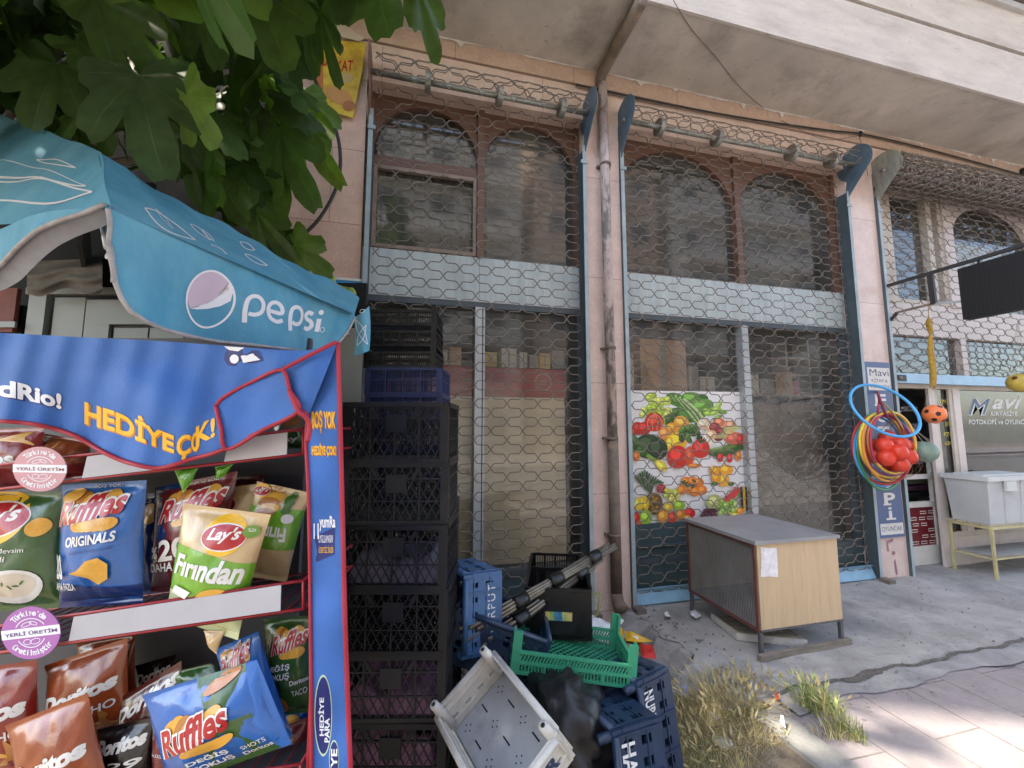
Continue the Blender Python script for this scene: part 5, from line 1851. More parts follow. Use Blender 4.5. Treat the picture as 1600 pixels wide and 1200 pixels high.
scrap([(1211, 1092), (1218, 1091), (1219, 1098), (1212, 1099)], -.01, c('orange_scrap', 200, 90, 50), 'bottle_cap', 'orange cap on the pale ground between the grass clumps', cat='cap')
scrap([(1218, 1126), (1226, 1130), (1228, 1140), (1222, 1138)], -.01, ww_, 'paper_scrap', 'thin white strip of paper on the kerb stone')

# ================================================================== KIOSK with its awning
kw = mat('kiosk_panel_shade', (.20, .20, .172), rough=.45, var=.10, scale=3)  # white panels, shade under the awning put into the darker colour
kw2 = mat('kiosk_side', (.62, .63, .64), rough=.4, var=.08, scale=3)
kg = c('panel_joint', 70, 72, 68)
dkin = mat('kiosk_shade', (.012, .012, .012), rough=.9)
DK = 2.10
Kp = lambda x_, y_, o_=0.: Q(x_, y_, DK - o_)
KO = thing('kiosk', 'white panelled kiosk under a sagging light blue cloth awning', 'kiosk', Q(300, 667, DK) * (1, 1, 0) - UP * .15)
def krect(mb, x0, y0, x1, y1, o_, th, mt):     # board lying on the front of the kiosk
    a = Kp(x0, y1, o_); b_ = Kp(x1, y1, o_); t_ = Kp(x0, y0, o_)
    mb.obox(a, b_ - a, -FH * th, UP * (t_ - a)[2], mt)
m = MB()
a = Kp(30, 667) * (1, 1, 0); b_ = Kp(533, 667) * (1, 1, 0)
m.obox(a - UP * .15, b_ - a, FH * .03, UP * 2.26, mat('kiosk_joint', (.06, .06, .055), rough=.9))
x = 30
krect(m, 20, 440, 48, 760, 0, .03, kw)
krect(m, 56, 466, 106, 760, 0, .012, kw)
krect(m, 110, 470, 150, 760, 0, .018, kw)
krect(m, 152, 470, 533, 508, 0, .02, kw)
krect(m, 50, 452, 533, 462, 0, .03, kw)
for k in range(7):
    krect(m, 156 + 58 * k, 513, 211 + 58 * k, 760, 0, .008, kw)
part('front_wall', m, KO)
m = MB()
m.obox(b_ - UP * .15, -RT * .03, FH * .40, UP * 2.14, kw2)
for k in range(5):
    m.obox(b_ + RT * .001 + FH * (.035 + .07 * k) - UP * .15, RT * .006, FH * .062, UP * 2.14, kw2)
m.obox(b_ + FH * .33 + UP * 1.75, RT * .03, FH * .05, UP * .25, alum)
part('side_wall', m, KO)
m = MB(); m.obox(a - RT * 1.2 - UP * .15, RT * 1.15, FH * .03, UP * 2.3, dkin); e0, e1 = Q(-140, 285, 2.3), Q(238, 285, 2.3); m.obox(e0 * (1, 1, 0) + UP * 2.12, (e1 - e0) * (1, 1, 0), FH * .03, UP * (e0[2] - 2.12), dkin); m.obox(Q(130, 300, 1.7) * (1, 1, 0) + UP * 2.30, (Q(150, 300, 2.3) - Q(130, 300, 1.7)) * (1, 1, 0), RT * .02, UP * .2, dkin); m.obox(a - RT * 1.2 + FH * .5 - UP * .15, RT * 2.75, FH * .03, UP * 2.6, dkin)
part('shade_boards', m, KO)  # added near-black boards standing in for the shade under the awning
m = MB()
redpanel = mat('red_panel', (.16, .035, .02), rough=.7, var=.3)
krect(m, -60, 452, 26, 520, .02, .02, redpanel); krect(m, -60, 503, 26, 512, .045, .01, kw)
part('red_panel', m, KO)
tarp = mat('grey_tarp', (.13, .12, .105), rough=.8, var=.3, scale=8, bump=.6, bscale=14)
m = MB()
tq = lambda u, v: Kp(42 + 118 * u, 408 + 50 * v + 6 * math.sin(u * 9) * v - 4 * u, .10 + .045 * math.sin(v * 3.1) + .012 * math.sin(v * 17 + u * 5))
m.grid(tq, 20, 16, tarp)
part('rolled_tarp', m, KO)

teal_c = mat('awning_cloth', (.065, .27, .40), rough=.75, var=.16, scale=5, bump=.25, bscale=260, col2=(.17, .41, .51), c2lo=.42, c2hi=.8, c2scale=4, stretch=(1, 1, .6))
bind = mat('grey_binding', (.36, .34, .34), rough=.9, var=.25, scale=30)
liner = mat('grey_lining', (.26, .27, .30), rough=.9, var=.2, scale=8)
prw = c('print_white', 222, 220, 222, rough=.6)
prp = c('print_pink', 200, 176, 190, rough=.6, var=.06)
A1, A2 = Q(170, 325, .90), Q(552, 490, 1.74)
A2[2] = A1[2]
ed = nrm((A2 - A1) * (1, 1, 0))
nn = nrm(np.array((ed[1], -ed[0], 0)))            # out to the right
def on_plane(px_, py_, P, N):
    d = ray(px_, py_)
    return CAM + d * ((P - CAM).dot(N) / d.dot(N))
B1 = on_plane(150, 236, A1 - nn * .36, nn)
pn = nrm(np.cross(A2 - A1, B1 - A1))
if pn.dot(CAM - A1) < 0:
    pn = -pn
yA = lambda x_: 325 + (490 - 325) / (552 - 170) * (x_ - 170)
yB = lambda x_: np.interp(x_, [150, 200, 300, 400, 480, 560], [236, 262, 318, 374, 420, 463])
def top_fn(px_, py_, off=0.):
    p = on_plane(px_, py_, A1, pn)
    s_ = (p - A1).dot(ed)
    k_ = max(0, min(1, (yA(px_) - py_) / 18)) * max(0, min(1, (px_ - 168) / 40))
    return p + pn * (off + k_ * (.006 * math.sin(s_ * 14) + .004 * math.sin(s_ * 31 + py_ * .05) - .012 * math.sin(max(0, min(1, s_ / .95)) * math.pi)))
AW = MB()
AW.grid(lambda u, v: top_fn(lerp(152, 172, v) * (1 - u) + 562 * u - 8 * u * v, (1 - v) * yB(lerp(152, 172, v) * (1 - u) + 562 * u) + v * yA(lerp(152, 172, v) * (1 - u) + 554 * u)), 60, 10, teal_c)
ybot = lambda x_: np.interp(x_, [166, 170, 178, 190, 215, 250, 300, 350, 400, 440, 480, 505, 525, 540, 553], [330, 440, 468, 488, 503, 514, 524, 533, 541, 546, 549, 549, 542, 520, 494])
def val_fn(px_, py_, off=0.):
    p = on_plane(px_, py_, A1, nn)
    s_ = (p - A1).dot(ed)
    dz = A1[2] - p[2]
    return p + nn * (off + dz * .10 * math.sin(s_ * 15 + .8) + .004 * math.sin(s_ * 37) * min(1, max(0, dz) * 25))
def xcol(u):
    return 167 + 386 * u ** 1.0
AW.grid(lambda u, v: val_fn(xcol(u), lerp(yA(xcol(u)), ybot(xcol(u)), v)), 90, 12, teal_c)
# back side lining of the valance and its binding
AW.tube([val_fn(x_, ybot(x_), .002) for x_ in np.linspace(168, 552, 120)], .0055, bind, n=6)
AW.tube([val_fn(167 + 2 * math.sin(t * 9), lerp(327, 442, t), .003) for t in np.linspace(0, 1, 20)], .0055, bind, n=6)
# left panel and its curled valance
ld = -nn
A0, B0 = A1 + ld * 1.5, B1 + ld * 1.5
pl = nrm(np.cross(A0 - A1, B1 - A1))
if pl.dot(CAM - A1) < 0:
    pl = -pl
def left_fn(px_, py_, off=0.):
    p = on_plane(px_, py_, A1, pl)
    s_ = (p - A1).dot(ld)
    return p + pl * (off + .005 * math.sin(s_ * 16) * min(1, max(0, s_) * 12))
AW.grid(lambda u, v: left_fn(lerp(lerp(156, -130, u), lerp(174, -130, u), v), lerp(np.interp(lerp(150, -130, u), [-130, 0, 60, 150], [148, 180, 202, 236]), np.interp(lerp(168, -130, u), [-130, 0, 168], [373, 352, 325]), v)), 40, 12, teal_c)
lb = lambda x_: np.interp(x_, [-420, -120, 0, 40, 80, 110, 140, 168], [560, 465, 418, 395, 372, 358, 345, 326])
def lval(px_, py_, off=0.):
    p = on_plane(px_, py_, A1, ld * -0 + nrm(np.array((-ed[0], -ed[1], 0))))
    s_ = (p - A1).dot(ld)
    return p + ed * (-off - .02 * math.sin(s_ * 9))
lt = lambda x_: np.interp(x_, [-420, 0, 168], [420, 352, 325])
AW.grid(lambda u, v: lval(lerp(168, -130, u), lerp(lt(lerp(168, -130, u)), lb(lerp(168, -130, u)) - 6, v)), 40, 4, teal_c)
AW.grid(lambda u, v: lval(lerp(168, -130, u), lerp(lb(lerp(168, -130, u)) - 8, lb(lerp(168, -130, u)) + 10 * math.sin(u * 3), v), -.004 - .03 * v), 40, 3, liner)
AW.tube([lval(x_, lb(x_) - 6, .003) for x_ in np.linspace(167, -130, 60)], .0055, bind, n=6)
# the far end drop
def end_fn(px_, py_, off=0.):
    return Q(px_, py_, 1.80 - off - .03 * math.sin((px_ - 553) / 24 * 3.1))
AW.grid(lambda u, v: end_fn(553 + 24 * u ** .8 + (2 * math.sin(v * 3.1)), lerp(lerp(496, 478, u), lerp(556, 548, u), v)), 8, 12, teal_c)
aw = part('awning', AW, KO)
m = MB()
stroke(m, ellipse(331, 467, 38, 44, 44), 3.2, val_fn, prw, .0016, closed=True)
half = [(293, 462)] + [(331 + 37 * math.cos(a), 467 + 43 * math.sin(a)) for a in np.linspace(math.radians(188), math.radians(322), 22)] + [(352, 458), (330, 474), (308, 480), (299, 481)]
fill(m, half, val_fn, prp, .0012, 3)
wv = [(299, 482), (318, 478), (340, 467), (354, 452), (362, 440), (367, 455), (364, 470), (350, 478), (330, 482), (312, 483)]
fill(m, wv, val_fn, prw, .0018, 3)
# the five letters, each drawn in rounded strokes
LW = 6.2
def vs(pts, k=6):
    stroke(m, smooth_path([np.array(p, float) for p in pts], k), LW, val_fn, prw, .0016)
vs([(381, 504), (382, 484), (386, 468), (394, 463), (403, 466), (408, 476), (404, 488), (394, 492), (386, 490)])
vs([(418, 486), (436, 490), (437, 480), (430, 473), (420, 475), (415, 485), (418, 497), (428, 503), (437, 501)])
vs([(448, 517), (449, 498), (453, 484), (461, 480), (469, 484), (472, 493), (468, 504), (459, 507), (452, 504)])
vs([(492, 491), (486, 488), (480, 492), (482, 498), (489, 502), (491, 509), (484, 514), (478, 511)], 5)
vs([(501, 498), (499, 518)], 2)
fill(m, ellipse(503, 488, 3.4, 4), val_fn, prw, .0016, 2)
stroke(m, ellipse(506, 515, 2.6, 4, 14), .8, val_fn, prw, .0016, closed=True)
# outlined leaves printed on the slopes
def oleaf(fn, x0, y0, x1, y1, w_, lw_, fold=.0):
    t = np.linspace(0, 1, 14)
    ax = np.array((x1 - x0, y1 - y0)); pr = np.array((-ax[1], ax[0])) / np.linalg.norm(ax)
    e1 = [np.array((x0, y0)) + ax * q + pr * w_ * math.sin(math.pi * q) * (1 - .3 * q) for q in t]
    e2 = [np.array((x0, y0)) + ax * q - pr * w_ * math.sin(math.pi * q) * (1 - .3 * q) for q in t]
    stroke(m, e1 + e2[::-1], lw_, fn, prw, .0015)
oleaf(left_fn, 55, 248, 118, 262, 5, 1.6); oleaf(left_fn, -60, 292, 148, 303, 24, 3.0)
stroke(m, smooth_path([np.array(p, float) for p in [(-30, 286), (40, 282), (80, 283), (135, 291)]], 5), 2.2, left_fn, prw, .0015)
stroke(m, smooth_path([np.array(p, float) for p in [(-30, 245), (40, 258), (90, 272), (134, 290)]], 5), 1.2, left_fn, prw, .0015)
for q in [(224, 328, 306, 374, 13, 2.0), (243, 326, 272, 356, 4, 1.2), (300, 346, 334, 368, 5, 1.3), (318, 352, 340, 369, 3, 1.), (334, 376, 360, 390, 4, 1.), (376, 376, 400, 388, 5, 1.2), (384, 394, 420, 412, 4, 1.)]:
    oleaf(top_fn, *q)
for q in [(556, 500, 574, 538, 6, 1.0), (558, 540, 572, 508, 5, 1.0), (562, 488, 570, 484, 3, .8)]:
    oleaf(end_fn, *q)
part('print', m, aw)
m = MB()
for a_, b_ in ((B1 + pn * -.03, A1 - pn * .03), (A1 - pn * .03 - UP * .02, A2 - pn * .03 - UP * .02), (B1 - pn * .03, B1 + (A2 - A1) - pn * .03), (B1 - UP * .03, B1 + ld * .9 - UP * .06)):
    m.tube([np.array(a_) - pn * .03 - pl * .03 - UP * .02, np.array(b_) - pn * .03 - pl * .03 - UP * .02], .008, alum, n=8)
m.tube([B1 + (A2 - A1) * .45 - UP * .02 - pn * .03, Q(430, 470, DK)], .010, alum, n=8)
part('awning_frame', m, KO)
# ================================================================== SNACK STAND
DC = 1.12
clothb = mat('blue_cover', (.042, .15, .47), rough=.6, var=.12, scale=4, spec=.4, bump=.2, bscale=240)
pip = mat('red_piping', (.40, .022, .045), rough=.55, var=.15)
redw = mat('red_wire', (.36, .022, .03), rough=.35, var=.1)
stripm = mat('price_strip', (.46, .46, .50), rough=.25, var=.08, scale=5)
backm = mat('stand_back', (.075, .075, .085), rough=.5, var=.15)
ylw = c('cover_yellow', 250, 190, 50, rough=.5); oran = c('cover_orange', 205, 130, 40, rough=.5); nvy = c('cover_navy', 30, 40, 110, rough=.5); wht = c('cover_white', 235, 238, 245, rough=.5)
ST = thing('snack_stand', 'red wire snack display stand with a blue cloth cover over its top', 'display stand', Q(250, 667, 1.3) * (1, 1, 0) - UP * .15)
Tc = [(-90, 518), (0, 520), (130, 527), (250, 533), (350, 540), (440, 547), (490, 546), (528, 535)]
Bc = [(-90, 656), (0, 658), (60, 664), (115, 680), (165, 708), (205, 724), (250, 731), (300, 717), (345, 704), (400, 676), (465, 643), (481, 652)]
def curve(pts, n=200):
    P = np.array(smooth_path(pts, 12))
    s_ = np.r_[0, np.cumsum(np.linalg.norm(np.diff(P, axis=0), axis=1))]
    s_ /= s_[-1]
    return lambda u: np.array((np.interp(u, s_, P[:, 0]), np.interp(u, s_, P[:, 1])))
tcv, bcv = curve(Tc), curve(Bc)
def fold(px_, py_):
    f = .016 * math.sin(px_ * .028 + 1.2) * min(1, max(0, (py_ - 530) / 90))
    f += .012 * math.sin((px_ * .5 - py_) * .035 + .4) * min(1, max(0, (py_ - 530) / 60))
    f += .004 * math.sin(px_ * .11 + py_ * .03)
    return f
def cov(px_, py_, off=0.):
    return Q(px_, py_, DC - .012 - off - fold(px_, py_))
m = MB()
m.grid(lambda u, v: cov(*(tcv(u) * (1 - v) + bcv(u) * v)), 110, 26, clothb)
Lc = curve([(481, 650), (478, 690), (482, 780), (485, 960), (487, 1240)]); Rc = curve([(528, 535), (531, 640), (535, 800), (540, 1000), (549, 1240)])
def colf(px_, py_, off=0.):
    return Q(px_, py_, DC - off - .006 * math.sin(py_ * .02 + px_ * .05) - .003 * math.sin(py_ * .06))
m.grid(lambda u, v: colf(*(Lc(v) * (1 - u) + (Rc(v) if v > .0 else Rc(v)) * u)), 10, 90, clothb)
m.grid(lambda u, v: Q(*(Rc(v) + np.array((1 + 1.0 * u, 0))), DC + .35 * u), 3, 40, clothb)
FL = [(337, 634), (352, 619), (395, 596), (440, 578), (453, 610), (466, 642), (410, 672), (355, 702), (345, 668)]
def flp(px_, py_, off=0.):
    return cov(px_, py_, .012 + off)
fill(m, FL, flp, clothb, 0, 5)
cover = part('cover', m, ST)
m = MB()
m.tube([cov(*bcv(u), .003) for u in np.linspace(0, 1, 90)], .0058, pip, n=6)
m.tube([flp(*p, .003) for p in smooth_path(FL + FL[:1], 5)], .0052, pip, n=6)
m.tube([flp(*p, .003) for p in smooth_path([(440, 578), (480, 557), (526, 534)], 6)], .0052, pip, n=6)
m.tube([colf(*Rc(u), .003) for u in np.linspace(0, 1, 60)], .0062, pip, n=6)
m.tube([colf(*Lc(u), .003) for u in np.linspace(0, 1, 60)], .0045, pip, n=6)
m.tube([cov(*p, .02) for p in smooth_path([(452, 610), (466, 642), (478, 652), (484, 668), (480, 690)], 5)], .0065, pip, n=7)
part('piping', m, cover)
m = MB()
def warp(xs_, yb_, hh, fn):
    def f(u, v, off=0.):
        x_ = np.interp(u, np.linspace(0, 1, len(xs_)), xs_)
        y_ = np.interp(u, np.linspace(0, 1, len(xs_)), yb_)
        return fn(x_, y_ - np.interp(u, [0, 1], hh) * v, off)
    return f
hd = warp([132, 178, 226, 272], [662, 674, 692, 708], (46, 36), cov)
write(m, 'HEDİYE', lambda u, v, off=0.: hd(u + .012, v - .05, .0010), (0, 0, 1, 1), oran, bold=.05, lim=.12)
write(m, 'HEDİYE', lambda u, v, off=0.: hd(u, v, .0018), (0, 0, 1, 1), ylw, bold=.03, lim=.12)
hd2 = warp([276, 300, 312], [722, 714, 708], (40, 34), cov)
write(m, 'ÇO', lambda u, v, off=0.: hd2(u + .04, v - .05, .0010), (0, 0, 1, 1), oran, bold=.05, lim=.2)
write(m, 'ÇO', lambda u, v, off=0.: hd2(u, v, .0018), (0, 0, 1, 1), ylw, bold=.03, lim=.2)
hd3 = warp([306, 320, 336], [701, 690, 682], (34, 30), cov)
write(m, 'K!', lambda u, v, off=0.: hd3(u, v, .0018), (0, 0, 1, 1), ylw, bold=.03, lim=.2)
hr_ = warp([-40, 20, 60, 96], [616, 622, 630, 640], (28, 24), cov)
write(m, 'ndRio!', lambda u, v, off=0.: hr_(u + .012, v - .07, .0010), (0, 0, 1, 1), nvy, bold=.09, lim=.12)
write(m, 'ndRio!', lambda u, v, off=0.: hr_(u, v, .0018), (0, 0, 1, 1), wht, bold=.04, lim=.12)
fill(m, [(350, 562), (352, 550), (358, 543), (376, 546), (404, 548), (412, 563), (395, 567), (366, 572), (356, 571)], cov, nvy, .0010, 3)
fill(m, ellipse(366, 561, 7, 7), cov, wht, .0018, 2); fill(m, [(376, 556), (402, 551), (408, 562), (380, 567)], cov, wht, .0018, 2)
fill(m, [(350, 541), (382, 543), (372, 549), (358, 547)], cov, wht, .0018, 2)
cw = lambda x0, x1, y0, y1: (lambda u, v, off=0.: colf(lerp(x0, x1, u), lerp(y1, y0, v), .0016))
def cwr(s_, x0, y0, x1, y1, mt, sh=True, bold=.03):
    if sh:
        write(m, s_, lambda u, v, off=0.: colf(lerp(x0, x1, u) + 1, lerp(y1, y0, v) + 1.5, .0010), (0, 0, 1, 1), oran, bold=bold + .02, lim=.2)
    write(m, s_, cw(x0, x1, y0, y1), (0, 0, 1, 1), mt, bold=bold, lim=.2)
cwr('BOŞ YOK', 487, 641, 524, 676, ylw); cwr('HEDİYE ÇOK!', 487, 692, 525, 714, ylw)
cwr('11', 490, 818, 498, 842, wht, False); cwr('yumRa', 499, 806, 524, 830, wht, False)
fill(m, [(492, 838), (523, 824), (523, 866), (494, 878)], colf, nvy, .0008, 3)
cwr('UYGULAMASINI', 498, 836, 520, 848, wht, False, 0.); cwr('ÜCRETSİZ İNDİR', 498, 852, 521, 864, ylw, False, 0.)
fill(m, ellipse(505, 1118, 14, 64, 36), colf, c('cover_lime', 190, 215, 190), .0006, 3); fill(m, ellipse(505, 1118, 12.5, 60, 36), colf, nvy, .0012, 3)
vw = lambda u, v, off=0.: colf(lerp(497, 513, 1 - v) if False else lerp(498, 513, u), lerp(1150, 1090, v), .0018)
# lettering turned on its side
def side(s_, x0, x1, y0, y1, mt, bold=.03):
    write(m, s_, lambda u, v, off=0.: colf(lerp(x1, x0, v), lerp(y1, y0, u), .0018), (0, 0, 1, 1), mt, bold=bold, lim=.2)
side('HEDİYE', 497, 506, 1090, 1150, wht); side('PARA', 507, 515, 1122, 1160, wht)
fill(m, ellipse(522, 1186, 8, 30, 24), colf, c('cover_lime', 190, 215, 190), .0006, 3); fill(m, ellipse(522, 1186, 7, 27, 24), colf, nvy, .0012, 3)
side('YE', 517, 527, 1170, 1200, wht)
part('print', m, cover)

# frame, shelves, price strips, discs
def W3(pts, d, r=.0042):
    return [Q(x_, y_, dd) for (x_, y_), dd in zip(pts, d if hasattr(d, '__len__') else [d] * len(pts))]
DF, DB = 1.17, 1.52
sh1b = lambda x_: 754 - .116 * (x_ - 87)
sh1t = lambda x_: 716 - .118 * (x_ - 87)
sh2b = lambda x_: 1004 - .144 * (x_ - 107)
sh2t = lambda x_: 962 - .150 * (x_ - 107)
sh3t = lambda x_: 1208 - .16 * (x_ - 380)
m = MB()
ret = lambda x_, y_, d_: Q(x_, y_, DF) + FH * (d_ - DF) + UP * 0
for ft, fb in ((sh1t, sh1b), (sh2t, sh2b), (sh3t, lambda x_: sh3t(x_) + 42)):
    s_ = MB()
    xr = 474 if ft is not sh3t else 470
    for f in (ft, fb):
        s_.tube([Q(-150, f(-150), DF), Q(xr, f(xr), DF)], .0042, redw, n=7)
        s_.tube([Q(xr, f(xr), DF), Q(xr, f(xr), DF) + FH * .34], .0042, redw, n=7)
    s_.tube([Q(xr, ft(xr), DF), Q(xr, fb(xr), DF)], .0042, redw, n=7)
    a, b_ = Q(-150, fb(-150), DF), Q(xr, fb(xr), DF)
    for k in range(22):
        p = lerp(a, b_, k / 21)
        s_.tube([p, p + FH * .34], .0022, redw, n=5)
    s_.tube([a + FH * .34, b_ + FH * .34], .0035, redw, n=5)
    # shelf tray under the bags
    s_.add([a - UP * .006, b_ - UP * .006, b_ - UP * .006 + FH * .34, a - UP * .006 + FH * .34], [(0, 1, 2, 3)], backm)
    part('wire_shelf', s_, ST)
for (x0, x1, ft, fb, e) in ((128, 262, sh1t, sh1b, 0), (350, 448, sh1t, sh1b, 0), (107, 438, sh2t, sh2b, 0)):
    s_ = MB()
    P = [Q(x0, fb(x0) - 2, DF - .008), Q(x1, fb(x1) - 2, DF - .008), Q(x1 + 1, ft(x1) + 2, DF - .008), Q(x0 + 8, ft(x0) + 2, DF - .008)]
    s_.prism(P, FH * .003, stripm)
    part('price_strip', s_, ST)
m = MB()
m.obox(Q(-200, 667, DB) * (1, 1, 0) - UP * .15, Q(478, 667, DB) * (1, 1, 0) - Q(-200, 667, DB) * (1, 1, 0), FH * .02, UP * 2.0, backm)
part('back_panel', m, ST)
m = MB()
for d_ in (DF + .01, DB - .02):
    m.tube([Q(508, 667, d_) * (1, 1, 0) - UP * .15, Q(508, 667, d_) * (1, 1, 0) + UP * 1.68], .009, redw, n=8)
m.tube([Q(-200, 575, DF + .01), Q(500, 575, DF + .01)], .009, redw, n=8)
part('frame', m, ST)
def disc(cx_, cy_, rx, ry, mt, mt2, label, rot, dd):
    m = MB()
    fn = lambda u, v, off=0.: Q(cx_ + (u * rx * math.cos(rot) - v * ry * math.sin(rot)), cy_ - (u * rx * math.sin(rot) + v * ry * math.cos(rot)), dd - off)
    P = [fn(u, v) for u, v in ellipse(0, 0, 1, 1, 40)]
    m.prism(P, FH * .002, mt)
    fill(m, ellipse(0, 0, .99, .99, 40), fn, mt, .0002, 2)
    fill(m, [(-1.0, -.16), (1.0, -.16), (1.0, .20), (-1.0, .20)], fn, wht, .0006, 3)
    write(m, 'YERLİ ÜRETİM', lambda u, v, off=0.: fn(u, v, .0012), (-.9, -.07, .9, .11), mt2, bold=.02)
    def arc(s_, r_, up, hh, a0, a1):
        n = len(s_)
        for k, ch in enumerate(s_):
            if ch == ' ':
                continue
            t = (k + .5) / n
            an = lerp(a0, a1, t)
            ce = np.array((r_ * math.cos(an), r_ * math.sin(an)))
            tx = np.array((math.sin(an), -math.cos(an))) * (1 if up else -1)
            ty = np.array((math.cos(an), math.sin(an))) * (1 if up else -1)
            _, _, asp = text_geo(ch, .03)
            hgt = hh * (1 if ch.isupper() or ch in "kdltşğ" else .74)
            if ch == "'":
                hgt = hh * .35
            if ch in 'iü':
                hgt = hh * .95
            w_ = min(hgt * asp, .15)
            def g_(u, v, off=0.):
                q = ce + tx * u + ty * v
                return fn(q[0], q[1], .0008)
            b0 = hh * .6 if ch == "'" else (-hh * .25 if ch == 'ş' else 0)
            write(m, ch, g_, (-w_ / 2, b0, w_ / 2, b0 + hgt), wht, bold=.03)
    arc("Türkiye'de", .66, True, .22, math.radians(138), math.radians(42))
    arc('Üretilmiştir', .86, False, .22, math.radians(215), math.radians(325))
    stroke(m, [(.55 * math.cos(a), .55 * math.sin(a)) for a in np.linspace(.5, 2.64, 16)], .035, fn, wht, .0008)
    stroke(m, [(.5 * math.cos(a), .55 * math.sin(a)) for a in np.linspace(3.6, 5.8, 16)], .035, fn, wht, .0008)
    for q in ((-.12, .34, .18, .07, .3), (.12, .36, .14, .06, -.4), (-.15, -.33, .13, .1, 0), (.12, -.33, .17, .1, .2)):
        stroke(m, ellipse(q[0], q[1], q[2], q[3], 16, q[4]), .025, fn, wht, .0008, closed=True)
    o = part('badge', m, ST, label)
disc(62, 733, 42, 35, c('badge_pink', 205, 150, 160, rough=.35), c('badge_pink_text', 150, 90, 100), 'faded pink round badge', -.02, DF - .02)
disc(48, 989, 46, 41, c('badge_purple', 175, 110, 180, rough=.35), c('badge_purple_text', 110, 70, 130), 'purple round badge', .12, DF - .02)

# ---- snack bags
def bag(label, TL, TR, BR, BL, d, thick, base, art, seed=0, dl=0., dt=0.):
    """a filled foil bag; art(put) prints on its front in (u,v)"""
    q = random.Random(seed)
    ph = [q.uniform(0, 6.28) for _ in range(12)]
    P = [Q(*BL, d + dl), Q(*BR, d), Q(*TR, d + dt), Q(*TL, d + dl + dt)]
    n = nrm(np.cross(P[1] - P[0], P[3] - P[0]))
    if n.dot(TOCAM) < 0:
        n = -n
    wv = (P[1] - P[0])
    def surf(u, v, off=0., side_=1):
        uu, vv = min(max(u, 0), 1), min(max(v, 0), 1)
        pinch = 1 - .05 * math.sin(math.pi * vv) ** .8
        u2 = .5 + (uu - .5) * pinch
        p = (P[0] * (1 - u2) + P[1] * u2) * (1 - vv) + (P[3] * (1 - u2) + P[2] * u2) * vv
        s_ = .055
        vb = min(1, max(0, (vv - s_) / (1 - 2 * s_)))
        prof = (max(0, math.sin(math.pi * uu)) ** .55) * (max(0, math.sin(math.pi * vb)) ** .62)
        e = math.exp(-vb / .16) + math.exp(-(1 - vb) / .16)
        wr = .0
        if 0 < vb < 1:
            wr = .05 * math.sin(uu * 21 + ph[0]) * e + .045 * math.sin(uu * 33 + ph[1] + vb * 5) * e
            wr += .03 * math.sin(uu * 9 + vb * 14 + ph[2]) + .03 * math.sin(vb * 11 - uu * 6 + ph[3]) + .018 * math.sin(uu * 17 - vb * 19 + ph[4])
        else:
            p = p + n * .0012 * math.sin(vv * 900)
            wr = 0
        edge = min(1, min(uu, 1 - uu) * 8)
        return p + n * (side_ * thick * prof * (.9 + wr * 1.3 * edge) + off)
    m = MB()
    m.grid(lambda u, v: surf(u, v), 40, 48, base)
    m.grid(lambda u, v: surf(u, v, 0, -1), 12, 16, base, flip=True)
    lay = [0]
    def put(kind, *a):
        lay[0] += 1
        o_ = .0006 + .00035 * lay[0]
        f = lambda u, v, off=0.: surf(u, v, o_)
        if kind == 'e':
            cu, cv, ru, rv, mt = a[:5]
            asp = np.linalg.norm(P[3] - P[0]) / np.linalg.norm(wv)
            rot = a[5] if len(a) > 5 else 0
            pts = [(cu + x_, cv + y_ / asp) for x_, y_ in ellipse(0, 0, ru, rv * asp, 26, rot)]
            fill(m, pts, f, mt, 0, 5)
        elif kind == 'p':
            fill(m, a[0], f, a[1], 0, 6)
        elif kind == 's':
            stroke(m, a[0], a[1], f, a[2], 0)
        elif kind == 't':
            s_, box_, mt = a[:3]
            kw_ = a[3] if len(a) > 3 else {}
            arc_ = kw_.pop('arc', 0)
            x0, y0, x1, y1 = box_
            g_ = (lambda u, v, off=0.: surf(u, v + arc_ * (1 - ((u - x0) / (x1 - x0) * 2 - 1) ** 2) + kw_.get('tilt', 0) * (u - x0), o_))
            k2 = {k: v for k, v in kw_.items() if k != 'tilt'}
            write(m, s_, g_, box_, mt, lim=.10, **k2)
        elif kind == 'b':                      # colour field v0..v1 with a wavy upper edge
            v0, v1, mt, wv_ = a
            m.grid(lambda u, v: surf(u, lerp(v0, v1 + wv_ * math.sin(u * 4 + 1), v), o_), 40, 20, mt)
        elif kind == 'h':
            u0, u1, mt, sk = a
            m.grid(lambda u, v: surf(min(1, max(0, lerp(u0, u1, u) + sk * (v - .5))), v, o_), 20, 40, mt)
    art(put)
    return solo('snack_bag', m, label, 'snack bag', 'snack bags on the stand')
foil = lambda n_, r_, g_, b_: mat('foil_' + n_, lin((r_, g_, b_)), rough=.26, var=.12, scale=7, coat=.5, spec=.6, bump=.55, bscale=16)
fgreen, fblue, fdkblue, fmaroon, ftan, flime, forange, fred, fblack, fbrown = foil('green', 52, 92, 42), foil('blue', 26, 100, 178), foil('dark_blue', 24, 52, 110), foil('maroon', 110, 36, 42), foil('tan', 206, 178, 132), foil('lime', 112, 172, 48), foil('orange', 150, 70, 34), foil('red', 140, 34, 28), foil('black', 28, 24, 26), foil('brown', 84, 32, 26)
pr = lambda n_, r_, g_, b_: mat('ink_' + n_, lin((r_, g_, b_)), rough=.28, var=.08, scale=20, coat=.45, bump=.55, bscale=16)
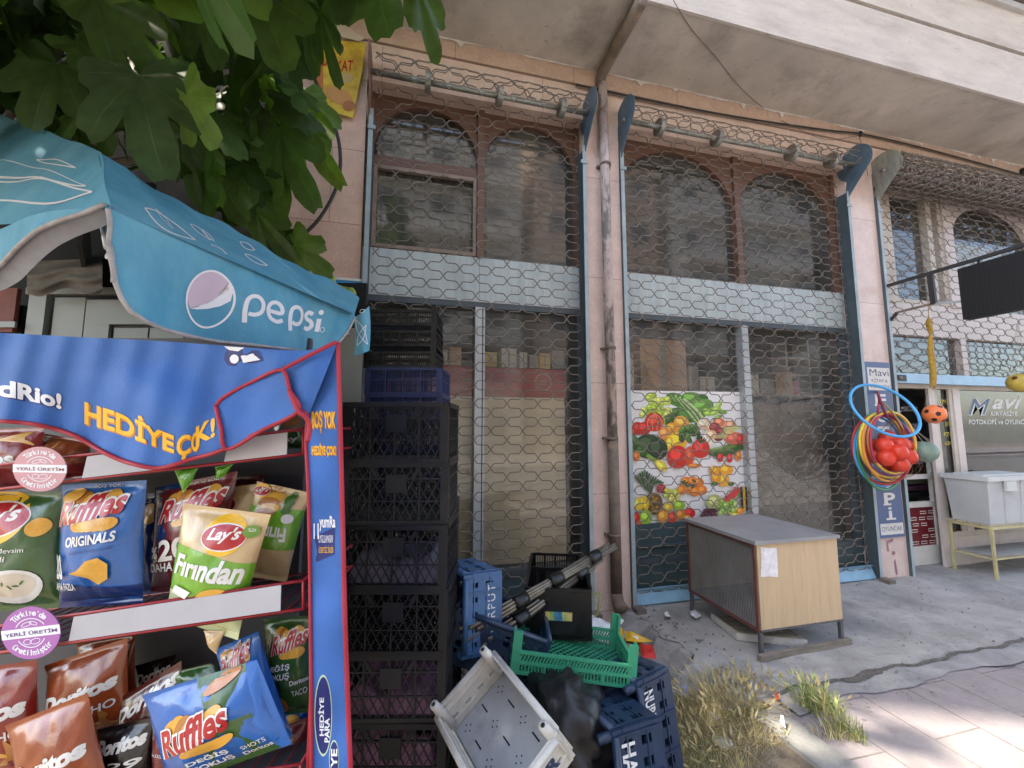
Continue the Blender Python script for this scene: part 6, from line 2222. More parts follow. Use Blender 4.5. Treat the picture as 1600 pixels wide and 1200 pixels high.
iw, ir, iy, ig, ich, ich2, idg, iwd, ilime, iblk, inv, iblue = pr('white', 232, 232, 228), pr('red', 180, 32, 40), pr('yellow', 242, 190, 50), pr('gold', 226, 165, 60), pr('chip', 226, 172, 74), pr('chip_dark', 176, 112, 44), pr('leaf', 60, 110, 44), pr('cream', 216, 208, 190), pr('lime', 120, 180, 56), pr('black', 30, 28, 30), pr('navy', 24, 40, 96), pr('blue', 40, 110, 190)

def lays(put, u0, v0, u1, v1):
    cu, cv = (u0 + u1) / 2, (v0 + v1) / 2
    ru, rv = (u1 - u0) / 2, (v1 - v0) / 2
    put('e', cu, cv + rv * .12, ru * .98, rv * 1.28, iy)
    put('e', cu, cv, ru * 1.04, rv * .86, iw, .12)
    put('e', cu, cv, ru, rv * .78, ir, .12)
    put('t', "Lay's", (cu - ru * .72, cv - rv * .50, cu + ru * .74, cv + rv * .46), iw, dict(bold=.03, shear=.25, tilt=.10))
def ruf(put, u0, v0, u1, v1, tilt=.12):
    cu, cv = (u0 + u1) / 2, (v0 + v1) / 2
    for k in range(7):
        put('e', cu - (u1 - u0) * .30 + (u1 - u0) * .1 * k, cv + (v1 - v0) * (.42 + .10 * math.sin(k * 1.3)), .10, .09, [ich, ig, ich2][k % 3], .6)
    for k in range(5):
        put('e', cu - (u1 - u0) * .1 + (u1 - u0) * .1 * k, cv - (v1 - v0) * .42, .11, .05, [ig, ich][k % 2], .2)
    put('t', 'Ruffles', (u0 - .015, v0 - .012, u1 + .015, v1 + .012), iw, dict(bold=.075, shear=.25, tilt=tilt, arc=.0))
    put('t', 'Ruffles', (u0, v0, u1, v1), ir, dict(bold=.03, shear=.25, tilt=tilt, arc=.0))
def chip(put, u, v, ru, rv, rot=0.):
    put('e', u, v, ru, rv, ich, rot); put('e', u - ru * .1, v + rv * .15, ru * .7, rv * .55, ig, rot)

def art1(put):
    lays(put, .06, .60, .76, .95)
    put('t', 'Yoğurt ve Mevsim', (.10, .50, .78, .555), iw, dict(shear=.1)); put('t', 'Yeşillikli', (.20, .43, .60, .485), iw, dict(shear=.1))
    put('e', .62, .22, .29, .155, iw, .12); put('e', .62, .235, .24, .11, iwd, .12)
    for k in range(5):
        put('e', .5 + .06 * k, .24 + .02 * math.sin(k * 2), .03, .008, idg, k)
    chip(put, .87, .71, .11, .075, .5)
    for k in range(6):
        put('e', .25 + .05 * math.sin(k * 2), .30 + .04 * k, .06, .03, idg, k)
bag('green yoghurt flavour snack bag at the left of the middle shelf', (-45, 768), (98, 768), (93, 950), (-50, 958), 1.27, .055, fgreen, art1, 1)
def art2(put):
    put('b', .0, .18, fdkblue, .02)
    ruf(put, .06, .66, .86, .86)
    put('e', .20, .91, .13, .05, ich, .3)
    put('t', 'ORIGINALS', (.22, .505, .82, .585), iw, dict(bold=.03, tilt=.06)); put('t', 'SADE PATATES CİPSİ', (.30, .45, .80, .475), inv, dict(tilt=.06))
    put('p', [(.28, .30), (.42, .33), (.52, .40), (.66, .42), (.74, .36), (.72, .24), (.62, .20), (.52, .26)], ich); put('p', [(.55, .38), (.66, .40), (.71, .34), (.68, .25), (.60, .27)], ig)
    put('t', '20', (.02, .25, .18, .45), iw, dict(bold=.03)); put('t', 'DAHA FAZLA', (-.0, .16, .32, .22), iw, dict(bold=.02))
    put('t', 'BOŞ YOK!', (.42, .955, .75, .99), iw)
bag('bright blue ridged crisps bag in the middle of the middle shelf', (97, 758), (230, 750), (224, 942), (92, 950), 1.25, .055, fblue, art2, 2)
def art3(put):
    put('p', [(0, .35), (.0, 1), (.40, 1), (.30, .55), (.18, .38)], fdkblue)
    ruf(put, .16, .64, .95, .84)
    put('t', '20', (.20, .30, .62, .50), iw, dict(bold=.03, tilt=.06)); put('t', '%', (.06, .33, .18, .44), iw, dict(bold=.02))
    put('t', 'DAHA FAZLA', (.04, .20, .86, .28), iw, dict(bold=.02, tilt=.05))
    put('t', 'BOŞ YOK', (.5, .95, .8, .985), iw)
bag('maroon ridged crisps bag half hidden behind the tan oven baked bag', (243, 762), (372, 736), (345, 922), (235, 925), 1.32, .05, fmaroon, art3, 3)
def art4b(put):
    put('b', .0, .55, flime, .02)
    lays(put, .30, .68, .72, .92)
bag('tan and green bag standing behind the front oven baked bag', (300, 768), (403, 756), (412, 900), (305, 915), 1.36, .045, ftan, art4b, 5)
def art6(put):
    put('b', .36, .78, flime, -.02)
    put('t', 'Fırından', (.86, .60, .14, .45), iw, dict(bold=.03, shear=-.2))
    for k in range(5):
        put('e', .36 + .05 * (k % 2), .94 - .055 * k, .20, .05, [ich2, ich][k % 2], .2)
    for k in range(6):
        put('e', .72 + .04 * math.sin(k * 3), .78 + .03 * k, .08, .035, idg, k)
    put('e', .8, .70, .1, .05, iw); lays(put, .0, .86, .30, .98)
bag('oven baked bag stuffed upside down at the right of the middle shelf', (402, 752), (486, 770), (448, 910), (362, 896), 1.33, .045, ftan, art6, 6)
def art4(put):
    put('b', .22, .64, flime, .03)
    put('b', .0, .24, pr('pale_green', 196, 206, 160), .03)
    lays(put, .36, .66, .84, .92)
    put('t', 'Fırından', (.08, .42, .94, .60), iw, dict(bold=.035, shear=.2, tilt=.03))
    put('e', .66, .30, .22, .09, ich, .35); put('e', .52, .20, .2, .07, ig, -.1); put('e', .58, .12, .18, .05, ich, .1)
    for k in range(7):
        put('e', .22 + .05 * k * .6, .18 + .03 * math.sin(k * 2), .07, .03, idg, k)
    put('p', [(.10, .26), (.34, .26), (.40, .33), (.16, .34)], iw)
    put('e', .88, .86, .09, .05, pr('badge_green', 110, 150, 60)); put('t', '%20', (.84, .86, .92, .885), iw)
    for k in range(4):
        put('s', [(.82, .34 - .02 * k), (.95, .345 - .02 * k)], .008, iw)
bag('tan and lime oven baked snack bag leaning out at the front of the middle shelf', (286, 786), (424, 804), (372, 1000), (258, 962), 1.205, .05, ftan, art4, 4)
bag('small tan bag corner poking down below the middle shelf', (318, 985), (352, 985), (338, 1022), (326, 1012), 1.2, .012, ftan, lambda put: None, 14)
# top row
bag('red tortilla bag at the left under the cover', (-60, 672), (70, 668), (72, 760), (-60, 768), 1.30, .05, fred, lambda put: (put('t', 'os', (.55, .40, .8, .55), iw, dict(bold=.04)), put('p', [(.4, .8), (.9, .95), (.95, .7)], ich)), 7)
bag('red and orange tortilla bag behind the pink badge', (62, 676), (142, 690), (136, 745), (60, 752), 1.33, .05, forange, lambda put: (put('p', [(.1, .5), (.5, .95), (.8, .5)], ich), put('b', .0, .45, fred, .05)), 8)
bag('food pictured bag showing under the flap of the cover', (425, 640), (480, 640), (482, 700), (428, 702), 1.26, .03, foil('mixed', 150, 120, 90), lambda put: (put('e', .35, .75, .3, .12, ich), put('e', .6, .7, .25, .12, ich2), put('b', .0, .45, fgreen, .03), put('t', 'Lay', (.2, .15, .8, .32), iw, dict(bold=.03))), 9)
bag('green bag tip hanging through the upper shelf', (272, 735), (312, 728), (300, 752), (286, 770), 1.22, .012, foil('bright_green', 90, 160, 40), lambda put: None, 10)
bag('second green bag tip hanging through the upper shelf', (336, 730), (366, 724), (352, 742), (338, 750), 1.22, .012, MATS['foil_bright_green'], lambda put: None, 11)
# bottom row
def dor(word='Doritos', sub='NACHO', v=.62, tri=True):
    def a(put):
        if tri:
            put('p', [(.2, .1), (.55, .5), (.9, .12)], ich); put('p', [(.55, .08), (.75, .36), (.98, .06)], ich2)
        put('t', word, (.06, v, .95, v + .16), iw, dict(bold=.06, shear=.15, tilt=.05))
        put('t', sub, (.35, v - .16, .92, v - .07), iw, dict(bold=.02, shear=.1))
    return a
bag('orange tortilla bag under the purple badge', (70, 1040), (200, 996), (206, 1134), (72, 1180), 1.34, .05, forange, dor('Doritos', 'NACHO', .48), 20)
bag('dark orange tortilla bag at the back of the bottom shelf', (120, 1005), (212, 988), (214, 1090), (125, 1100), 1.44, .04, forange, dor('Doritos', 'NACHO', .70, False), 21)
bag('red orange tortilla bag at the far left of the bottom shelf', (-70, 1050), (60, 1030), (62, 1200), (-70, 1215), 1.30, .05, fred, dor('Doritos', 'NACHO', .50), 22)
bag('nearest orange tortilla bag at the bottom left', (8, 1134), (138, 1082), (176, 1240), (48, 1280), 1.22, .05, forange, dor('Doritos', 'NACHO', .42), 23)
bag('brown tortilla bag with a bold white name leaning left of the blue and green bag', (185, 1092), (284, 1032), (292, 1210), (190, 1235), 1.33, .05, fbrown, lambda put: (put('t', 'Doritos', (.02, .72, .98, .86), iw, dict(bold=.05, shear=.15, tilt=.12)), put('e', .5, .52, .14, .09, ich2)), 24)
bag('dark brown tortilla bag at the bottom centre', (150, 1140), (240, 1120), (240, 1260), (150, 1260), 1.28, .04, fblack, dor('Doritos', '29', .70, False), 25)
def art12(put):
    put('p', [(0, .0), (.0, .55), (.25, .62), (.35, .3), (.2, 0)], fdkblue)
    ruf(put, .25, .66, .95, .84)
    put('t', 'DEĞİŞ', (.12, .50, .66, .575), iw, dict(bold=.02, tilt=.04)); put('t', 'TOKUŞ', (.12, .41, .66, .485), iw, dict(bold=.02, tilt=.04))
    put('t', 'Doritos', (.66, .36, .98, .41), iw, dict(bold=.02)); put('t', 'TACO', (.68, .24, .96, .30), iw, dict(bold=.0))
    put('e', .36, .16, .18, .12, ich2, .4)
    for k in range(5):
        put('s', [(.24 + .05 * k, .10), (.26 + .05 * k, .24)], .012, ich)
bag('dark green ridged bag at the right end of the bottom shelf', (412, 968), (490, 960), (488, 1112), (420, 1120), 1.36, .045, fgreen, art12, 12)
def art11(put):
    put('h', .55, 1.0, iblue, .1)
    ruf(put, .10, .70, .80, .88, .2)
    put('p', [(.62, .30), (.9, .36), (.88, .62), (.60, .55)], iw); put('p', [(.66, .33), (.86, .38), (.84, .58), (.64, .52)], ir)
bag('blue ridged bag tilted behind the blue and green one', (335, 1015), (404, 986), (458, 1150), (385, 1175), 1.30, .045, fblue, art11, 11)
def art10(put):
    put('p', [(.36, 0), (.42, .45), (.52, .72), (.48, 1), (.90, 1), (.88, .5), (.92, 0)], fgreen)
    put('p', [(.9, .0), (.86, .4), (.9, 1), (1, 1), (1, 0)], iblue)
    ruf(put, .12, .34, .74, .62, .22)
    put('e', .72, .92, .16, .06, pr('peach', 200, 140, 100), .3)
    put('t', 'DEĞİŞ', (.28, .19, .64, .27), iw, dict(bold=.03, tilt=.05)); put('t', 'TOKUŞ', (.28, .09, .64, .17), iw, dict(bold=.03, tilt=.05))
    put('t', 'Doritos', (.70, .10, .92, .15), iw, dict(bold=.02)); put('t', 'SHOTS', (.72, .18, .9, .23), iw, dict(bold=.0))
bag('blue and green mixed crisps bag lying at the front of the bottom shelf', (222, 1086), (402, 1030), (456, 1162), (262, 1232), 1.18, .055, fblue, art10, 13)
bag('green bag lying behind the blue and green one', (262, 1052), (330, 1036), (380, 1075), (300, 1100), 1.33, .03, fgreen, lambda put: put('e', .8, .6, .2, .15, pr('peach', 200, 140, 100)), 15)
bag('dark maroon bag in the bottom right corner', (405, 1150), (480, 1120), (485, 1230), (405, 1245), 1.38, .04, fmaroon, lambda put: put('e', .4, .6, .2, .15, ich2), 16)

bag('dark blue ridged bag squeezed between the bright blue and the maroon bags', (222, 772), (262, 768), (258, 925), (220, 930), 1.42, .035, fdkblue, lambda put: (put('e', .5, .8, .35, .1, ich, .3), put('t', 'BOŞ YOK', (.1, .9, .9, .95), iw)), 30)
bag('dark red bag behind the tops of the tan bags', (352, 745), (412, 742), (414, 850), (350, 855), 1.44, .035, fmaroon, lambda put: (put('e', .5, .7, .35, .1, ich, .2), put('e', .4, .6, .3, .08, ich2, .4)), 31)
bag('dark tortilla bag at the back of the bottom shelf behind the brown one', (212, 1040), (275, 1022), (282, 1130), (215, 1140), 1.47, .03, fblack, lambda put: put('t', 'Doritos', (.1, .7, .9, .85), iw, dict(bold=.04, tilt=.1)), 32)
bag('blue bag low behind the blue and green one in the right corner', (440, 1090), (488, 1085), (488, 1200), (440, 1205), 1.42, .03, fblue, lambda put: put('e', .4, .7, .3, .1, ich, .3), 33)
bag('maroon bag with small print standing left of the blue and green one', (238, 1130), (292, 1120), (300, 1240), (240, 1245), 1.26, .035, fmaroon, lambda put: (put('t', 'PATATES CİPSİ', (.1, .6, .9, .65), iw)), 34)
# ================================================================== FIG TREE
def leaf_mat(name, col):
    m = bpy.data.materials.new(name)
    m.use_nodes = True
    t = m.node_tree
    L = t.links.new
    b = t.nodes['Principled BSDF']
    vc = t.nodes.new('ShaderNodeVertexColor'); vc.layer_name = 'Col'
    n = t.nodes.new('ShaderNodeTexNoise'); n.inputs['Scale'].default_value = 18; n.inputs['Detail'].default_value = 5
    tc = t.nodes.new('ShaderNodeTexCoord'); L(tc.outputs['Object'], n.inputs['Vector'])
    mr = t.nodes.new('ShaderNodeMapRange'); mr.inputs[1].default_value, mr.inputs[2].default_value, mr.inputs[3].default_value, mr.inputs[4].default_value = .3, .7, .8, 1.2
    L(n.outputs[0], mr.inputs[0])
    mx = t.nodes.new('ShaderNodeMix'); mx.data_type = 'RGBA'; mx.blend_type = 'MULTIPLY'; mx.inputs[0].default_value = 1
    L(vc.outputs[0], mx.inputs[6]); L(mr.outputs[0], mx.inputs[7])
    L(mx.outputs[2], b.inputs['Base Color'])
    b.inputs['Roughness'].default_value = .42
    b.inputs['Specular IOR Level'].default_value = .35
    tr = t.nodes.new('ShaderNodeBsdfTranslucent')
    m2 = t.nodes.new('ShaderNodeMix'); m2.data_type = 'RGBA'; m2.blend_type = 'MULTIPLY'; m2.inputs[0].default_value = 1
    L(mx.outputs[2], m2.inputs[6]); m2.inputs[7].default_value = (1.5, 1.9, .7, 1)
    L(m2.outputs[2], tr.inputs[0])
    ms = t.nodes.new('ShaderNodeMixShader'); ms.inputs[0].default_value = .38
    L(b.outputs[0], ms.inputs[1]); L(tr.outputs[0], ms.inputs[2])
    L(ms.outputs[0], t.nodes['Material Output'].inputs[0])
    return m
leafm = leaf_mat('fig_leaf', None)
barkm = mat('fig_bark', (.16, .14, .11), rough=.9, var=.3, scale=12, bump=.5)
LOBES = [(0, 1.0, 21), (46, .84, 19), (-46, .84, 19), (98, .60, 24), (-98, .60, 24)]
ANG = sorted(set([a + s_ for a, _, _ in LOBES for s_ in (0, .8, -.8)] + list(range(-150, 151, 6))))
def fig_r(a, deep):
    r = .26
    for c0, l_, w_ in LOBES:
        d = abs(a - c0)
        r = max(r, l_ * (max(0, 1 - (d / (w_ * (1.75 - deep))) ** 3.4)) ** .6 if d < w_ * (1.75 - deep) else 0)
    if abs(a) > 118:
        r = max(r, .30 * (1 - (abs(a) - 118) / 60))
    base_ = .52 if abs(a) < 110 else .26
    return max(r, base_)
VEIN = {c0 for c0, _, _ in LOBES}
def fig_leaf(mb, base, tip, wdir, rnd_, col, wide=1.0, droop=.25, deep=.45, narrow=1.0):
    base, tip = np.array(base), np.array(tip)
    ax = tip - base
    L_ = np.linalg.norm(ax)
    e = ax / L_
    wd = np.array(wdir, float); wd = nrm(wd - e * wd.dot(e))
    nn_ = np.cross(e, wd)
    rings = [.0, .33, .66, 1.0]
    vs, cs = [], []
    ph = rnd_.uniform(0, 6)
    for rr in rings:
        for a in ANG:
            ra = fig_r(a, deep) * (1 + .025 * math.sin(a * .5 + ph)) * rr
            th = math.radians(a)
            x_, y_ = ra * math.cos(th), ra * math.sin(th) * wide * narrow
            z_ = -droop * (x_ * x_ * .55 + y_ * y_ * .9) + .10 * abs(y_) + .025 * math.sin(x_ * 9 + ph) * abs(y_) + .02 * math.sin(a * .13 + ph) * rr
            vs.append(base + e * x_ * L_ + wd * y_ * L_ + nn_ * z_ * L_)
            v_ = 1.8 if (a in VEIN and rr < .97) else 1.0
            cs.append((col[0] * v_, col[1] * v_ * (.97 if v_ > 1 else 1), col[2] * v_, 1))
    W = len(ANG)
    fs = []
    for j in range(len(rings) - 1):
        for i in range(W - 1):
            fs.append((j * W + i, (j + 1) * W + i, (j + 1) * W + i + 1, j * W + i + 1))
    mb.add(vs, fs, leafm, True, cs)
lr = random.Random(11)
GREENS = [(.036, .075, .014), (.050, .10, .018), (.070, .13, .022), (.044, .085, .026), (.095, .16, .024)]
FT = thing('fig_tree', 'big leafed fig tree hanging over the kiosk awning', 'tree', Q(-60, 667, 2.9) * (1, 1, 0) - UP * .17)
cr = MB()
hero = [((147, -8), (268, 137), 1.25, .42, 1), ((216, 118), (236, 252), 1.25, .8, 3), ((292, 148), (336, 228), 1.28, .9, 4), ((290, 150), (232, 172), 1.3, .75, 4), ((90, 100), (33, 188), 1.38, .9, 0), ((122, 66), (192, 126), 1.32, .85, 1),
        ((172, 132), (122, 180), 1.36, .9, 1), ((125, 172), (92, 226), 1.42, 1.0, 1), ((150, 178), (158, 228), 1.44, .8, 0), ((304, 0), (342, 104), 1.35, .8, 0), ((404, -12), (446, 104), 1.30, .95, 1), ((500, 18), (519, 126), 1.42, .30, 0),
        ((586, -42), (598, 36), 1.25, .9, 1), ((648, -34), (682, 78), 1.25, .32, 1), ((540, -60), (530, 25), 1.3, .8, 0), ((412, 118), (474, 178), 1.8, .55, 4), ((450, 165), (516, 280), 1.85, .4, 4), ((470, 150), (508, 225), 1.9, .6, 2), ((437, 200), (474, 318), 1.7, .75, 0),
        ((386, 236), (386, 322), 1.65, .9, 3), ((308, 226), (340, 318), 1.5, .5, 2), ((288, 208), (300, 312), 1.5, .35, 3), ((400, 330), (446, 406), 1.95, .7, 0), ((460, 384), (512, 432), 2.0, .9, 2), ((345, 180), (372, 235), 1.55, .8, 0),
        ((440, 60), (455, 150), 1.6, .7, 0), ((60, 20), (10, 80), 1.5, .9, 0), ((250, 20), (290, 95), 1.5, .8, 0), ((20, 130), (60, 190), 1.7, .9, 1), ((365, 30), (395, 110), 1.5, .7, 0), ((478, 20), (490, 110), 1.55, .5, 1), ((420, 200), (408, 260), 1.9, .8, 3),
        ((445, 230), (432, 325), 1.9, .5, 2), ((330, 260), (372, 340), 1.8, .8, 0), ((395, 290), (425, 370), 2.0, .8, 1)]
for b_, t_, d_, wd_, gi in hero:
    g_ = np.array(GREENS[gi]) * lr.uniform(1.1, 1.6) + np.array((.016, .014, .014))  # front leaves lightened in colour, as if better lit
    base, tip = Q(*b_, d_ + lr.uniform(-.02, .05)), Q(*t_, d_ + lr.uniform(-.08, .04))
    wdir = RT * lr.uniform(.7, 1) + FH * lr.uniform(-.45, .45) + UP * lr.uniform(-.2, .2)
    fig_leaf(cr, base, tip, wdir, lr, g_, wide=1.0, narrow=wd_ * .78 + .10, droop=lr.uniform(.1, .35), deep=lr.uniform(.25, .6))
    cr.tube([base, base + UP * lr.uniform(.03, .07) + FH * .05], .0025, barkm, n=5)
def inpoly(x_, y_, P):
    r = False
    for i in range(len(P)):
        (x1, y1), (x2, y2) = P[i], P[i - 1]
        if (y1 > y_) != (y2 > y_) and x_ < (x2 - x1) * (y_ - y1) / (y2 - y1) + x1:
            r = not r
    return r
REG = [(-80, -80), (530, -80), (500, 40), (484, 130), (468, 240), (440, 330), (480, 400), (500, 430), (380, 350), (150, 230), (-80, 170)]
def pix(p):
    v = np.array(p) - CAM
    return 800 + FPX * v.dot(RT) / v.dot(_fw), 600 - FPX * v.dot(_up) / v.dot(_fw)
n_ = 0
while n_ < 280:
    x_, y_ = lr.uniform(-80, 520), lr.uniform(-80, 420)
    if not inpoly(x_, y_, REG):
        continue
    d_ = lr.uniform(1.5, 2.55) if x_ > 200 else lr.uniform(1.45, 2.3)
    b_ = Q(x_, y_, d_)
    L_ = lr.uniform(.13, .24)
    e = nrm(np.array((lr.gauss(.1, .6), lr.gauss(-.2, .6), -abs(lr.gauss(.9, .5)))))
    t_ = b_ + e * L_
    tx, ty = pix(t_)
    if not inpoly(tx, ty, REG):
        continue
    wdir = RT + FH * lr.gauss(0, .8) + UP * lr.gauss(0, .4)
    fig_leaf(cr, b_, t_, wdir, lr, np.array(GREENS[lr.choice([0, 0, 1, 1, 3, 2, 4])]) * lr.uniform(.4, 1.0), narrow=lr.uniform(.6, 1.1), droop=lr.uniform(.1, .5), deep=lr.uniform(.2, .6))  # inner leaves darkened in colour to stand in for shade within the crown
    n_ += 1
n_ = 0
while n_ < 560:                                # the rest of the crown, above and left of the picture
    p = np.array((lr.uniform(-3.0, -.1), lr.uniform(-3.2, -.5), lr.uniform(2.5, 4.4)))
    v = p - CAM
    if v.dot(_fw) > .05:
        x_, y_ = pix(p)
        if -100 < x_ < 1750 and -40 < y_ < 1300:
            continue
        if x_ > 700 and y_ > -500:
            continue
    if v.dot(_fw) < .2 and np.linalg.norm(v) < 1.0:
        continue
    e = nrm(np.array((lr.gauss(0, .8), lr.gauss(0, .8), -abs(lr.gauss(.5, .5)))))
    if p[2] < 2.75 and np.linalg.norm(p[:2] - CAM[:2]) < .9:
        continue
    L_ = lr.uniform(.22, .34)
    tx, ty = pix(p + e * L_)
    if v.dot(_fw) > .05 and -40 < tx < 1700 and 0 < ty < 1300 and not inpoly(tx, ty, REG):
        continue
    fig_leaf(cr, p, p + e * L_, RT + FH * lr.gauss(0, 1), lr, np.array(GREENS[lr.randrange(5)]), narrow=lr.uniform(.7, 1.1), droop=.3, deep=.4)
    n_ += 1
part('crown', cr, FT)
m = MB()
b0 = Q(-60, 667, 2.9) * (1, 1, 0) - UP * .17
path = smooth_path([b0, b0 + UP * 1.2 + RT * .06, b0 + UP * 2.1 - RT * .05, b0 + UP * 2.9 + RT * .12 - FH * .3], 5)
m.tube(path, list(np.linspace(.11, .065, len(path))), barkm, n=10)
part('trunk', m, FT)
ends_ = [((330, 20), 1.75), ((430, 90), 1.95), ((250, 130), 1.7), ((110, 60), 1.6), ((400, 220), 2.0), ((560, -60), 1.45), ((200, -120), 1.4)]
for q, d_ in ends_:
    m = MB()
    e_ = Q(*q, d_)
    a = path[-1]
    mid = lerp(a, e_, .5) + UP * .18
    pp = smooth_path([a, lerp(a, e_, .25) + UP * .14, mid, e_], 5)
    m.tube(pp, list(np.linspace(.045, .009, len(pp))), barkm, n=7)
    for k in range(3):
        s_ = pp[-3 - 2 * k]
        m.tube([s_, s_ + np.array((lr.gauss(0, .12), lr.gauss(-.1, .12), lr.gauss(-.05, .1)))], .006, barkm, n=5)
    part('limb', m, FT)

# ================================================================== WEEDS
gm_ = mat('grass_blade', (.3, .3, .1), rough=.7, var=.0, vcol=True)
def tuft(mb, rnd_, cx_, cy_, z, rad, n, h0, h1, cols, lean=(0, 0), heads=.3, w_=.0021):
    for _ in range(int(n * .55)):
        r_, a = rad * rnd_.random() ** .6, rnd_.uniform(0, 6.28)
        x_, y_ = cx_ + r_ * math.cos(a), cy_ + r_ * math.sin(a) * .8
        h = rnd_.uniform(h0, h1) * (1 - .4 * r_ / rad)
        dx, dy = lean[0] + rnd_.gauss(0, .32) + .25 * math.cos(a) * r_ / rad, lean[1] + rnd_.gauss(0, .32) + .25 * math.sin(a) * r_ / rad
        cc = np.array(cols[rnd_.randrange(len(cols))]) * rnd_.uniform(.75, 1.2)
        ca = rnd_.uniform(0, 3.14)
        sx_, sy_ = math.cos(ca) * w_ / 2, math.sin(ca) * w_ / 2
        pts, ws = [], []
        for k in range(5):
            t = k / 4
            pts.append((x_ + dx * h * t ** 1.7, y_ + dy * h * t ** 1.7, z + h * t * (1 - .25 * t * (abs(dx) + abs(dy)))))
            ws.append(1 - t * .8)
        vs = []
        for p, q in zip(pts, ws):
            vs += [(p[0] - sx_ * q, p[1] - sy_ * q, p[2]), (p[0] + sx_ * q, p[1] + sy_ * q, p[2])]
        mb.add(vs, [(2 * k, 2 * k + 1, 2 * k + 3, 2 * k + 2) for k in range(4)], gm_, False, [(*cc, 1)] * len(vs))
        if rnd_.random() < heads and h > .1:
            p = np.array(pts[-1]); d = nrm(np.array(pts[-1]) - np.array(pts[-2]))
            hc = np.array((.50, .42, .22)) * rnd_.uniform(.8, 1.15) if cc[0] > cc[1] * .9 else np.array((.36, .42, .17))
            hl = rnd_.uniform(.03, .055)
            s2 = np.array((math.cos(ca), math.sin(ca), 0)) * .0065
            s3 = np.array((-math.sin(ca), math.cos(ca), 0)) * .0065
            vv = [p - d * .005, p + d * hl * .4 + s2, p + d * hl, p + d * hl * .4 - s2, p + d * hl * .4 + s3, p + d * hl * .4 - s3]
            mb.add(vv, [(0, 1, 2, 3), (0, 4, 2, 5)], gm_, False, [(*hc, 1)] * 6)
            for k in range(3):
                e_ = p + d * (hl + rnd_.uniform(.01, .03)) + np.array((rnd_.gauss(0, .008), rnd_.gauss(0, .008), 0))
                mb.add([p + d * hl * .6, p + d * hl * .6 + s2 * .12, e_], [(0, 1, 2)], gm_, False, [(*hc, 1)] * 3)
gr_ = random.Random(21)
DRY = [(.52, .41, .20), (.58, .47, .24), (.40, .30, .15), (.46, .40, .18), (.30, .29, .10), (.62, .53, .32)]
MIX = [(.20, .22, .06), (.28, .27, .09), (.36, .30, .13), (.14, .19, .045)]
GRN = [(.13, .20, .045), (.18, .26, .06), (.24, .30, .09), (.32, .34, .13), (.10, .16, .035)]
m = MB()
for (px_, py_, z, rad, n, h0, h1, cols) in [(1135, 1120, -.12, .20, 900, .14, .27, DRY), (1165, 1095, -.08, .13, 520, .14, .27, DRY), (1095, 1110, -.14, .15, 420, .10, .20, DRY), (1190, 1105, -.06, .10, 320, .12, .22, DRY + MIX), (1110, 1170, -.16, .20, 600, .08, .20, DRY + MIX),
                                          (1060, 1150, -.17, .16, 420, .05, .15, DRY + MIX), (1170, 1180, -.15, .15, 420, .06, .16, DRY), (1040, 1195, -.17, .20, 420, .06, .16, MIX), (1075, 1090, -.14, .10, 160, .05, .12, DRY), (1200, 1130, -.06, .10, 220, .03, .08, DRY), (1230, 1100, -.02, .14, 160, .01, .03, DRY), (1010, 1060, -.14, .08, 60, .02, .06, DRY), (1090, 1195, -.1, .16, 500, .06, .17, DRY + MIX), (1145, 1205, -.1, .14, 420, .06, .16, DRY + MIX), (1190, 1175, -.1, .09, 260, .04, .11, DRY), (1160, 1145, -.1, .14, 500, .08, .19, DRY + MIX), (1085, 1140, -.1, .14, 420, .07, .17, DRY + MIX)]:
    p = G(px_, py_, -.11)
    tuft(m, gr_, p[0], p[1], max(terr(p[0], p[1]) - .01, -.19), rad, n, h0, h1, cols, lean=(-.12, .05), heads=.30)
for k in range(900):                            # straw lying about
    p = G(gr_.uniform(1030, 1235), gr_.uniform(1080, 1200), -.13)
    z = terr(p[0], p[1]) + gr_.uniform(0, .03)
    a = gr_.uniform(0, 6.28); l_ = gr_.uniform(.03, .12)
    q = np.array((p[0], p[1], z)); e = np.array((math.cos(a), math.sin(a), gr_.uniform(-.1, .25))) * l_
    s_ = np.array((-math.sin(a), math.cos(a), 0)) * .0018
    m.add([q - s_, q + s_, q + e], [(0, 1, 2)], gm_, False, [(*(np.array(DRY[k % 6]) * gr_.uniform(.7, 1.2)), 1)] * 3)
struct('dry_grass', m, 'stuff')
m = MB()
for (px_, py_, z, rad, n, h0, h1, cols) in [(1285, 1110, -.02, .10, 420, .10, .19, GRN + DRY[:3]), (1262, 1100, -.02, .09, 300, .10, .18, GRN[2:4] + GRN), (1320, 1145, -.02, .09, 300, .07, .15, GRN + DRY[:3]), (1300, 1150, -.02, .09, 160, .03, .09, DRY), (1345, 1155, -.02, .05, 90, .05, .11, GRN)]:
    p = G(px_, py_, z)
    tuft(m, gr_, p[0], p[1], z, rad, n, h0, h1, cols, lean=(-.15, .05), heads=.22, w_=.0045)
for (px_, py_, n, h) in [(1325, 1058, 110, .04), (1345, 1052, 70, .03), (1310, 1052, 60, .05), (1385, 1050, 40, .03), (1425, 1065, 60, .025), (1440, 1078, 40, .02), (1415, 1090, 70, .025), (1465, 1088, 50, .02), (1195, 1195, 130, .10), (1215, 1205, 90, .12), (1170, 1200, 70, .08), (1052, 1172, 30, .03)]:
    z = -.02 if px_ > 1300 else -.13
    p = G(px_, py_, z)
    tuft(m, gr_, p[0], p[1], z, .05, n, h * .5, h, [(.06, .085, .03), (.10, .13, .04), (.14, .13, .06)], heads=0)
struct('green_weeds', m, 'stuff')
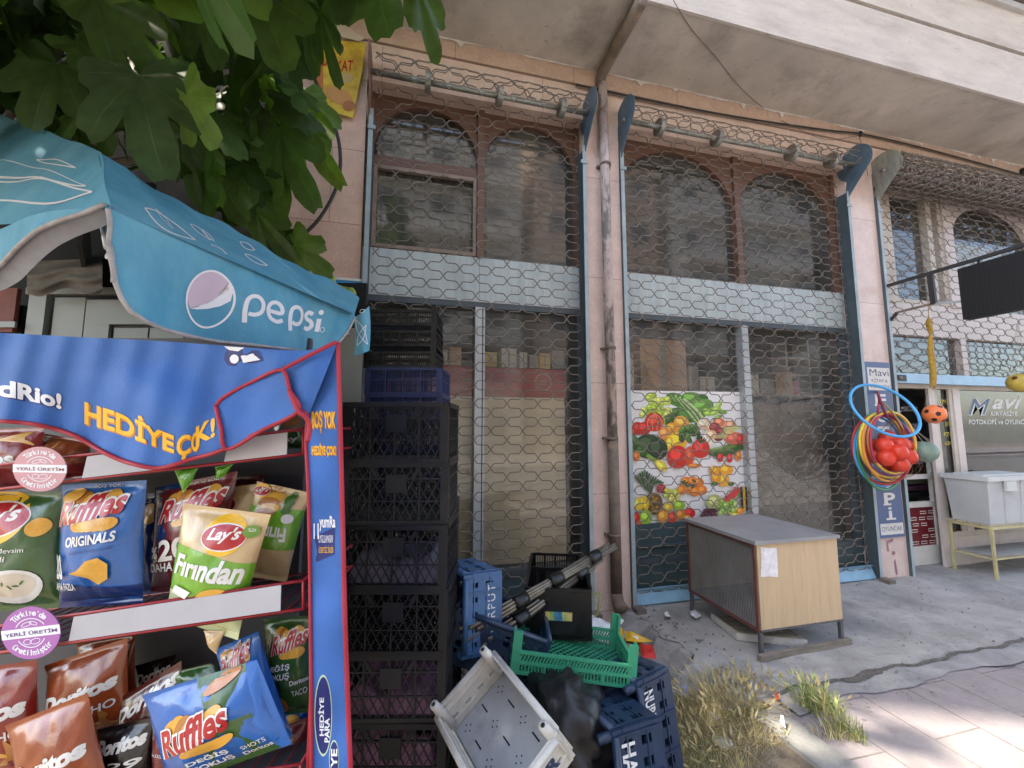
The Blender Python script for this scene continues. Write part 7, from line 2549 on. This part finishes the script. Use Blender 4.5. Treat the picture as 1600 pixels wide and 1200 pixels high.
# pebbles and dirt crumbs
m = MB()
pebm = mat('pebble', (.2, .19, .17), rough=.95, var=.4, scale=4)
for k in range(420):
    if k % 3:
        p = np.array((gr_.uniform(1.5, 5.5), gr_.uniform(-1.5, -.05), .004))
    else:
        yy = gr_.uniform(-1.1, .0)
        p = np.array((edge_x(yy) - gr_.uniform(-.25, .35), yy, 0))
        p[2] = .006 if p[0] > edge_x(yy) else -.12 + .5 * max(-.1, p[0] - edge_x(yy) + .2) * .0 - .02
    r_ = gr_.uniform(.002, .008) * (1.8 if k % 3 == 0 else 1)
    m.ball(p, (r_, r_ * gr_.uniform(.6, 1.2), r_ * .6), pebm, 6, 4)
struct('grit', m, 'stuff')

# ================================================================== ACROSS THE STREET (mirrored in the shop glass)
def opposite(x0, x1, h, col, label, y=-18.5, bal=True, seed=1):
    q = random.Random(seed)
    R = thing('apartment_building', label, 'building', ((x0 + x1) / 2, y, 0))
    wm = mat('render_' + str(seed), col, rough=.9, var=.12, scale=1.5)
    m = MB(); m.box((x0, y - 8, -.1), (x1, y, h), wm); part('wall', m, R)
    n_f = int(h / 3)
    nw = max(2, int((x1 - x0) / 2.6))
    for f_ in range(n_f):
        for k in range(nw):
            xx = x0 + (x1 - x0) * (k + .5) / nw
            m = MB(); m.box((xx - .6, y, f_ * 3 + .9), (xx + .6, y + .03, f_ * 3 + 2.3), whitem)
            wn = part('window', m, R)
            m = MB(); m.box((xx - .53, y + .0305, f_ * 3 + .97), (xx + .53, y + .04, f_ * 3 + 2.23), mat('far_pane', (.04, .05, .06), rough=.15, var=0)); part('pane', m, wn)
        if bal and f_:
            m = MB(); m.box((x0 + .5, y + .0, f_ * 3 - .12), (x1 - .5, y + 1.0, f_ * 3), whitem); m.box((x0 + .5, y + .95, f_ * 3), (x1 - .5, y + 1.0, f_ * 3 + .8), wm); part('balcony', m, R)
opposite(-14, -4, 15, (.52, .40, .30), 'peach apartment building across the street mirrored in the left panes', seed=1)
opposite(-3.2, 6, 18, (.55, .50, .42), 'tall cream apartment building across the street with long balconies', seed=2)
opposite(6.8, 15, 20, (.50, .34, .24), 'orange apartment building across the street mirrored in the wide window', seed=3, bal=False)
opposite(16, 28, 20, (.45, .43, .40), 'grey apartment building farthest along the street', seed=4)

for mt_ in list(bpy.data.materials):
    if mt_.users == 0:
        bpy.data.materials.remove(mt_)
